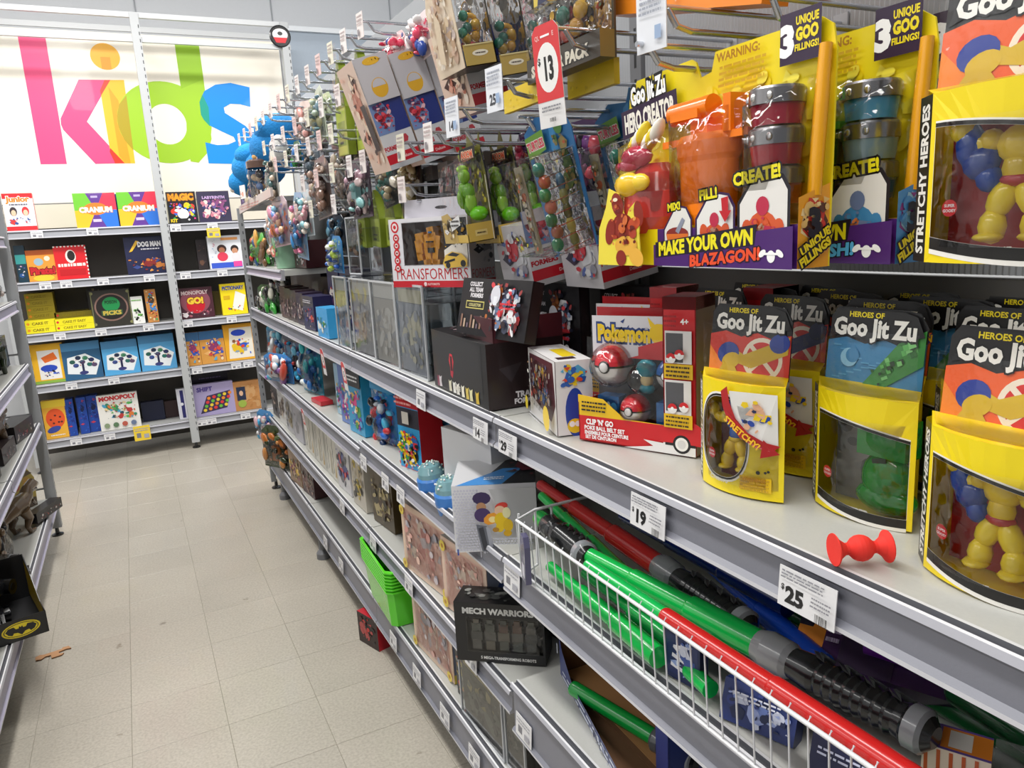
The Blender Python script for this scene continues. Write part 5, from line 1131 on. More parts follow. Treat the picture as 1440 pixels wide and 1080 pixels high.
# ================================================================ chrome peg hooks with their price flags
def hook_proto(flag, col):
    h = MB(); L_ = .36
    h.tube([(0, L_, .03), (0, 0, .03)], .0042, '#c9ccd2', 'metal', 8)
    h.tube([(0, L_, 0), (0, .06, 0), (0, .035, .006), (0, .020, .028)], .0048, '#c4c7cd', 'metal', 8)
    h.box(-.014, .014, L_-.004, L_, -.015, .045, '#a9abb0', 'paint')
    return h
_H = {}
def hook(label, x, y, z, price='', col='#e9dfdc', L=None, group='chrome peg hooks', flag=True, deg=AISLE):
    k = col if flag else 'none'
    if k not in _H:
        r = hook_proto(flag, col).build('peg_hook')
        if flag:
            f = MB().box(-.022, .022, -.0015, 0, -.035, .035, col); f.face(Matrix.Translation((0, -.0015, 0))); f.lines(-.018, .0, .018, .03, 3, '#b9a9a8'); f.rect(-.014, -.028, -.002, -.010, '#8a8488')
            f.build('price_flag', r)
        _H[k] = r; o = r
    else:
        o = _H[k].copy(); C.objects.link(o)
        for ch in _H[k].children: c = ch.copy(); C.objects.link(c); c.parent = o
    tag(o, label, 'peg hook', group); put(o, x, y, z, deg)
    if flag:
        for ch in o.children: ch.location = (0, -.004, .018); ch.rotation_euler = (0, 0, .12)
    o.scale = (1, (1.098-x)/.36, 1)
    return o
FC = ['#e9dfdc', '#e8c9c6', '#e6e2cf', '#ece6e4']
ROWS = [('topmost', 2.235, [2.30, 2.49, 2.66, 2.84, 3.02, 3.21, 3.41, 3.62, 3.83, 4.05, 4.27, 4.48, 4.70, 4.92]), ('upper', 2.095, [2.16, 2.62, 2.86, 3.10, 3.34, 3.60, 3.86, 4.12, 4.40]),
        ('middle', 1.99, [2.76, 2.94, 3.13, 3.36, 3.60, 3.86, 4.10]), ('lower', 1.86, [1.82, 2.03, 2.22, 2.40, 2.56, 2.80, 3.05, 3.30]), ('lowest', 1.75, [2.05, 2.82, 3.20, 3.5])]
for r, (nm, z, ys) in enumerate(ROWS):
    for i, y in enumerate(ys): hook(f'{ORD[i]} chrome peg hook from the right in the {nm} row of the hanging display', .715, y, z, col=FC[(i*3+r) % 4])
hook('empty chrome peg hook rising at the very top right of the hanging display', .72, 1.98, 2.33, flag=False)
hook('chrome peg hook at the top edge of the photo left of the creature packs', .72, 2.12, 2.36)
for (lab, x, y, z, pr) in (('chrome peg hook whose ticket is marked 14', .70, 1.62, 1.885, '14'), ('chrome peg hook with the ticket reading 25', .70, 1.40, 1.905, '25'), ('chrome peg hook with a blank leaning ticket at the top edge of the photo', .72, .925, 1.915, ' ')):
    hook(lab, x, y, z, flag=False)
    t = MB().box(-.029, .029, -.0015, 0, -.042, .042, '#e6e8ee'); t.face(Matrix.Translation((0, -.0015, 0)))
    if pr.strip(): t.text(pr, -.006, -.018, .020, '#3a3c44', .04, sx=.8)
    t.lines(-.022, .006, .022, .036, 4, '#a0a4b0'); t.rect(.010, -.028, .022, -.010, '#9ab0d0')
    tag(put(t.build('hook_ticket'), x-.006, y+.002, z+.012, -82), {'14': 'white hanging hook ticket marked 14 in grey', '25': 'white hook ticket reading 25', ' ': 'white blank ticket tilted at the top edge of the photo'}[pr], 'price ticket')
for (lab, x, y, z) in (('chrome peg hook holding the large red and white sign', .70, 1.175, 1.945), ('chrome peg hook carrying the mixing kits', .70, .945, 1.868), ('chrome peg hook carrying the blue ridged blister cards', .72, 1.36, 1.83), ('chrome peg hook carrying the green alien figure packs', .72, 1.66, 1.845), ('chrome peg hook behind the red and white sign', .74, 1.28, 1.83), ('long chrome peg hook running above the mixing kits', .80, .80, 1.90)):
    hook(lab, x, y, z, flag=False)

# ================================================================ hanging products, near to far
# blister cards: front towards the aisle, ridged clear side towards the camera, nose dipping on their hooks
def turtle(label, loc, deg):
    root = put(empty('blister_card', label, 'toy package', 'blue green blister cards'), *loc, deg, 14, 0); m = MB(); W, H, D = .15, .27, .095
    m.prism([(-W/2-.02, 0), (W/2+.005, 0), (W/2+.01, H*.82), (W/2-.01, H*.97), (W*.25, H*1.02), (.02, H*.93), (-W*.25, H*.95), (-W/2-.02, H*.85)], D, D+.002, '#2c6aa0')
    m.face(Matrix.Translation((0, D, 0))); m.flat([(-W/2, 0), (W/2, 0), (W/2, .05), (-W/2, .03)], '#6a3a6a'); m.flat([(-W*.1, .10), (W*.05, H*.9), (W*.18, H*.93), (W*.15, .10)], '#3f86bc')
    m.busy(-W*.45, H*.02, W*.1, H*.3, ['#5a3a5a', '#8a5a7a', '#3a5a4a'], 12, 3); m.oval(W*.28, H*.86, .016, .016, '#4a7a3a', .3); m.oval(W*.24, H*.88, .006, .004, '#e8e8e0'); m.oval(W*.33, H*.60, .014, .036, '#3c5a2c', .2); m.busy(W*.05, H*.35, W*.48, H*.82, ['#4a6a3a', '#7a6a3a', '#2a3a28', '#8a7a4a', '#a8502a'], 24, 5)
    m.flat([(-W*.55, H*.66), (-W*.05, H*.72), (-W*.05, H*.86), (-W*.55, H*.82)], '#6a9a3a'); m.text('TURTLES', -W*.3, H*.765, .016, '#d84a5a', .05, rot=.1, out='#e8e6e0', fit=W*.46)
    m.face(Matrix.Translation((0, D+.002, 0))); m.build('backing_card', root)
    f = MB(); f.F = Matrix.Translation((W/2-.012, 0, 0))
    for i in range(7): f.blob(-.02, .030+.006*(i % 2), .02+.024*i, .010, .014, .014, ['#3a8a6a', '#a86a5a', '#2f7a58', '#c87a6a', '#3a8a5a', '#b8604a', '#2f7a6a'][i], n=8)
    for i in range(5): f.blob(-.02, .070, .02+.028*i, .008, .010, .018, ['#7a7a4a', '#b8a85a', '#5a5a3a', '#8a8a5a', '#3a6a8a'][i], n=8)
    f.build('figures', root)
    m = MB(); m.box(-.004, .022, .004, .008, .01, H*.66, '#a8a08c'); m.face(Matrix.Translation((0, .004, 0))); m.busy(-.004, .015, .022, H*.64, ['#c8b8a0', '#4a4a3a', '#b8a87a', '#7a6a5a', '#e0d8c8', '#b8603a'], 26, 4, .1, .4); m.busy(-W*.46, .01, -.01, H*.2, ['#c8c04a', '#3a3a2c', '#5a7a8a', '#8a7a4a'], 12, 3); m.build('printed_strip', root)
    c = MB(); c.box(-W/2, W/2, 0, D-.002, .004, H*.70, '#fff', 'clear')
    c.build('blister', root)
    c = MB()
    for i in range(8): c.tube([(W/2+.001, .022, .012+i*.023), (W/2+.001, D-.01, .016+i*.023)], .0016, '#dfe4e6', 'case', 5)
    c.tube([(W/2, 0, 0), (W/2, 0, H*.70), (W/2, D, H*.70)], .0013, '#dfe4e6', 'case', 5); c.build('blister_ridges', root)
    return root
turtle('large clear ridged blister card with green figures left of the red mixing kit', (.722, 1.315, 1.585), -90)
turtle('clear ridged blister card half behind the red mixing kit', (.845, 1.24, 1.600), -90)
def ranger(label, loc, deg):
    root = put(empty('ranger_pack', label, 'toy package', 'green alien figure packs'), *loc, deg, 6, 0); m = MB(); W, H, D = .15, .26, .074
    m.box(-W/2, W/2, 0, D, 0, .002, '#8a7238'); m.box(W/2-.002, W/2, 0, D, 0, .045, '#c9a94e'); m.box(-W/2, W/2, 0, .002, 0, .020, '#c9a94e')
    m.prism([(-W/2+.02, 0), (W/2, 0), (W/2, H*.60), (W/2-.01, H*.78), (W*.45, H*.98), (W*.30, H*.86), (W*.16, H*.88), (.06*W, H*1.05), (-W*.1, H*.88), (-W*.24, H*.86), (-W*.4, H*.96), (-W*.32, H*.74), (-W/2+.02, H*.6)], D-.002, D, '#6d6a2c')
    m.face(Matrix.Translation((0, D-.002, 0))); m.busy(-W*.40, H*.3, W*.46, H*.88, ['#c9b83a', '#3a3a2a', '#6a6a30', '#8a9a3a', '#4a3a6a', '#a89a3a', '#2a2a20'], 60, 4, .04, .10); m.flat([(-W*.26, H*.74), (W*.36, H*.76), (W*.42, H*.87), (-W*.22, H*.86)], '#1c1a1c'); m.text('AXIOM', .06*W, H*.805, .016, '#d8502a', .05, out='#e8e0c0', fit=W*.48)
    m.face(FR(W, D)); m.rect(D*.28, .014, D*.72, .028, '#d9c27a'); m.lines(D*.34, .017, D*.66, .025, 1, '#4a3a20')
    m.face(); m.flat([(-W*.5, 0), (W*.1, 0), (W*.05, .05), (-W*.2, .075), (-W*.5, .07)], '#b89c5a'); m.busy(-W*.48, .008, W*.0, .065, ['#e8e0c8', '#6a5a3a', '#e8e8e8', '#8a6a5a', '#3a3020'], 22, 3); m.flat([(-.01, .03), (.05, .045), (.05, .07), (-.01, .055)], '#dcdcdc'); m.lines(-.005, .04, .045, .06, 2, '#3a3a3a')
    m.build('backing_card', root)
    f = MB(); f.F = Matrix.Translation((W/2-.045, .004, 0)); g1_ = '#8fc83a'
    for (x, y, z, rx, rz, c_) in ((0, .030, .158, .018, .018, g1_), (0, .028, .175, .008, .010, '#a8d850'), (-.012, .032, .128, .022, .020, '#7ab82e'), (.010, .032, .120, .018, .022, '#6aa82a'), (-.024, .028, .105, .010, .026, g1_), (.018, .03, .095, .010, .024, '#9ad04a'), (.0, .034, .082, .014, .022, '#6aa82a')): f.blob(x, y, z, rx, .016, rz, c_, n=9)
    f.blob(.022, .045, .066, .022, .024, .018, '#6fd012', n=14); f.build('figure', root)
    c = MB(); k_ = [(0, .045), (0, .13), (.025, .19), (D, .205), (D, .045)]; n = len(k_)
    vs = [(-W/2, y, z) for y, z in k_]+[(W/2, y, z) for y, z in k_]
    for i in range(n-1): c.add(vs, [(i, i+n, i+1+n, i+1)], '#fff', 'clear')
    c.add(vs, [tuple(range(n, 2*n))], '#fff', 'clear'); c.build('blister', root)
    m = MB(); m.tube([(W/2+.001, D, 0), (W/2+.001, D, .16), (W/2-.004, D-.004, .215)], .0020, '#18171a', 'plastic', 6); m.tube([(W/2+.001, D-.005, 0), (W/2+.001, D-.005, .155)], .0010, '#d8d4c8', 'plastic', 5); m.build('edge_trim', root)
    return root
ranger('clear pack with a bright green alien figure, leftmost of three', (.749, 1.775, 1.617), -90)
ranger('clear pack with a green alien figure, middle of three', (.833, 1.770, 1.612), -90)
ranger('clear pack with a green alien figure, rightmost and mostly hidden', (.915, 1.765, 1.618), -90)
def creature(label, loc, deg, first=False):
    root = put(empty('creature_pack', label, 'toy package', 'gold sided creature packs'), *loc, deg, 10, 0); m = MB(); W, H, D = .15, .25, .078
    m.box(-W/2, W/2, 0, D, 0, .002, '#2c2820'); m.box(W/2-.002, W/2, 0, D, 0, .046, '#b89c50'); m.box(-W/2, W/2, D-.003, D, 0, H, '#3c3628')
    m.face(FR(W, D)); m.oval(D*.5, .026, .020, .0065, '#ece4cf', 0, 16); m.lines(D*.34, .023, D*.66, .029, 1, '#4a3a3a'); m.rect(.002, .043, D-.003, .046, '#d8c890')
    m.face(Matrix.Translation((0, D-.003, 0))); m.busy(-W*.45, .07, W*.45, H*.9, ['#6a6250', '#8a8068', '#4a4438'], 14, 3)
    m.build('box_body', root)
    f = MB(); f.F = Matrix.Translation((W/2-.03, 0, 0))
    for i, (y, z, c_) in enumerate(((.020, .075, '#3f9a80'), (.034, .085, '#357f70'), (.028, .062, '#c8a030'), (.055, .09, '#e0b030'), (.05, .065, '#d8a02a'), (.03, .11, '#3f9a80'))): f.blob(0, y, z, .014, .012, .012, c_, n=9)
    f.tube([(0, .045+.018*math.cos(t), .088+.022*math.sin(t)) for t in [i*.4-1.2 for i in range(9)]], .006, '#e8b02a', 'plastic', 8); f.build('figures', root)
    c = MB(); c.box(-W/2, W/2, 0, D-.004, .047, H*.85, '#fff', 'clear'); c.build('clear_window', root)
    if first:
        m = MB().prism([(-W/2, 0), (W/2-.004, 0), (W/2-.004, H*.60), (W*.25, H*.85), (-W*.25, H*.85), (-W/2, H*.6)], -.004, -.002, '#e0cdb4'); m.face(Matrix.Translation((0, -.004, 0))); m.busy(-W*.46, .01, W*.44, H*.75, ['#d0b898', '#c8b8b0', '#b89878', '#efe2d0', '#e8d8c4', '#c8a890'], 50, 3, .05, .16); m.flat([(-.03, .03), (.0, .02), (.012, .11), (-.012, .14)], '#d8c4a8'); m.build('printed_front', root)
    return root
creature('gold sided creature pack with a cream front, leftmost at the photo top', (.735, 1.69, 2.002), -90, True)
creature('gold sided creature pack, second from the left at the photo top', (.822, 1.685, 1.985), -90)
creature('gold sided creature pack behind the starter set at the photo top', (.905, 1.68, 1.99), -90)
sp = put(empty('creature_set', 'wide STARTER PACK creature set hanging above the number 13 sign', 'toy package', 'gold sided creature packs'), .765, 1.265, 1.925, -90, 0, 0); m = MB(); W, H = .26, .24
m.prism([(-W/2, 0), (W/2, 0), (W/2, H), (-W/2, H)], .030, .034, '#4a4234'); m.box(-W/2, W/2, 0, .03, 0, .045, '#3a3228', cols=['#3a3228', '#8a7440', '#3a3228', '#3a3228', '#5a4c34', '#2a241c'])
m.face(); m.text('STARTER PACK', -.01, .020, .020, '#cfc8b8', .06, fit=W*.80, out='#1c1814')
m.face(Matrix.Translation((0, .029, 0))); m.busy(-W*.42, .05, W*.40, .13, ['#2a6a5c', '#c89a2a', '#8a2424', '#3a342a', '#b8902a', '#5a2020'], 34, 5, .06, .2); m.rect(-W/2, .135, W/2, H, '#d0b84a'); m.flat([(-W*.45, .138), (W*.05, .142), (W*.3, .17), (-W*.05, .185), (-W*.4, .19)], '#1c2448'); m.oval(W*.1, .16, .007, .012, '#e8e8e8', .3); m.oval(-W*.1, .195, .018, .020, '#d8323a', 0, 6); m.busy(-W*.46, .17, W*.46, H, ['#c8a83a', '#7a6a2a', '#e8d87a', '#1c2448', '#e8e0d0'], 34, 4); m.build('backing_card', sp)
f = MB(); [f.blob(x, .014, z, .018, .012, .016, c_, n=10) for x, z, c_ in ((-.06, .075, '#3f9a80'), (-.01, .10, '#2f7a68'), (-.03, .065, '#a83030'), (-.085, .06, '#8a2a2a'), (.05, .095, '#e0b030'), (.035, .07, '#d8a02a'), (.005, .065, '#c84a3a'))]; f.build('figures', sp)
MB().box(-W/2+.004, W/2-.004, -.002, .028, .047, .132, '#fff', 'clear').build('clear_window', sp)
for i, (y, x, lab) in enumerate(((1.455, .78, 'yellow flat package hanging behind the ticket reading 25'), (1.27, .83, 'yellow flat package hanging behind the red and white sign'))):
    card_pack('yellow_package', lab, (x, y, 1.892), -92, .17, .045, .012, ['#e8cc20', '#c8a81c'], None, bg='#dcbc1a', seed=3+i, group='yellow packages', n=6)
# orange packages at the very top
card_pack('orange_package', 'orange package cut off by the top edge above the mixing kits', (.82, 1.01, 1.968), -90, .38, .16, .05, ['#f0a030', '#2a2020', '#e86a1c', '#e8c0a0'], 'SOS', bg='#f08a1c', seed=4, group='orange packages', roll=12)
card_pack('orange_package', 'second orange package cut off by the top edge', (.92, .80, 1.975), -90, .26, .16, .05, ['#c87028', '#8a4a2a', '#e89a4a'], None, bg='#c8702a', seed=5, group='orange packages')
# boxed robots on hooks
def robot_card(label, loc, deg, first=False, W=.16, H=.30, D=.098, pitch=17, fc='#e2c6b4'):
    root = put(empty('robot_card_box', label, 'toy box', 'hanging blue and white robot boxes'), *loc, deg, pitch, 0); m = MB()
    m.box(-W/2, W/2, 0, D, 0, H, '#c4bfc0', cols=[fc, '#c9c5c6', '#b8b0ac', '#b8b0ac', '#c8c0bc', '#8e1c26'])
    m.face(FR(W, D)); k = D
    m.rect(0, .0, k, .014, '#bfc0c4'); m.rect(0, .014, k, .040, '#c41c2c'); m.text('Deluxe', k*.6, .027, .008, '#f0c8c8'); m.rect(0, .040, k, .095, '#cfcfd2'); m.text('FORMERS', k*.26, .056, .012, '#b81c2c', .05, fit=k*.5); m.oval(k*.72, .072, .011, .012, '#b83a44', 0, 6)
    m.rect(0, .095, k, .180, '#1f2f78'); m.flat([(0, .095), (k*.5, .095), (k*.62, .13), (k*.4, .180), (0, .180)], '#7088b8'); m.busy(.004, .10, k*.6, .178, ['#c8283c', '#e8b8c0', '#8a1c30', '#4a2a5a', '#d84a5a'], 30, 4, .06, .2)
    m.rect(0, .180, k, H, '#bdb9bd'); m.oval(k*.5, .215, .024, .026, '#d8a426', 0, 18); m.oval(k*.5, .219, .020, .020, '#bdb9bd', 0, 14, 0, math.pi); m.oval(k*.5, .285, .026, .010, '#e0ad2c', 0, 16); m.busy(k*.2, .278, k*.8, .292, ['#8a6a1a', '#f0c84a', '#2a2010'], 8, 3)
    m.face(); m.busy(-W*.44, .02, W*.44, H*.95, ['#8a8a96', '#c8c8cc', '#3a3a4a', '#5a6aa0', '#b83a44'] if fc != '#e2c6b4' else ['#d8a08a', '#f0d8c0', '#4a3028', '#e8b8a0', '#c8806a', '#f0e0d0'], 30, 3)
    if first: m.rect(W*.20, .06, W*.44, H*.62, '#2a1a18')
    m.build('box_body', root)
    return root
robot_card('blue and white robot box hanging foremost, leftmost of three', (.703, 2.18, 1.824), -90, True)
robot_card('blue and white robot box hanging in the middle of three', (.806, 2.18, 1.842), -90)
robot_card('blue and white robot box hanging rightmost of three', (.909, 2.175, 1.850), -90)
robot_card('red and white box bottom showing behind the ticket reading 14', (.80, 1.80, 1.925), -90, pitch=14, H=.20)
# the large yellow robot window box
tf = put(empty('robot_window_box', 'white and red window box with a yellow robot, reading TRANSFORMERS', 'toy box'), .745, 1.970, 1.499, -62)
W, H, D = .285, .190, .11; m = MB(); x0, x1 = -W/2, W/2
m.box(x0, x1, D-.002, D, 0, H, '#c9c5c9'); m.box(x0, x1, 0, D, 0, .002, '#8e1c26'); m.box(x1-.002, x1, 0, D, 0, H, '#d0ccd0'); m.box(x0, x0+.002, 0, D, 0, H, '#d8d4d6'); m.box(x0, x1, 0, D, H-.002, H, '#dcd6de')
m.face(); ring(m, [(x0+.05, .062), (x1-.035, .062), (x1-.035, H-.012), (x0+.05, H-.012)], [(x0, 0), (x1, 0), (x1, H), (x0, H)], '#dddbe0')
m.rect(x0, 0, x1, .018, '#c41c2c'); m.text('TRANSFORMERS', 0, .038, .032, '#b8141f', .0, fit=W*.94); m.oval(-.02, .009, .006, .006, '#f0d8d8', 0, 6); m.text('AUTOBOTS', .01, .009, .006, '#f0c8c8')
m.oval(x0+.023, H-.022, .015, .016, '#c8202c', 0, 20); m.oval(x0+.023, H-.022, .010, .011, '#e8e0e0', 0, 16); m.oval(x0+.023, H-.022, .006, .006, '#c8202c', 0, 6)
for i in range(5): m.oval(x0+.025, H-.052-i*.021, .0115, .0115, '#c8202c', 0, 18); m.oval(x0+.025, H-.052-i*.021, .0065, .0065, '#e8dada', 0, 14); m.oval(x0+.025, H-.052-i*.021, .004, .003, '#8a2a34', 0, 8)
m.box(x1-.085, x1-.005, -.001, .002, .055, H-.006, '#26262a'); m.lay = 14; m.flat([(x1-.085, .10), (x1-.005, .14), (x1-.005, .055), (x1-.085, .055)], '#e8e2d8'); m.busy(x1-.080, .105, x1-.008, H-.01, ['#e8b420', '#c8962a', '#1c1c1e', '#f0d890', '#5a5a60'], 26, 4, .06, .14)
m.flat([(x1-.088, .064), (x1-.078, .086), (x1-.055, .096), (x1-.022, .090), (x1-.004, .074), (x1-.006, .056), (x1-.08, .052)], '#e3ba4a'); m.flat([(x1-.072, .086), (x1-.052, .094), (x1-.028, .088), (x1-.04, .082)], '#2a2c34'); m.oval(x1-.070, .060, .008, .008, '#222'); m.oval(x1-.018, .064, .009, .009, '#222'); m.flat([(x1-.082, .070), (x1-.045, .078), (x1-.045, .072), (x1-.082, .064)], '#1c1c20')
m.face(Matrix.Translation((0, D-.003, 0))); m.rect(x0+.004, .02, x1-.004, H-.004, '#a9a7ae')
m.face(FR(W, D)); m.rect(0, 0, D, .018, '#c41c2c'); m.text('FORMERS', D*.5, .036, .026, '#c8606a', .0, fit=D*.9); m.busy(.01, .06, D-.01, H-.02, ['#4a4a52', '#8a8a94', '#2a2a30', '#b8b8c0', '#e0e0e4'], 22, 3)
m.face(FT(H)); m.prism([(x0+.03, .04), (x1-.01, .04), (x1-.01, .041), (x0+.03, .041)], 0, .001, '#d0ccd4')
m.face(Matrix.Translation((0, .03, H))); m.prism([(x0+.035, 0), (x1-.012, 0), (x1-.018, .050), (x0+.040, .050)], 0, .001, '#c6c4cc'); m.oval(.03, .025, .022, .0045, '#3a383c'); m.build('box_body', tf)
f = MB(); Yl = '#f0a51c'
for (x, z, rx, rz) in ((.0, .150, .012, .014), (-.004, .128, .024, .018), (-.002, .108, .014, .014), (-.040, .135, .016, .014), (-.046, .110, .012, .020), (.022, .122, .010, .018), (-.014, .085, .010, .022), (.012, .085, .010, .022), (-.018, .066, .013, .010), (.014, .066, .013, .010), (-.045, .085, .010, .012)): f.box(x-rx, x+rx, .012, .045, z-rz, z+rz, Yl, 'plastic', rot=Matrix.Rotation(.15*(1 if x > 0 else -1), 3, 'Y'))
f.box(-.012, .012, .010, .014, .094, .108, '#1c1c1e', 'plastic'); f.box(-.016, .010, .009, .012, .122, .126, '#1c1c1e', 'plastic'); f.box(-.006, .006, .009, .012, .147, .152, '#3a8ad0', 'plastic'); f.build('yellow_robot', tf)
MB().add([(x0+.048, -.0006, .06), (x1-.086, -.0006, .06), (x1-.086, -.0006, H-.01), (x0+.048, -.0006, H-.01)], [(0, 1, 2, 3)], '#fff', 'clear').build('clear_window', tf)
hook('dark hook end threaded through the white tab of the robot window box', .74, 2.02, 1.705, flag=False)
for i, (y, x) in enumerate(((1.66, .86), (1.47, .93))):
    r = robot_card(('silver and blue robot box hanging low right of the yellow robot box', 'dim robot box hanging low under the green alien packs')[i], (x, y, 1.505), -90, False, .16, .15, .15, 10, '#b9b6ba')
# row of black hanging cards below the robot boxes
for i in range(6):
    card_pack('black_card', f'black hanging card, {ORD[i]} from the left in the row above the yellow robot box', (.86, 2.45-.125*i, 1.70), -94, .105, .115, .004, ['#3a3a3e', '#5a5a60', '#26262a'], None, bg='#121214', seed=i, group='black hanging cards', n=5)
    card_pack('grey_blister', f'small clear topped blister above the black cards, {ORD[i]} from the left', (.84, 2.42-.12*i, 1.80), -94, .09, .04, .02, ['#8a8078', '#e8e8e8', '#3a3430', '#c8b060', '#5a5048'], None, bg='#4a4440', seed=30+i, group='small grey blisters', n=12)
# green pod packs
def pods(label, loc, deg, W=.10, H=.30, up=False, g=('#8a9a2c', '#a8b83c')):
    root = put(empty('green_pod_pack', label, 'toy package', 'green pod packs'), *loc, deg, 0, 3); m = MB()
    m.prism([(-W/2, 0), (W/2, 0), (W/2, H*.5), (W*.2, H*.86), (0, H), (-W*.2, H*.86), (-W/2, H*.5)], 0, .03, g[0]); m.face(); m.flat([(-W*.42, .004), (W*.42, .004), (W*.42, H*.48), (0, H*.9), (-W*.42, H*.48)], g[1])
    m.rect(-W*.36, H*.10, W*.36, H*.36, '#7a8a24'); m.rect(-W*.24, H*.12, W*.1, H*.15, '#23280c'); m.rect(-W*.24, H*.20, W*.2, H*.225, '#2c3210'); m.build('pod_card', root)
    c = MB(); c.add([(-W/2, -.002, H*.5), (W/2, -.002, H*.5), (W*.3, -.01, H*1.15), (-W*.3, -.01, H*1.15)], [(0, 1, 2, 3)], '#fff', 'clear'); c.build('clear_sleeve', root)
    return root
pods('olive green pod pack hanging high, left of two', (.78, 2.87, 1.945), -92, .16, .33)
pods('olive green pod pack hanging high, right of two', (.80, 2.69, 1.945), -92, .14, .33)
for i in range(4): pods(f'lime green pod pack, {ORD[i]} from the left beside the yellow robot box', (.85+.01*i, 2.98-.155*i, 1.605), -92, .13, .21, g=('#9aac34', '#b4c44a'))
card_pack('dark_box', 'black box with faint lettering under the lime green pod packs', (.88, 2.70, ZM+.275), -90, .46, .09, .10, ['#2a2a2c', '#1c1c1e'], None, bg='#1a1a1c', seed=2, cat='toy box', n=10)
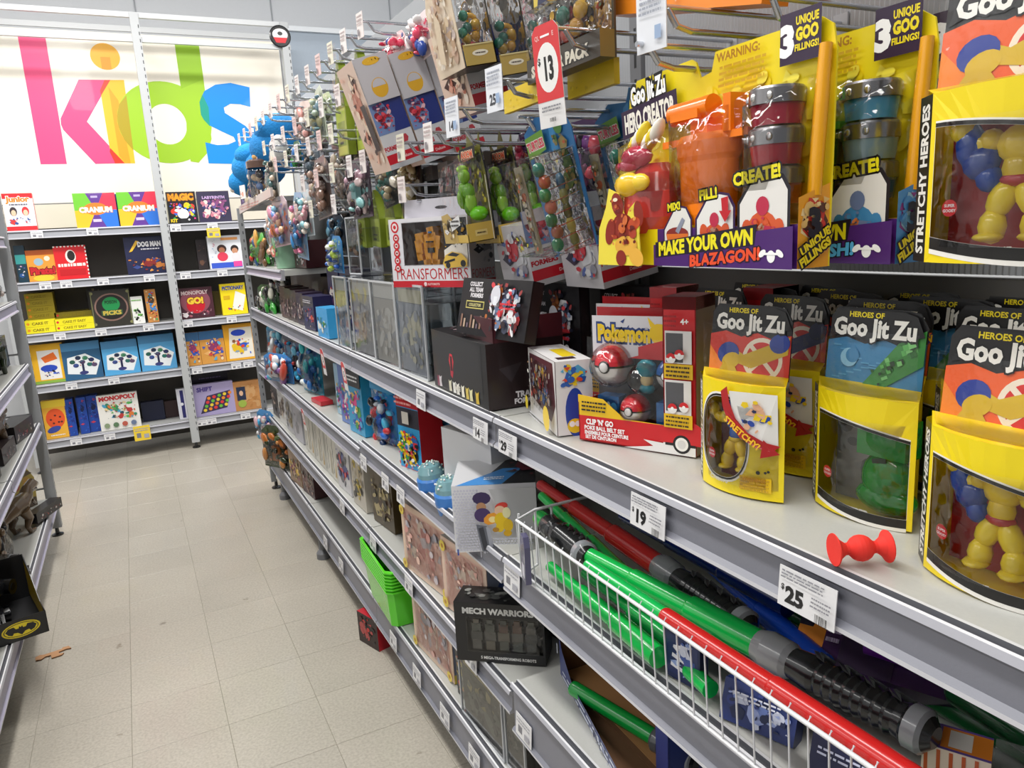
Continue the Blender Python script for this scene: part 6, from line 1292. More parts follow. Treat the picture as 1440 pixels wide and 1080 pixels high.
# far hanging clutter, each a small pack on its own hook
FAR = [
 ('clear character pouch with a pale blue top', 3.12, .75, 2.03, .15, .20, ['#c8d0c0', '#e8e0b0', '#8ab0c0', '#b8c8b8', '#6a8a9a']),
 ('pale pink hanging pack above the robot boxes', 2.30, .80, 2.12, .12, .12, ['#e8c8c8', '#d83a5a', '#e8e0e0', '#2a4aa0', '#f0b0b0']),
 ('pink and white hanging pack right of its neighbour', 2.08, .80, 2.12, .12, .12, ['#e8d8d8', '#e84a6a', '#2a4aa0', '#f0e8e8']),
 ('clear pouch with a grey figure hanging by the olive pods', 3.36, .76, 1.86, .14, .20, ['#5a6a78', '#8a98a8', '#2a3038', '#b8a898', '#3a5a6a']),
 ('long slim pack with a white frame and a grey bottle shape', 4.05, .71, 1.83, .16, .26, ['#d8d8d0', '#4a6a6a', '#8ab0b0', '#2a2a2a', '#e8d0b8']),
 ('pink and orange winged figure pack', 3.95, .70, 1.62, .30, .24, ['#c8b0b8', '#e8b890', '#e87a3a', '#8ac0d8', '#d890a8', '#6a8ac8']),
 ('blue and pink long figure pack beside the winged one', 3.60, .72, 1.56, .20, .30, ['#8ab0d0', '#3a8ac8', '#d87a9a', '#e8c8a8', '#3a4a5a']),
 ('pale tall figure pack sloping at the left of the hanging display', 4.22, .71, 1.56, .18, .28, ['#b8d0e0', '#e8d0c0', '#7ab0d0', '#d8a890', '#f0f0f0']),
 ('brown character doll pack in a clear pouch', 3.16, .74, 1.73, .22, .24, ['#7a6a68', '#a88a7a', '#c8b0a0', '#4a3a38', '#8a6a5a']),
 ('grey and brown doll pack second in its row', 2.92, .77, 1.76, .18, .22, ['#5a5450', '#8a7a70', '#3a3430', '#a89888']),
 ('dark eyed purple figure pack with a pink corner', 2.62, .74, 1.71, .20, .20, ['#4a3a48', '#8ac0c0', '#3a2430', '#c8a0b0', '#e8d0d0']),
 ('teal and brown figure pack right of the purple one', 2.44, .79, 1.74, .15, .18, ['#3a3a38', '#2f7a70', '#6a5a48', '#a89878']),
 ('gold and grey figure pack right of the teal one', 2.28, .80, 1.74, .16, .14, ['#4a4238', '#8a7a4a', '#b8a87a', '#d8d0c0']),
 ('dark blue figure blister under the doll packs', 3.30, .82, 1.57, .22, .17, ['#2a3a4a', '#2a6a9a', '#4a4038', '#1c2028', '#7ab0c8']),
 ('brown figure blister right of the dark blue one', 3.05, .84, 1.57, .18, .17, ['#3a322c', '#6a5a48', '#8a6a50', '#2a2420', '#4a7a8a']),
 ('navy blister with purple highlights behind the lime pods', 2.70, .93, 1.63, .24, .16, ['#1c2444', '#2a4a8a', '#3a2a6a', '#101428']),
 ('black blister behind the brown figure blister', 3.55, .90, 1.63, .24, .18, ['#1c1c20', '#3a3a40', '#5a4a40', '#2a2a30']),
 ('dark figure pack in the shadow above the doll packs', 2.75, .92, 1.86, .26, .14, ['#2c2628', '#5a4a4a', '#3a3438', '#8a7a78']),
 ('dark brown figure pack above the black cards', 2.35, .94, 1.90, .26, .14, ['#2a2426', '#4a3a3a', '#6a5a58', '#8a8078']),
 ('grey figure pack hanging under the topmost hooks at the far end', 3.62, .86, 1.93, .22, .17, ['#4a4a4c', '#7a7a80', '#a8a8a8', '#2a2a2c']),
 ('green and black ball pack beside the blue plush', 4.06, .84, 2.00, .18, .14, ['#2a5a2c', '#2f9a3a', '#1c2a1c', '#3a7ac0']),
 ('dark purple figure pack behind the ridged blister cards', 1.52, .95, 1.72, .26, .16, ['#3a1c4a', '#6a2a7a', '#8a3a6a', '#1c1428', '#c84a5a']),
 ('purple and pink figure pack above the green alien packs', 1.72, .96, 1.76, .24, .15, ['#2c1a3a', '#5a2a6a', '#c83a5a', '#1c2048']),
 ('white and blue figure pouch by the tall clear tube', 3.12, .76, 1.505, .12, .15, ['#3a8ac8', '#e8e8e0', '#2a5ab0', '#b8d04a']),
 ('white and aqua figure pack in the gap left of the brown doll pack', 3.46, .73, 1.66, .18, .20, ['#c8d4d8', '#8ac0c8', '#e8dcd0', '#5a7a88', '#e8a8b0']),
 ('cream and pink doll pack hanging high behind the flags', 3.62, .80, 2.08, .18, .18, ['#d8c8c0', '#e8a8a0', '#a89890', '#f0e8e0', '#7a6a68']),
 ('pale green monster pack between the topmost hooks', 3.30, .82, 2.08, .16, .16, ['#b8c8a0', '#d8e0c8', '#6a7a58', '#e8e0d0']),
 ('silver robot pack hanging under the pale green monster pack', 3.14, .84, 1.90, .20, .16, ['#8a8e94', '#b8bcc4', '#4a4e58', '#c8a0a0']),
 ('tan and white creature pack right of the silver robot pack', 2.86, .82, 1.90, .18, .15, ['#a89480', '#d8ccc0', '#6a5a4c', '#e8dcd0']),
 ('grey pink blister pack right of the tan creature pack', 2.60, .82, 1.88, .18, .15, ['#8a7c80', '#c8a8a8', '#4a4448', '#b8b0b0']),
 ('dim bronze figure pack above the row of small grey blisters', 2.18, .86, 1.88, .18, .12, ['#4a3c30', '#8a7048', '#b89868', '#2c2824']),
]
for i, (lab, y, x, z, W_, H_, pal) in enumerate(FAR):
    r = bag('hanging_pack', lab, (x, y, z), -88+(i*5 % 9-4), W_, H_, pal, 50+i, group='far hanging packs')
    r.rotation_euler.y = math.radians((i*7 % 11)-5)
card_pack('teal_blister', 'dark panel of small figures right of the black hanging cards', (.98, 1.75, 1.70), -92, .30, .10, .02, ['#2a3028', '#4a4a3a'], None, bg='#17171a', seed=3, n=16)

# ================================================================ the back shelves
SZ = {1: 1.823, 2: 1.448, 3: 1.063, 4: .675, 5: .238}
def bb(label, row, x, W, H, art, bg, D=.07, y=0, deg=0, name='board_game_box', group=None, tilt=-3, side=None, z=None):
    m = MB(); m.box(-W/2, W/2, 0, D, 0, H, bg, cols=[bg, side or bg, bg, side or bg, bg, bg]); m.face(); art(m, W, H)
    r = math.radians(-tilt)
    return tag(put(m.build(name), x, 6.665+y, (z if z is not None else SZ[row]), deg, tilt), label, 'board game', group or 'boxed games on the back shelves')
def A_cran(m, w, h):
    m.flat([(-w/2, 0), (-w*.22, 0), (0, h/2), (-w/2, h*.5)], '#f2b81c'); m.flat([(-w/2, h*.5), (0, h/2), (-w*.2, h), (-w/2, h)], '#6cbf2a'); m.flat([(-w*.2, h), (0, h/2), (w*.22, h)], '#5b2d8c'); m.flat([(w*.22, h), (0, h/2), (w/2, h*.5), (w/2, h)], '#e02a4a'); m.flat([(0, h/2), (w/2, h*.5), (w/2, 0), (w*.2, 0)], '#1f6ed0'); m.flat([(-w*.22, 0), (w*.2, 0), (0, h/2)], '#5b2d8c')
    m.oval(0, h*.54, w*.28, h*.18, '#ef7a1c', 0, 20); m.text('CRANIUM', 0, h*.52, h*.15, '#f6f2e8', .06, fit=w*.78, out='#e8861c'); m.rect(-w*.1, h*.16, w*.1, h*.24, '#cfc0e0'); m.rect(-w*.08, h*.86, w*.08, h*.92, '#b8a8d8')
bb('multicoloured game box', 1, -.145, .285, .258, A_cran, '#6cbf2a', .06, name='party_game_box', tilt=-5)['label'] = 'multicoloured CRANIUM game box on the top shelf, left of two'
bb('multicoloured CRANIUM game box on the top shelf, right of two', 1, .150, .285, .258, A_cran, '#6cbf2a', .06, name='party_game_box', tilt=-5)
bb('dark blue spine peeping out between the two multicoloured game boxes', 1, .02, .05, .25, lambda m, w, h: None, '#1a3a8a', .10, .08)
def A_kid(m, w, h): m.rect(-w/2, h*.86, w/2, h, '#d8262e'); m.rect(-w/2, 0, w/2, h*.12, '#d8262e'); m.text('Junior', 0, h*.85, h*.15, '#f08a2a', .05, fit=w*.8, out='#fff'); m.lines(-w*.3, h*.66, w*.3, h*.74, 1, '#667'); m.oval(-w*.2, h*.52, w*.12, h*.12, '#3a3038'); m.oval(-w*.2, h*.48, w*.08, h*.08, '#f0c8a8'); m.oval(w*.2, h*.52, w*.12, h*.12, '#d8343a'); m.oval(w*.2, h*.48, w*.08, h*.08, '#f0c8a8'); m.busy(-w*.4, h*.15, w*.4, h*.38, ['#2a6ab8', '#e8e8ee', '#d83a3a', '#2a5aa0'], 12, 2)
bb('white game box with two cartoon children and a red top band', 1, -.640, .19, .269, A_kid, '#e8e6ea', .06, side='#d8262e')
def A_magic(m, w, h): m.text('MAGIC', -w*.02, h*.84, h*.20, '#f09a1c', .07, fit=w*.88, out='#6a3a10'); m.busy(-w*.46, h*.08, w*.46, h*.68, ['#e83a8a', '#3ab04a', '#f0d020', '#3a6ad8', '#f0f0f0', '#8a3ac0', '#e83a2a'], 34, 4, .06, .14); m.oval(.0, h*.30, w*.2, h*.16, '#f0eef0'); m.rect(-w*.12, 0, w*.14, h*.16, '#1c1c20'); m.text('KIT', -w*.34, h*.10, h*.10, '#f0d020', .05)
bb('black MAGIC set box with confetti colours on the top shelf', 1, .465, .215, .248, A_magic, '#17161c')
bb('dark purple game box with a glowing pink picture at the right of the top shelf', 1, .705, .245, .246, lambda m, w, h: (m.busy(-w*.46, h*.08, w*.46, h*.78, ['#e8a0b0', '#f0d8d0', '#6a5a9a', '#8a4a7a', '#3a3a6a', '#c87a8a'], 30, 5, .06, .18), m.text('LABYRINTH', 0, h*.80, h*.09, '#c8a8d8', .04, fit=w*.7)), '#35304a')
# second shelf
bb('narrow teal and pink bottle shaped pack at the left of the second shelf', 2, -.690, .065, .27, lambda m, w, h: (m.rect(-w/2, h*.5, w/2, h*.75, '#3a9a98'), m.busy(-w*.4, h*.1, w*.4, h*.5, ['#d88a9a', '#2a5a9a', '#e8e0e0'], 8, 2)), '#1c3a4a')
def A_pir(m, w, h): m.rect(-w/2, h*.84, w/2, h, '#b8571c'); m.oval(-w*.1, h*.62, w*.16, h*.12, '#9ab8c8'); m.oval(w*.2, h*.72, w*.10, h*.08, '#e8e0c8'); m.text('Pirate!', 0, h*.34, h*.22, '#c8202a', .06, fit=w*.85, out='#5a1010'); m.oval(.0, h*.10, w*.36, h*.10, '#e8c83a', 0, 16)
bb('orange and yellow pirate game box on the second shelf', 2, -.560, .19, .230, A_pir, '#eb9a3a')
def A_wolf(m, w, h): m.oval(-.0, h*.68, w*.16, h*.20, '#f0e8e0', 0, 18); m.oval(.004, h*.70, w*.12, h*.15, '#26201e', 0, 14); m.lines(-w*.42, h*.37, w*.42, h*.48, 1, '#f0e6de', 4, .8); m.rect(-w*.4, h*.12, w*.4, h*.30, '#c01820'); [m.rect(-w/2+i*w/9, h*.96, -w/2+(i+.5)*w/9, h, '#f0e8e0') for i in range(9)]; [m.rect(w*.46, i*h/9, w/2, (i+.5)*h/9, '#f0e8e0') for i in range(9)]
bb('bright red game box with a pale portrait on the second shelf', 2, -.365, .215, .25, A_wolf, '#d81c26', deg=4)
bb('dark blue DOG MAN game box on the second shelf', 2, .150, .288, .29, lambda m, w, h: (m.busy(-w*.46, h*.04, w*.46, h*.45, ['#7a3a1c', '#c87a3a', '#3a4a8a', '#e8a04a', '#8a2a2a'], 26, 3), m.flat([(-w*.4, h*.6), (-w*.32, h*.62), (-w*.12, h*.88), (-w*.2, h*.9)], '#e8b83a'), m.text('DOG MAN', w*.12, h*.80, h*.13, '#e8e6ea', .06, fit=w*.58), m.lines(-w*.1, h*.63, w*.36, h*.70, 1, '#c8c6d0')), '#1f2347')
bb('narrow dark brown box left of the white activity box', 2, .568, .076, .244, lambda m, w, h: m.busy(-w*.4, h*.1, w*.4, h*.9, ['#4a3a3a', '#6a4a3a'], 6, 2), '#2c2426', .07, .06)
bb('white activity box with a girl in pink and a second child', 2, .745, .262, .265, lambda m, w, h: (m.oval(-w*.10, h*.60, w*.14, h*.13, '#3a2420'), m.oval(-w*.10, h*.56, w*.09, h*.09, '#b87a5a'), m.oval(-w*.1, h*.36, w*.16, h*.14, '#e0405a'), m.oval(w*.28, h*.58, w*.12, h*.12, '#2a1c1a'), m.oval(w*.28, h*.52, w*.09, h*.09, '#c89070'), m.oval(w*.3, h*.34, w*.14, h*.12, '#e8e0e4'), m.rect(-w*.1, h*.86, w*.4, h*.94, '#e8a05a'), m.rect(-w*.46, .004, w*.46, h*.18, '#3a5ac8'), m.busy(-w*.45, h*.2, -w*.25, h*.9, ['#b8c0d0', '#8ab0d8', '#d8a8b8'], 8, 3), m.rect(w*.2, .01, w*.45, h*.2, '#e84a9a')), '#e6e8ee')
# third shelf
for i in range(6):
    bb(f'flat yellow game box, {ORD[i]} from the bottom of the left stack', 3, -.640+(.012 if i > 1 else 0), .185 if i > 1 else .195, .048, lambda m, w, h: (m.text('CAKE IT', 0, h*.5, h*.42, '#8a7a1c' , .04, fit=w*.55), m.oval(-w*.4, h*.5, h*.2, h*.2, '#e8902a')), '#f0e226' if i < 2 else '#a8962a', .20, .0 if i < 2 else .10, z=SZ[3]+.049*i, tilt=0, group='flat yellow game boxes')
for i in range(3):
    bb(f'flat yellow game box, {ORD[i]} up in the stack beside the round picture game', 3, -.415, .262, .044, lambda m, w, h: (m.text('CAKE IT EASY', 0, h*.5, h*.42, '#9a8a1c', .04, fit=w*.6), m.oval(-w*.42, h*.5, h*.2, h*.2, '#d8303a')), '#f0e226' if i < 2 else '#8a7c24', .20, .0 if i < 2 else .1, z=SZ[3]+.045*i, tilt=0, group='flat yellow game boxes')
def A_round(m, w, h):
    m.oval(0, h*.52, w*.42, h*.38, '#8a6a60', 0, 28); m.oval(0, h*.52, w*.38, h*.34, '#221e1c', 0, 28); m.oval(0, h*.60, w*.22, h*.20, '#1f8a4a', 0, 24); m.text('POISON', 0, h*.66, h*.09, '#0f3a22', .04, fit=w*.3); m.rect(-w*.26, h*.30, w*.26, h*.44, '#3c5a3a'); m.text('PICKS', 0, h*.37, h*.11, '#c8b04a', .05, fit=w*.46)
    for a, b_ in ((-.45, .08), (.45, .08), (-.45, .92), (.45, .92)): m.oval(w*a, h*b_, w*.04, w*.04, '#8a8a5a')
    m.rect(-w*.48, h*.03, -w*.46, h*.97, '#7a7a50'); m.rect(w*.46, h*.03, w*.48, h*.97, '#7a7a50')
bb('dark game box with a green circle and brown ring on the third shelf', 3, -.148, .280, .285, A_round, '#33302a')
bb('second dark game box tipped up behind the green circle one', 3, -.175, .262, .31, lambda m, w, h: m.busy(-w*.4, h*.9, w*.4, h*.99, ['#5a4a3a', '#7a6a50'], 5, 2), '#26221e', .05, .10)
bb('narrow white game box with green and black print', 3, .030, .090, .215, lambda m, w, h: (m.busy(-w*.42, h*.06, w*.42, h*.62, ['#2a2a2c', '#6ab04a', '#c8c8c0', '#1c1c1c'], 14, 3), m.lines(-w*.4, h*.82, w*.4, h*.90, 1, '#6ab04a')), '#ecebe6')
bb('narrow multicoloured game box right of the narrow white one', 3, .136, .080, .262, lambda m, w, h: m.busy(-w*.46, h*.03, w*.46, h*.97, ['#e8a04a', '#4a8ac8', '#c84a3a', '#e8d8a8', '#4a3a2a', '#5aa05a'], 30, 3, .1, .25), '#c88a4a', side='#4a2a2c')
bb('dark red and white MONOPOLY GO! game box', 3, .463, .272, .248, lambda m, w, h: (m.oval(0, h*.55, w*.42, h*.40, '#8a4a58', 0, 24), m.oval(0, h*.42, w*.26, h*.26, '#c81c2c', 0, 20), m.text('MONOPOLY', 0, h*.84, h*.12, '#e0c8c8', .05, fit=w*.75), m.text('GO!', 0, h*.58, h*.20, '#f0c83a', .07, out='#7a1420'), m.busy(-w*.44, h*.02, w*.44, h*.28, ['#d8a8b0', '#5a3a4a', '#e8e0e0', '#a85a6a'], 16, 2)), '#4a2430')
bb('yellow PICTIONARY game box at the right end of the third shelf', 3, .762, .20, .258, lambda m, w, h: (m.text('PICTIONARY', 0, h*.86, h*.12, '#2a4ab0', .05, fit=w*.85), m.flat([(-w*.1, h*.2), (w*.3, h*.1), (w*.48, h*.6), (w*.1, h*.75)], '#f0f0e8'), m.busy(-w*.3, h*.08, w*.4, h*.3, ['#2a5ac8', '#d8403a', '#2a2a2a'], 8, 4), m.rect(-w*.4, h*.5, -w*.15, h*.62, '#d8b01c')), '#f6dc1c')
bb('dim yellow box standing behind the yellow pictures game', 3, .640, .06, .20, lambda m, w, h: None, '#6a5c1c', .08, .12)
# fourth shelf
bb('orange framed game box with a toy picture at the left of fourth shelf', 4, -.635, .217, .300, lambda m, w, h: (m.rect(-w*.30, h*.10, w*.36, h*.84, '#eceae6'), m.flat([(-w*.1, h*.52), (w*.3, h*.6), (w*.2, h*.78), (-w*.2, h*.66)], '#e8702c'), m.oval(.0, h*.38, w*.26, h*.09, '#2a4ab8', 0, 14), m.busy(-w*.25, h*.14, w*.3, h*.36, ['#2a3a8a', '#4a6ad0', '#c83a2a', '#1c1c28'], 10, 3), m.rect(-w/2, 0, w/2, h*.07, '#8ab04a')), '#f2b92a', side='#d8901c')
def A_tree(m, w, h): m.rect(-w/2, h*.78, w/2, h, '#4a86b4'); m.flat([(-w*.42, h*.18), (w*.30, h*.08), (w*.46, h*.45), (w*.1, h*.68), (-w*.38, h*.60)], '#e8ecee'); m.rect(-.008, h*.18, .008, h*.42, '#23284a'); m.oval(0, h*.17, w*.12, h*.05, '#3a3f78'); [m.oval(w*u, h*v, w*.075, h*.055, c) for u, v, c in ((-.26, .48, '#2a5a50'), (-.10, .58, '#23304a'), (.08, .56, '#3a7a5a'), (.24, .50, '#26305a'), (-.18, .38, '#3a4a8a'), (.0, .46, '#4a3a5a'), (.18, .38, '#2a6a60'), (.30, .36, '#5a4a6a'))]; m.busy(-w*.35, h*.3, w*.35, h*.6, ['#c86a4a', '#e8e0c8', '#3a8ab0', '#1c2a3a'], 12, 3, .04, .08)
for i, (x, W_, H_, bg, lab) in enumerate(((-.408, .262, .290, '#2f5f86', 'dark blue tree game box, leftmost of three on the fourth shelf'), (-.140, .255, .271, '#57a8dc', 'bright blue tree game box, middle of three on the fourth shelf'), (.128, .262, .285, '#5aa4d6', 'bright blue tree game box, right of three on the fourth shelf'))):
    bb(lab, 4, x, W_, H_, A_tree, bg, .08, deg=3, group='blue tree games', side='#1c2440')
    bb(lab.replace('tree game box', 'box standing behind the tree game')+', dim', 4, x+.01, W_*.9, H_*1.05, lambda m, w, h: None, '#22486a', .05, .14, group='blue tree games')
for i, (x, W_) in enumerate(((.385, .125), (.545, .190))):
    bb(('narrow orange and blue cartoon game box, left of two on the fourth shelf', 'orange and blue cartoon game box, right of two on the fourth shelf')[i], 4, x, W_, .273, lambda m, w, h: (m.rect(-w/2, h*.74, w/2, h, '#3a6a9a'), m.busy(-w*.45, h*.06, w*.45, h*.80, ['#d84a3a', '#3a5ab8', '#e8b06a', '#5ab0d8', '#8a3a6a', '#f0d8b0'], 26, 3)), '#d89a4a')
bb('yellow game box with blue grid and coloured pieces, right of fourth shelf', 4, .765, .245, .305, lambda m, w, h: (m.flat([(-w*.40, h*.06), (w*.42, h*.06), (w*.42, h*.90), (-w*.30, h*.90)], '#ece6d8'), m.oval(-w*.02, h*.76, w*.24, h*.09, '#2a4ac0', 0, 16), m.flat([(-w*.2, h*.22), (w*.2, h*.24), (w*.24, h*.48), (-w*.14, h*.46)], '#8aa0b8'), m.busy(-w*.3, h*.1, w*.4, h*.6, ['#d8402a', '#2a5ac8', '#e8c02a', '#8a5a3a'], 14, 4)), '#e8a82c')
# bottom shelf
bb('orange and yellow spotted monster game at the left of the bottom back shelf', 5, -.655, .160, .300, lambda m, w, h: (m.rect(-w/2, h*.82, w/2, h, '#e8c83a'), m.oval(.0, h*.52, w*.40, h*.26, '#e2572a', 0, 20), [m.oval(w*a, h*b_, w*.05, h*.025, '#5a2a2a') for a, b_ in ((-.2, .5), (0, .6), (.2, .55), (-.1, .4), (.12, .42), (.24, .42))], m.oval(-.02, h*.24, w*.3, h*.08, '#3a4a9a', .3), m.lines(-w*.3, h*.05, w*.3, h*.12, 1, '#f0e8d8')), '#eab03a')
for i, (x, W_) in enumerate(((-.552, .060), (-.470, .065), (-.395, .080))):
    bb(f'blue game box standing on end, {ORD[i]} of three on the bottom back shelf', 5, x, W_, .290, lambda m, w, h: m.busy(-w*.45, h*.04, w*.45, h*.95, ['#2a5ac0', '#1c2f80', '#c83a4a', '#3a7ad8', '#142050'], 22, 3), '#1f469e', .16, .02*i, side='#162a66', group='blue upright games')
bb('white MONOPOLY game box with a colourful town picture', 5, -.215, .290, .285, lambda m, w, h: (m.text('MONOPOLY', 0, h*.90, h*.12, '#c8242e', .06, fit=w*.92), m.busy(-w*.46, h*.28, w*.46, h*.80, ['#3a8a6a', '#d87a3a', '#e8d0a0', '#4aa0c8', '#b83a3a', '#5ab05a', '#2a4a5a'], 44, 3, .05, .13), [m.oval(w*a, h*.14, w*.07, h*.07, c, 0, 14) for a, c in ((-.34, '#8a9a7a'), (-.12, '#5a7a5a'), (.10, '#b85a4a'), (.32, '#6a7a9a'))]), '#e8e6e0')
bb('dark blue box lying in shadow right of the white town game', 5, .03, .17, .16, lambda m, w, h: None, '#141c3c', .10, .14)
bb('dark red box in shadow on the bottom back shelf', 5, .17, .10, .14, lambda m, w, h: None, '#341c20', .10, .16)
bb('narrow white and navy box spine beside the back upright', 5, .250, .065, .256, lambda m, w, h: (m.rect(-w*.1, h*.05, w*.3, h*.95, '#2a2a6a'), m.oval(0, h*.5, w*.2, w*.2, '#e8e8f0')), '#d8d8e2', side='#1c1c3c')
for i in range(3):
    bb(f'dark purple box lying flat, {ORD[i]} up in the stack behind the grid game', 5, .50+.02*(i % 2), .29, .05, lambda m, w, h: m.lines(-w*.3, h*.3, w*.3, h*.7, 1, '#6a5a8a'), '#221a30', .18, .15, z=SZ[5]+.29+.051*i-.02, tilt=0, group='dark flat boxes')
bb('dark plain box supporting the flat purple stack', 5, .50, .29, .268, lambda m, w, h: None, '#1a1622', .16, .16, tilt=0)
def A_grid(m, w, h):
    m.flat([(-w*.36, h*.08), (w*.30, h*.18), (w*.42, h*.72), (-w*.16, h*.62)], '#3a3050'); m.text('SHIFT', -w*.20, h*.84, h*.13, '#4a3a8a', .05)
    for i in range(5):
        for j in range(4): m.oval(w*(-.24+.13*i+.04*j), h*(.18+.025*i+.12*j), w*.045, h*.05, ['#e8c83a', '#6ab83a', '#d83a3a', '#e88a2a'][(i*3+j) % 4], .3, 8)
bb('lilac game box with a board of coloured pieces on the bottom back shelf', 5, .500, .325, .270, A_grid, '#a79cc4')
bb('wooden looking game box with a small portrait at the right of the bottom back shelf', 5, .775, .225, .250, lambda m, w, h: (m.busy(-w*.46, h*.04, w*.46, h*.95, ['#c08a54', '#b07a44', '#c89a68'], 16, 3, .1, .3), m.rect(-w*.40, h*.36, -w*.08, h*.82, '#26304a'), m.oval(-w*.24, h*.60, w*.07, h*.09, '#d8b090'), m.oval(-w*.24, h*.24, w*.15, h*.13, '#9ab04a')), '#bb8450')
TX = [(-.55, 1.763), (-.19, 1.765), (.389, 1.763), (.664, 1.763), (-.555, 1.388), (-.42, 1.388), (-.174, 1.388), (.148, 1.388), (.412, 1.388), (.691, 1.388), (-.521, 1.003), (-.245, 1.003), (.089, 1.003), (.377, 1.003), (.715, 1.003), (-.504, .615), (-.213, .615), (.397, .615), (.702, .615), (.799, .615), (-.539, .178), (-.306, .178), (.374, .178), (.451, .178), (.724, .178)]
RN = {1.763: 'top', 1.765: 'top', 1.388: 'second', 1.003: 'third', .615: 'fourth', .178: 'bottom'}; cnt = {}
for i, (x, z) in enumerate(TX):
    nm = RN[z]; cnt[nm] = cnt.get(nm, -1)+1
    ticket(f'{ORD[cnt[nm]]} white ticket from the left on the {nm} back shelf edge', x, 6.588, z, '', .078, .048, 0, -2, seed=i)
ticket('yellow ticket hanging below the right end of the top back shelf', .664, 6.582, 1.70, '', .10, .075, 0, -2, yellow=True)
ticket('yellow ticket hanging below the bottom back shelf', -.075, 6.582, .135, '', .12, .12, 0, -2, yellow=True)

# ================================================================ left-hand shelves
def lb(name, label, z, y, x, W, H, D, pal, bg, seed, title=None, deg=90, tilt=0, group='boxes on the left shelves', n=24, cat='toy box', roll=0):
    return card_pack(name, label, (x, y, z), deg, W, H, D, pal, title, '#c8c0b8', bg, seed, group, cat, n=n, tilt=tilt, roll=roll)
tr = put(empty('display_tray', 'black cardboard tray with a yellow oval bat emblem on the bottom left shelf', 'display tray'), -.455, 3.15, .248, 14)
m = MB(); m.box(-.34, 0, 0, .003, 0, .085, '#1b1b1d'); m.box(-.34, 0, .40, .403, 0, .19, '#1b1b1d'); m.box(-.34, 0, 0, .40, 0, .003, '#2a2a2c')
m.prism([(0, 0), (.40, 0), (.40, .19), (.25, .15), (.10, .085), (0, .085)], -.003, 0, '#1c1c1e', axis='x'); m.add([(-.004, .02, .02), (-.004, .38, .02), (-.004, .38, .17), (-.004, .24, .14), (-.004, .02, .075)], [(0, 1, 2, 3, 4)], '#e8c21c')
m.face(); m.oval(-.085, .043, .062, .030, '#e9cf22', 0, 32); m.oval(-.085, .043, .056, .026, '#1b1b1d', 0, 32); m.oval(-.085, .043, .053, .0235, '#ecd424', 0, 32)
bat = [(-.050, .003), (-.040, .014), (-.022, .016), (-.016, .006), (-.007, .006), (-.005, .014), (0, .009), (.005, .014), (.007, .006), (.016, .006), (.022, .016), (.040, .014), (.050, .003), (.042, -.010), (.030, -.016), (.024, -.008), (.012, -.010), (0, -.021), (-.012, -.010), (-.024, -.008), (-.030, -.016), (-.042, -.010)]
m.flat([(u-.085, v+.043) for u, v in bat], '#17171a'); m.build('tray_body', tr)
def vehicle(label, loc, deg, c1='#17171a'):
    m = MB(); m.prism([(-.13, .02), (.13, .02), (.12, .05), (.05, .06), (.02, .085), (-.05, .085), (-.08, .055), (-.13, .05)], -.04, .04, c1, 'plastic')
    for x in (-.085, .085):
        for y in (-.045, .045): m.tube([(x, y-.014, .03), (x, y+.014, .03)], .030, '#0e0e10', 'plastic', 16); m.tube([(x, y-.016, .03), (x, y+.016, .03)], .014, '#3a3a3e', 'metal', 10)
    m.prism([(-.11, .05), (-.13, .11), (-.09, .055)], -.03, -.026, c1, 'plastic'); m.prism([(-.11, .05), (-.13, .11), (-.09, .055)], .026, .03, c1, 'plastic')
    return tag(put(m.build('toy_vehicle'), *loc, deg), label, 'toy vehicle', 'black toy vehicles')
vehicle('black toy vehicle lying in the black cardboard tray', (-.64, 3.24, .252), 100)
vehicle('black toy vehicle stacked on top of the one in the tray', (-.66, 3.30, .345), 70, '#202024')
vehicle('black toy vehicle behind the cardboard tray', (-.62, 3.66, .248), 95, '#1c1c20')
vehicle('topmost black toy vehicle behind the cardboard tray', (-.68, 3.60, .342), 60, '#141416')
def dino(label, loc, deg, s=1.0, c='#6a543c', cc='#4a3a2a'):
    m = MB(); m.tube([(-.26*s, 0, .09*s), (-.16*s, 0, .12*s), (-.08*s, 0, .145*s), (.0, 0, .15*s), (.07*s, 0, .17*s), (.10*s, 0, .205*s), (.15*s, 0, .215*s), (.19*s, 0, .20*s)], [.008*s, .022*s, .042*s, .05*s, .036*s, .026*s, .028*s, .014*s], c, 'plastic', 12)
    m.tube([(.12*s, 0, .19*s), (.18*s, 0, .178*s)], [.018*s, .009*s], cc, 'plastic', 10)
    for y in (-.032*s, .032*s): m.tube([(-.03*s, y, .13*s), (-.005*s, y*1.2, .075*s), (-.035*s, y*1.2, .04*s), (-.015*s, y*1.2, .008*s), (.03*s, y*1.2, .006*s)], [.030*s, .022*s, .013*s, .012*s, .008*s], c, 'plastic', 10); m.tube([(.06*s, y, .15*s), (.085*s, y, .125*s), (.10*s, y, .13*s)], [.011*s, .008*s, .005*s], cc, 'plastic', 8)
    return tag(put(m.build('toy_dinosaur'), *loc, deg), label, 'toy dinosaur', 'plastic dinosaurs')
dino('brown toy dinosaur on the bottom left shelf near the upright', (-.66, 4.42, .248), 70, 1.0, '#6b5640')
dino('dark brown toy dinosaur on the second left shelf', (-.68, 4.30, .703), 80, .9, '#5a4634')
dino('reddish brown toy dinosaur further along the second left shelf', (-.72, 3.95, .703), 60, .8, '#4a2c22', '#7a2a24')
dino('dark green toy dinosaur head on the third left shelf', (-.68, 4.66, 1.048), 95, 1.0, '#26301f', '#3a2a22')
dino('grey brown toy dinosaur behind the green one', (-.70, 4.30, 1.048), 80, .9, '#4a3c34')
lb('dinosaur_name_box', 'black box with red label sticking out by the left upright', .262, 4.60, -.555, .26, .055, .06, ['#8a2a24', '#c8c4c0', '#3a3030', '#5a2420'], '#1c1a1c', 3, deg=68, cat='toy box')
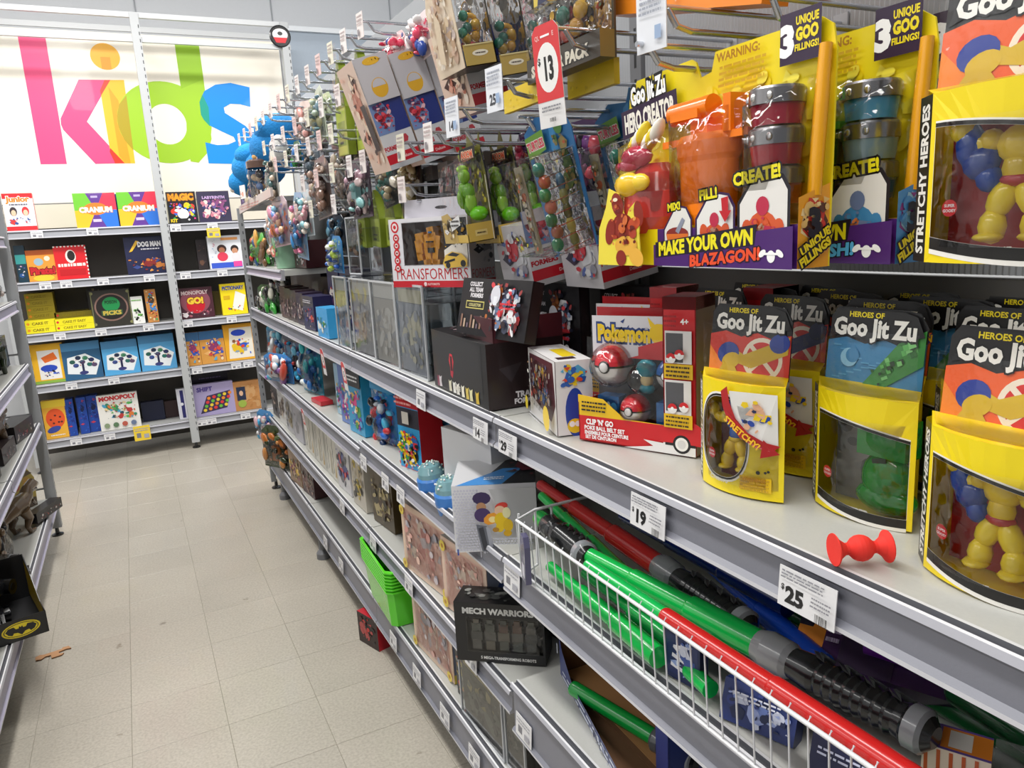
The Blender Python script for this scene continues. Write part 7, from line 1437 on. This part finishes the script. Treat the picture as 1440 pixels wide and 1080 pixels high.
def yel(label):
    m = MB(); m.prism([(-.12, 0), (.12, 0), (.13, .16), (.09, .23), (.0, .255), (-.08, .22), (-.13, .14)], 0, .004, '#b8a04a'); m.face(); m.oval(.0, .15, .030, .032, '#b83a3a', 0, 20); m.oval(.0, .15, .018, .020, '#d8b8a0'); m.oval(.075, .15, .026, .03, '#c89a4a'); m.flat([(-.12, .16), (.12, .19), (.07, .23), (0, .252), (-.07, .22)], '#6a5a44'); m.flat([(-.12, 0), (.12, 0), (.12, .05), (-.12, .09)], '#5a4a3a')
    return tag(put(m.build('backing_card'), -.72, 4.80, .248, 50), label, 'toy card')
yel('yellow arched card with a red circle on the bottom left shelf')
lb('dark_toy_box', 'black and brown toy box with red and white print on the second left shelf', .703, 4.62, -.60, .30, .09, .10, ['#8a2a34', '#c8c0b8', '#2a2a2c', '#4a3a34'], '#211d1e', 5, deg=80)
lb('dark_toy_box', 'dark brown toy box left of the red printed one on the second left shelf', .703, 4.18, -.62, .28, .08, .10, ['#6a2a2c', '#a8a09a', '#2a2a2c'], '#2a2022', 6, deg=86)
lb('dark_toy_box', 'dim dark toy box at the left photo edge on the second left shelf', .703, 3.72, -.62, .30, .16, .12, ['#5a1c1c', '#3a2a2a', '#8a6a5a'], '#1c1616', 7)
lb('dark_toy_box', 'dark spiky toy box on the third left shelf', 1.048, 4.92, -.66, .20, .17, .14, ['#1c1c1e', '#3a3a34', '#2a3a24', '#4a2a24'], '#151515', 8)
lb('dark_toy_box', 'brown toy box on the third left shelf at the photo edge', 1.048, 4.02, -.62, .30, .14, .12, ['#5a4a40', '#8a4a3a', '#2a2a2c'], '#2c2624', 9)
lb('clear_toy_pack', 'clear domed pack with blue and pink print on the upper left shelf', 1.753, 4.86, -.62, .24, .20, .10, ['#2a4a6a', '#8a8a9a', '#b8b8c8', '#3a3a4a', '#c8a8b8'], '#6a6a74', 10)
lb('clear_toy_pack', 'dark striped pack at the top left photo edge', 1.753, 4.52, -.62, .26, .26, .10, ['#2a2a2e', '#5a5a64', '#8a8a94'], '#3a3a40', 12)
lb('clear_toy_pack', 'dim pack hanging above the striped one at the top left', 2.02, 4.90, -.70, .16, .16, .06, ['#c88a6a', '#3a2a2a', '#8a4a3a'], '#2a1f1e', 13)

LC = [('dusty brown dinosaur figure pack on the second left shelf behind the boxes', .703, 4.52, -.82, .24, .22, ['#5a4a3a', '#3a2c24', '#8a7458', '#7a3a2c']),
 ('brown and rust dinosaur pack beside the upright on the second left shelf', .703, 4.84, -.80, .20, .26, ['#6a543c', '#8a6a48', '#4a3626', '#a8442c']),
 ('dark clear pack of figures at the left photo edge of the second left shelf', .703, 3.92, -.82, .28, .24, ['#2c2420', '#5a4838', '#7a2c24', '#3a3030']),
 ('green and black winged figure pack on the third left shelf', 1.048, 4.50, -.80, .26, .24, ['#26301f', '#4a5a34', '#1c1c1c', '#6a3a2c']),
 ('black wheeled toy in wrap on the third left shelf', 1.048, 4.14, -.80, .28, .22, ['#1c1c1e', '#4a4a4e', '#6a5a50', '#2c2c30']),
 ('grey clear pack with red hints on the fourth left shelf', 1.403, 4.86, -.64, .22, .18, ['#8a8078', '#b8a8a0', '#5a5450', '#a83a34']),
 ('pale clear pack on the fourth left shelf at the photo edge', 1.403, 4.52, -.66, .24, .20, ['#8a8a8c', '#c8c0bc', '#5a5a60', '#3a3a3e']),
 ('tangled black and brown toy pack on the bottom left shelf', .248, 3.98, -.68, .30, .24, ['#1c1c1e', '#4a3c30', '#2c2c2e', '#7a6248']),
 ('brown boned dinosaur pack on the bottom left shelf behind the name box', .248, 4.62, -.86, .26, .26, ['#6a543c', '#a89070', '#3c2e24', '#7a6248'])]
for i, (lab, z, y, x, W_, H_, pal) in enumerate(LC): bag('wrapped_toy_pack', lab, (x, y, z), 84+i*3 % 12, W_, H_, pal, 90+i, group='wrapped packs on the left shelves')

# ================================================================ brown cardboard scrap on the floor
cs = MB(); P = [(-.065, -.016), (-.045, -.024), (-.030, -.012), (-.010, -.016), (-.012, -.045), (.025, -.048), (.035, -.036), (.020, -.030), (.020, -.012), (.050, -.008), (.066, -.016), (.062, .012), (.040, .016), (.034, .006), (-.030, .010), (-.045, .020), (-.062, .012)]
vs = [(a, b_, 0.001) for a, b_ in P]+[(a, b_, .006) for a, b_ in P]; n = len(P)
cs.add(vs, [tuple(range(n, 2*n)), tuple(range(n-1, -1, -1))], '#b98a62', 'matte'); cs.add(vs, [(i, (i+1) % n, (i+1) % n+n, i+n) for i in range(n)], '#8a6242', 'matte')
tag(put(cs.build('cardboard_scrap'), -.505, 3.47, 0, 14), 'torn brown cardboard hook shape lying on the floor', 'cardboard scrap')
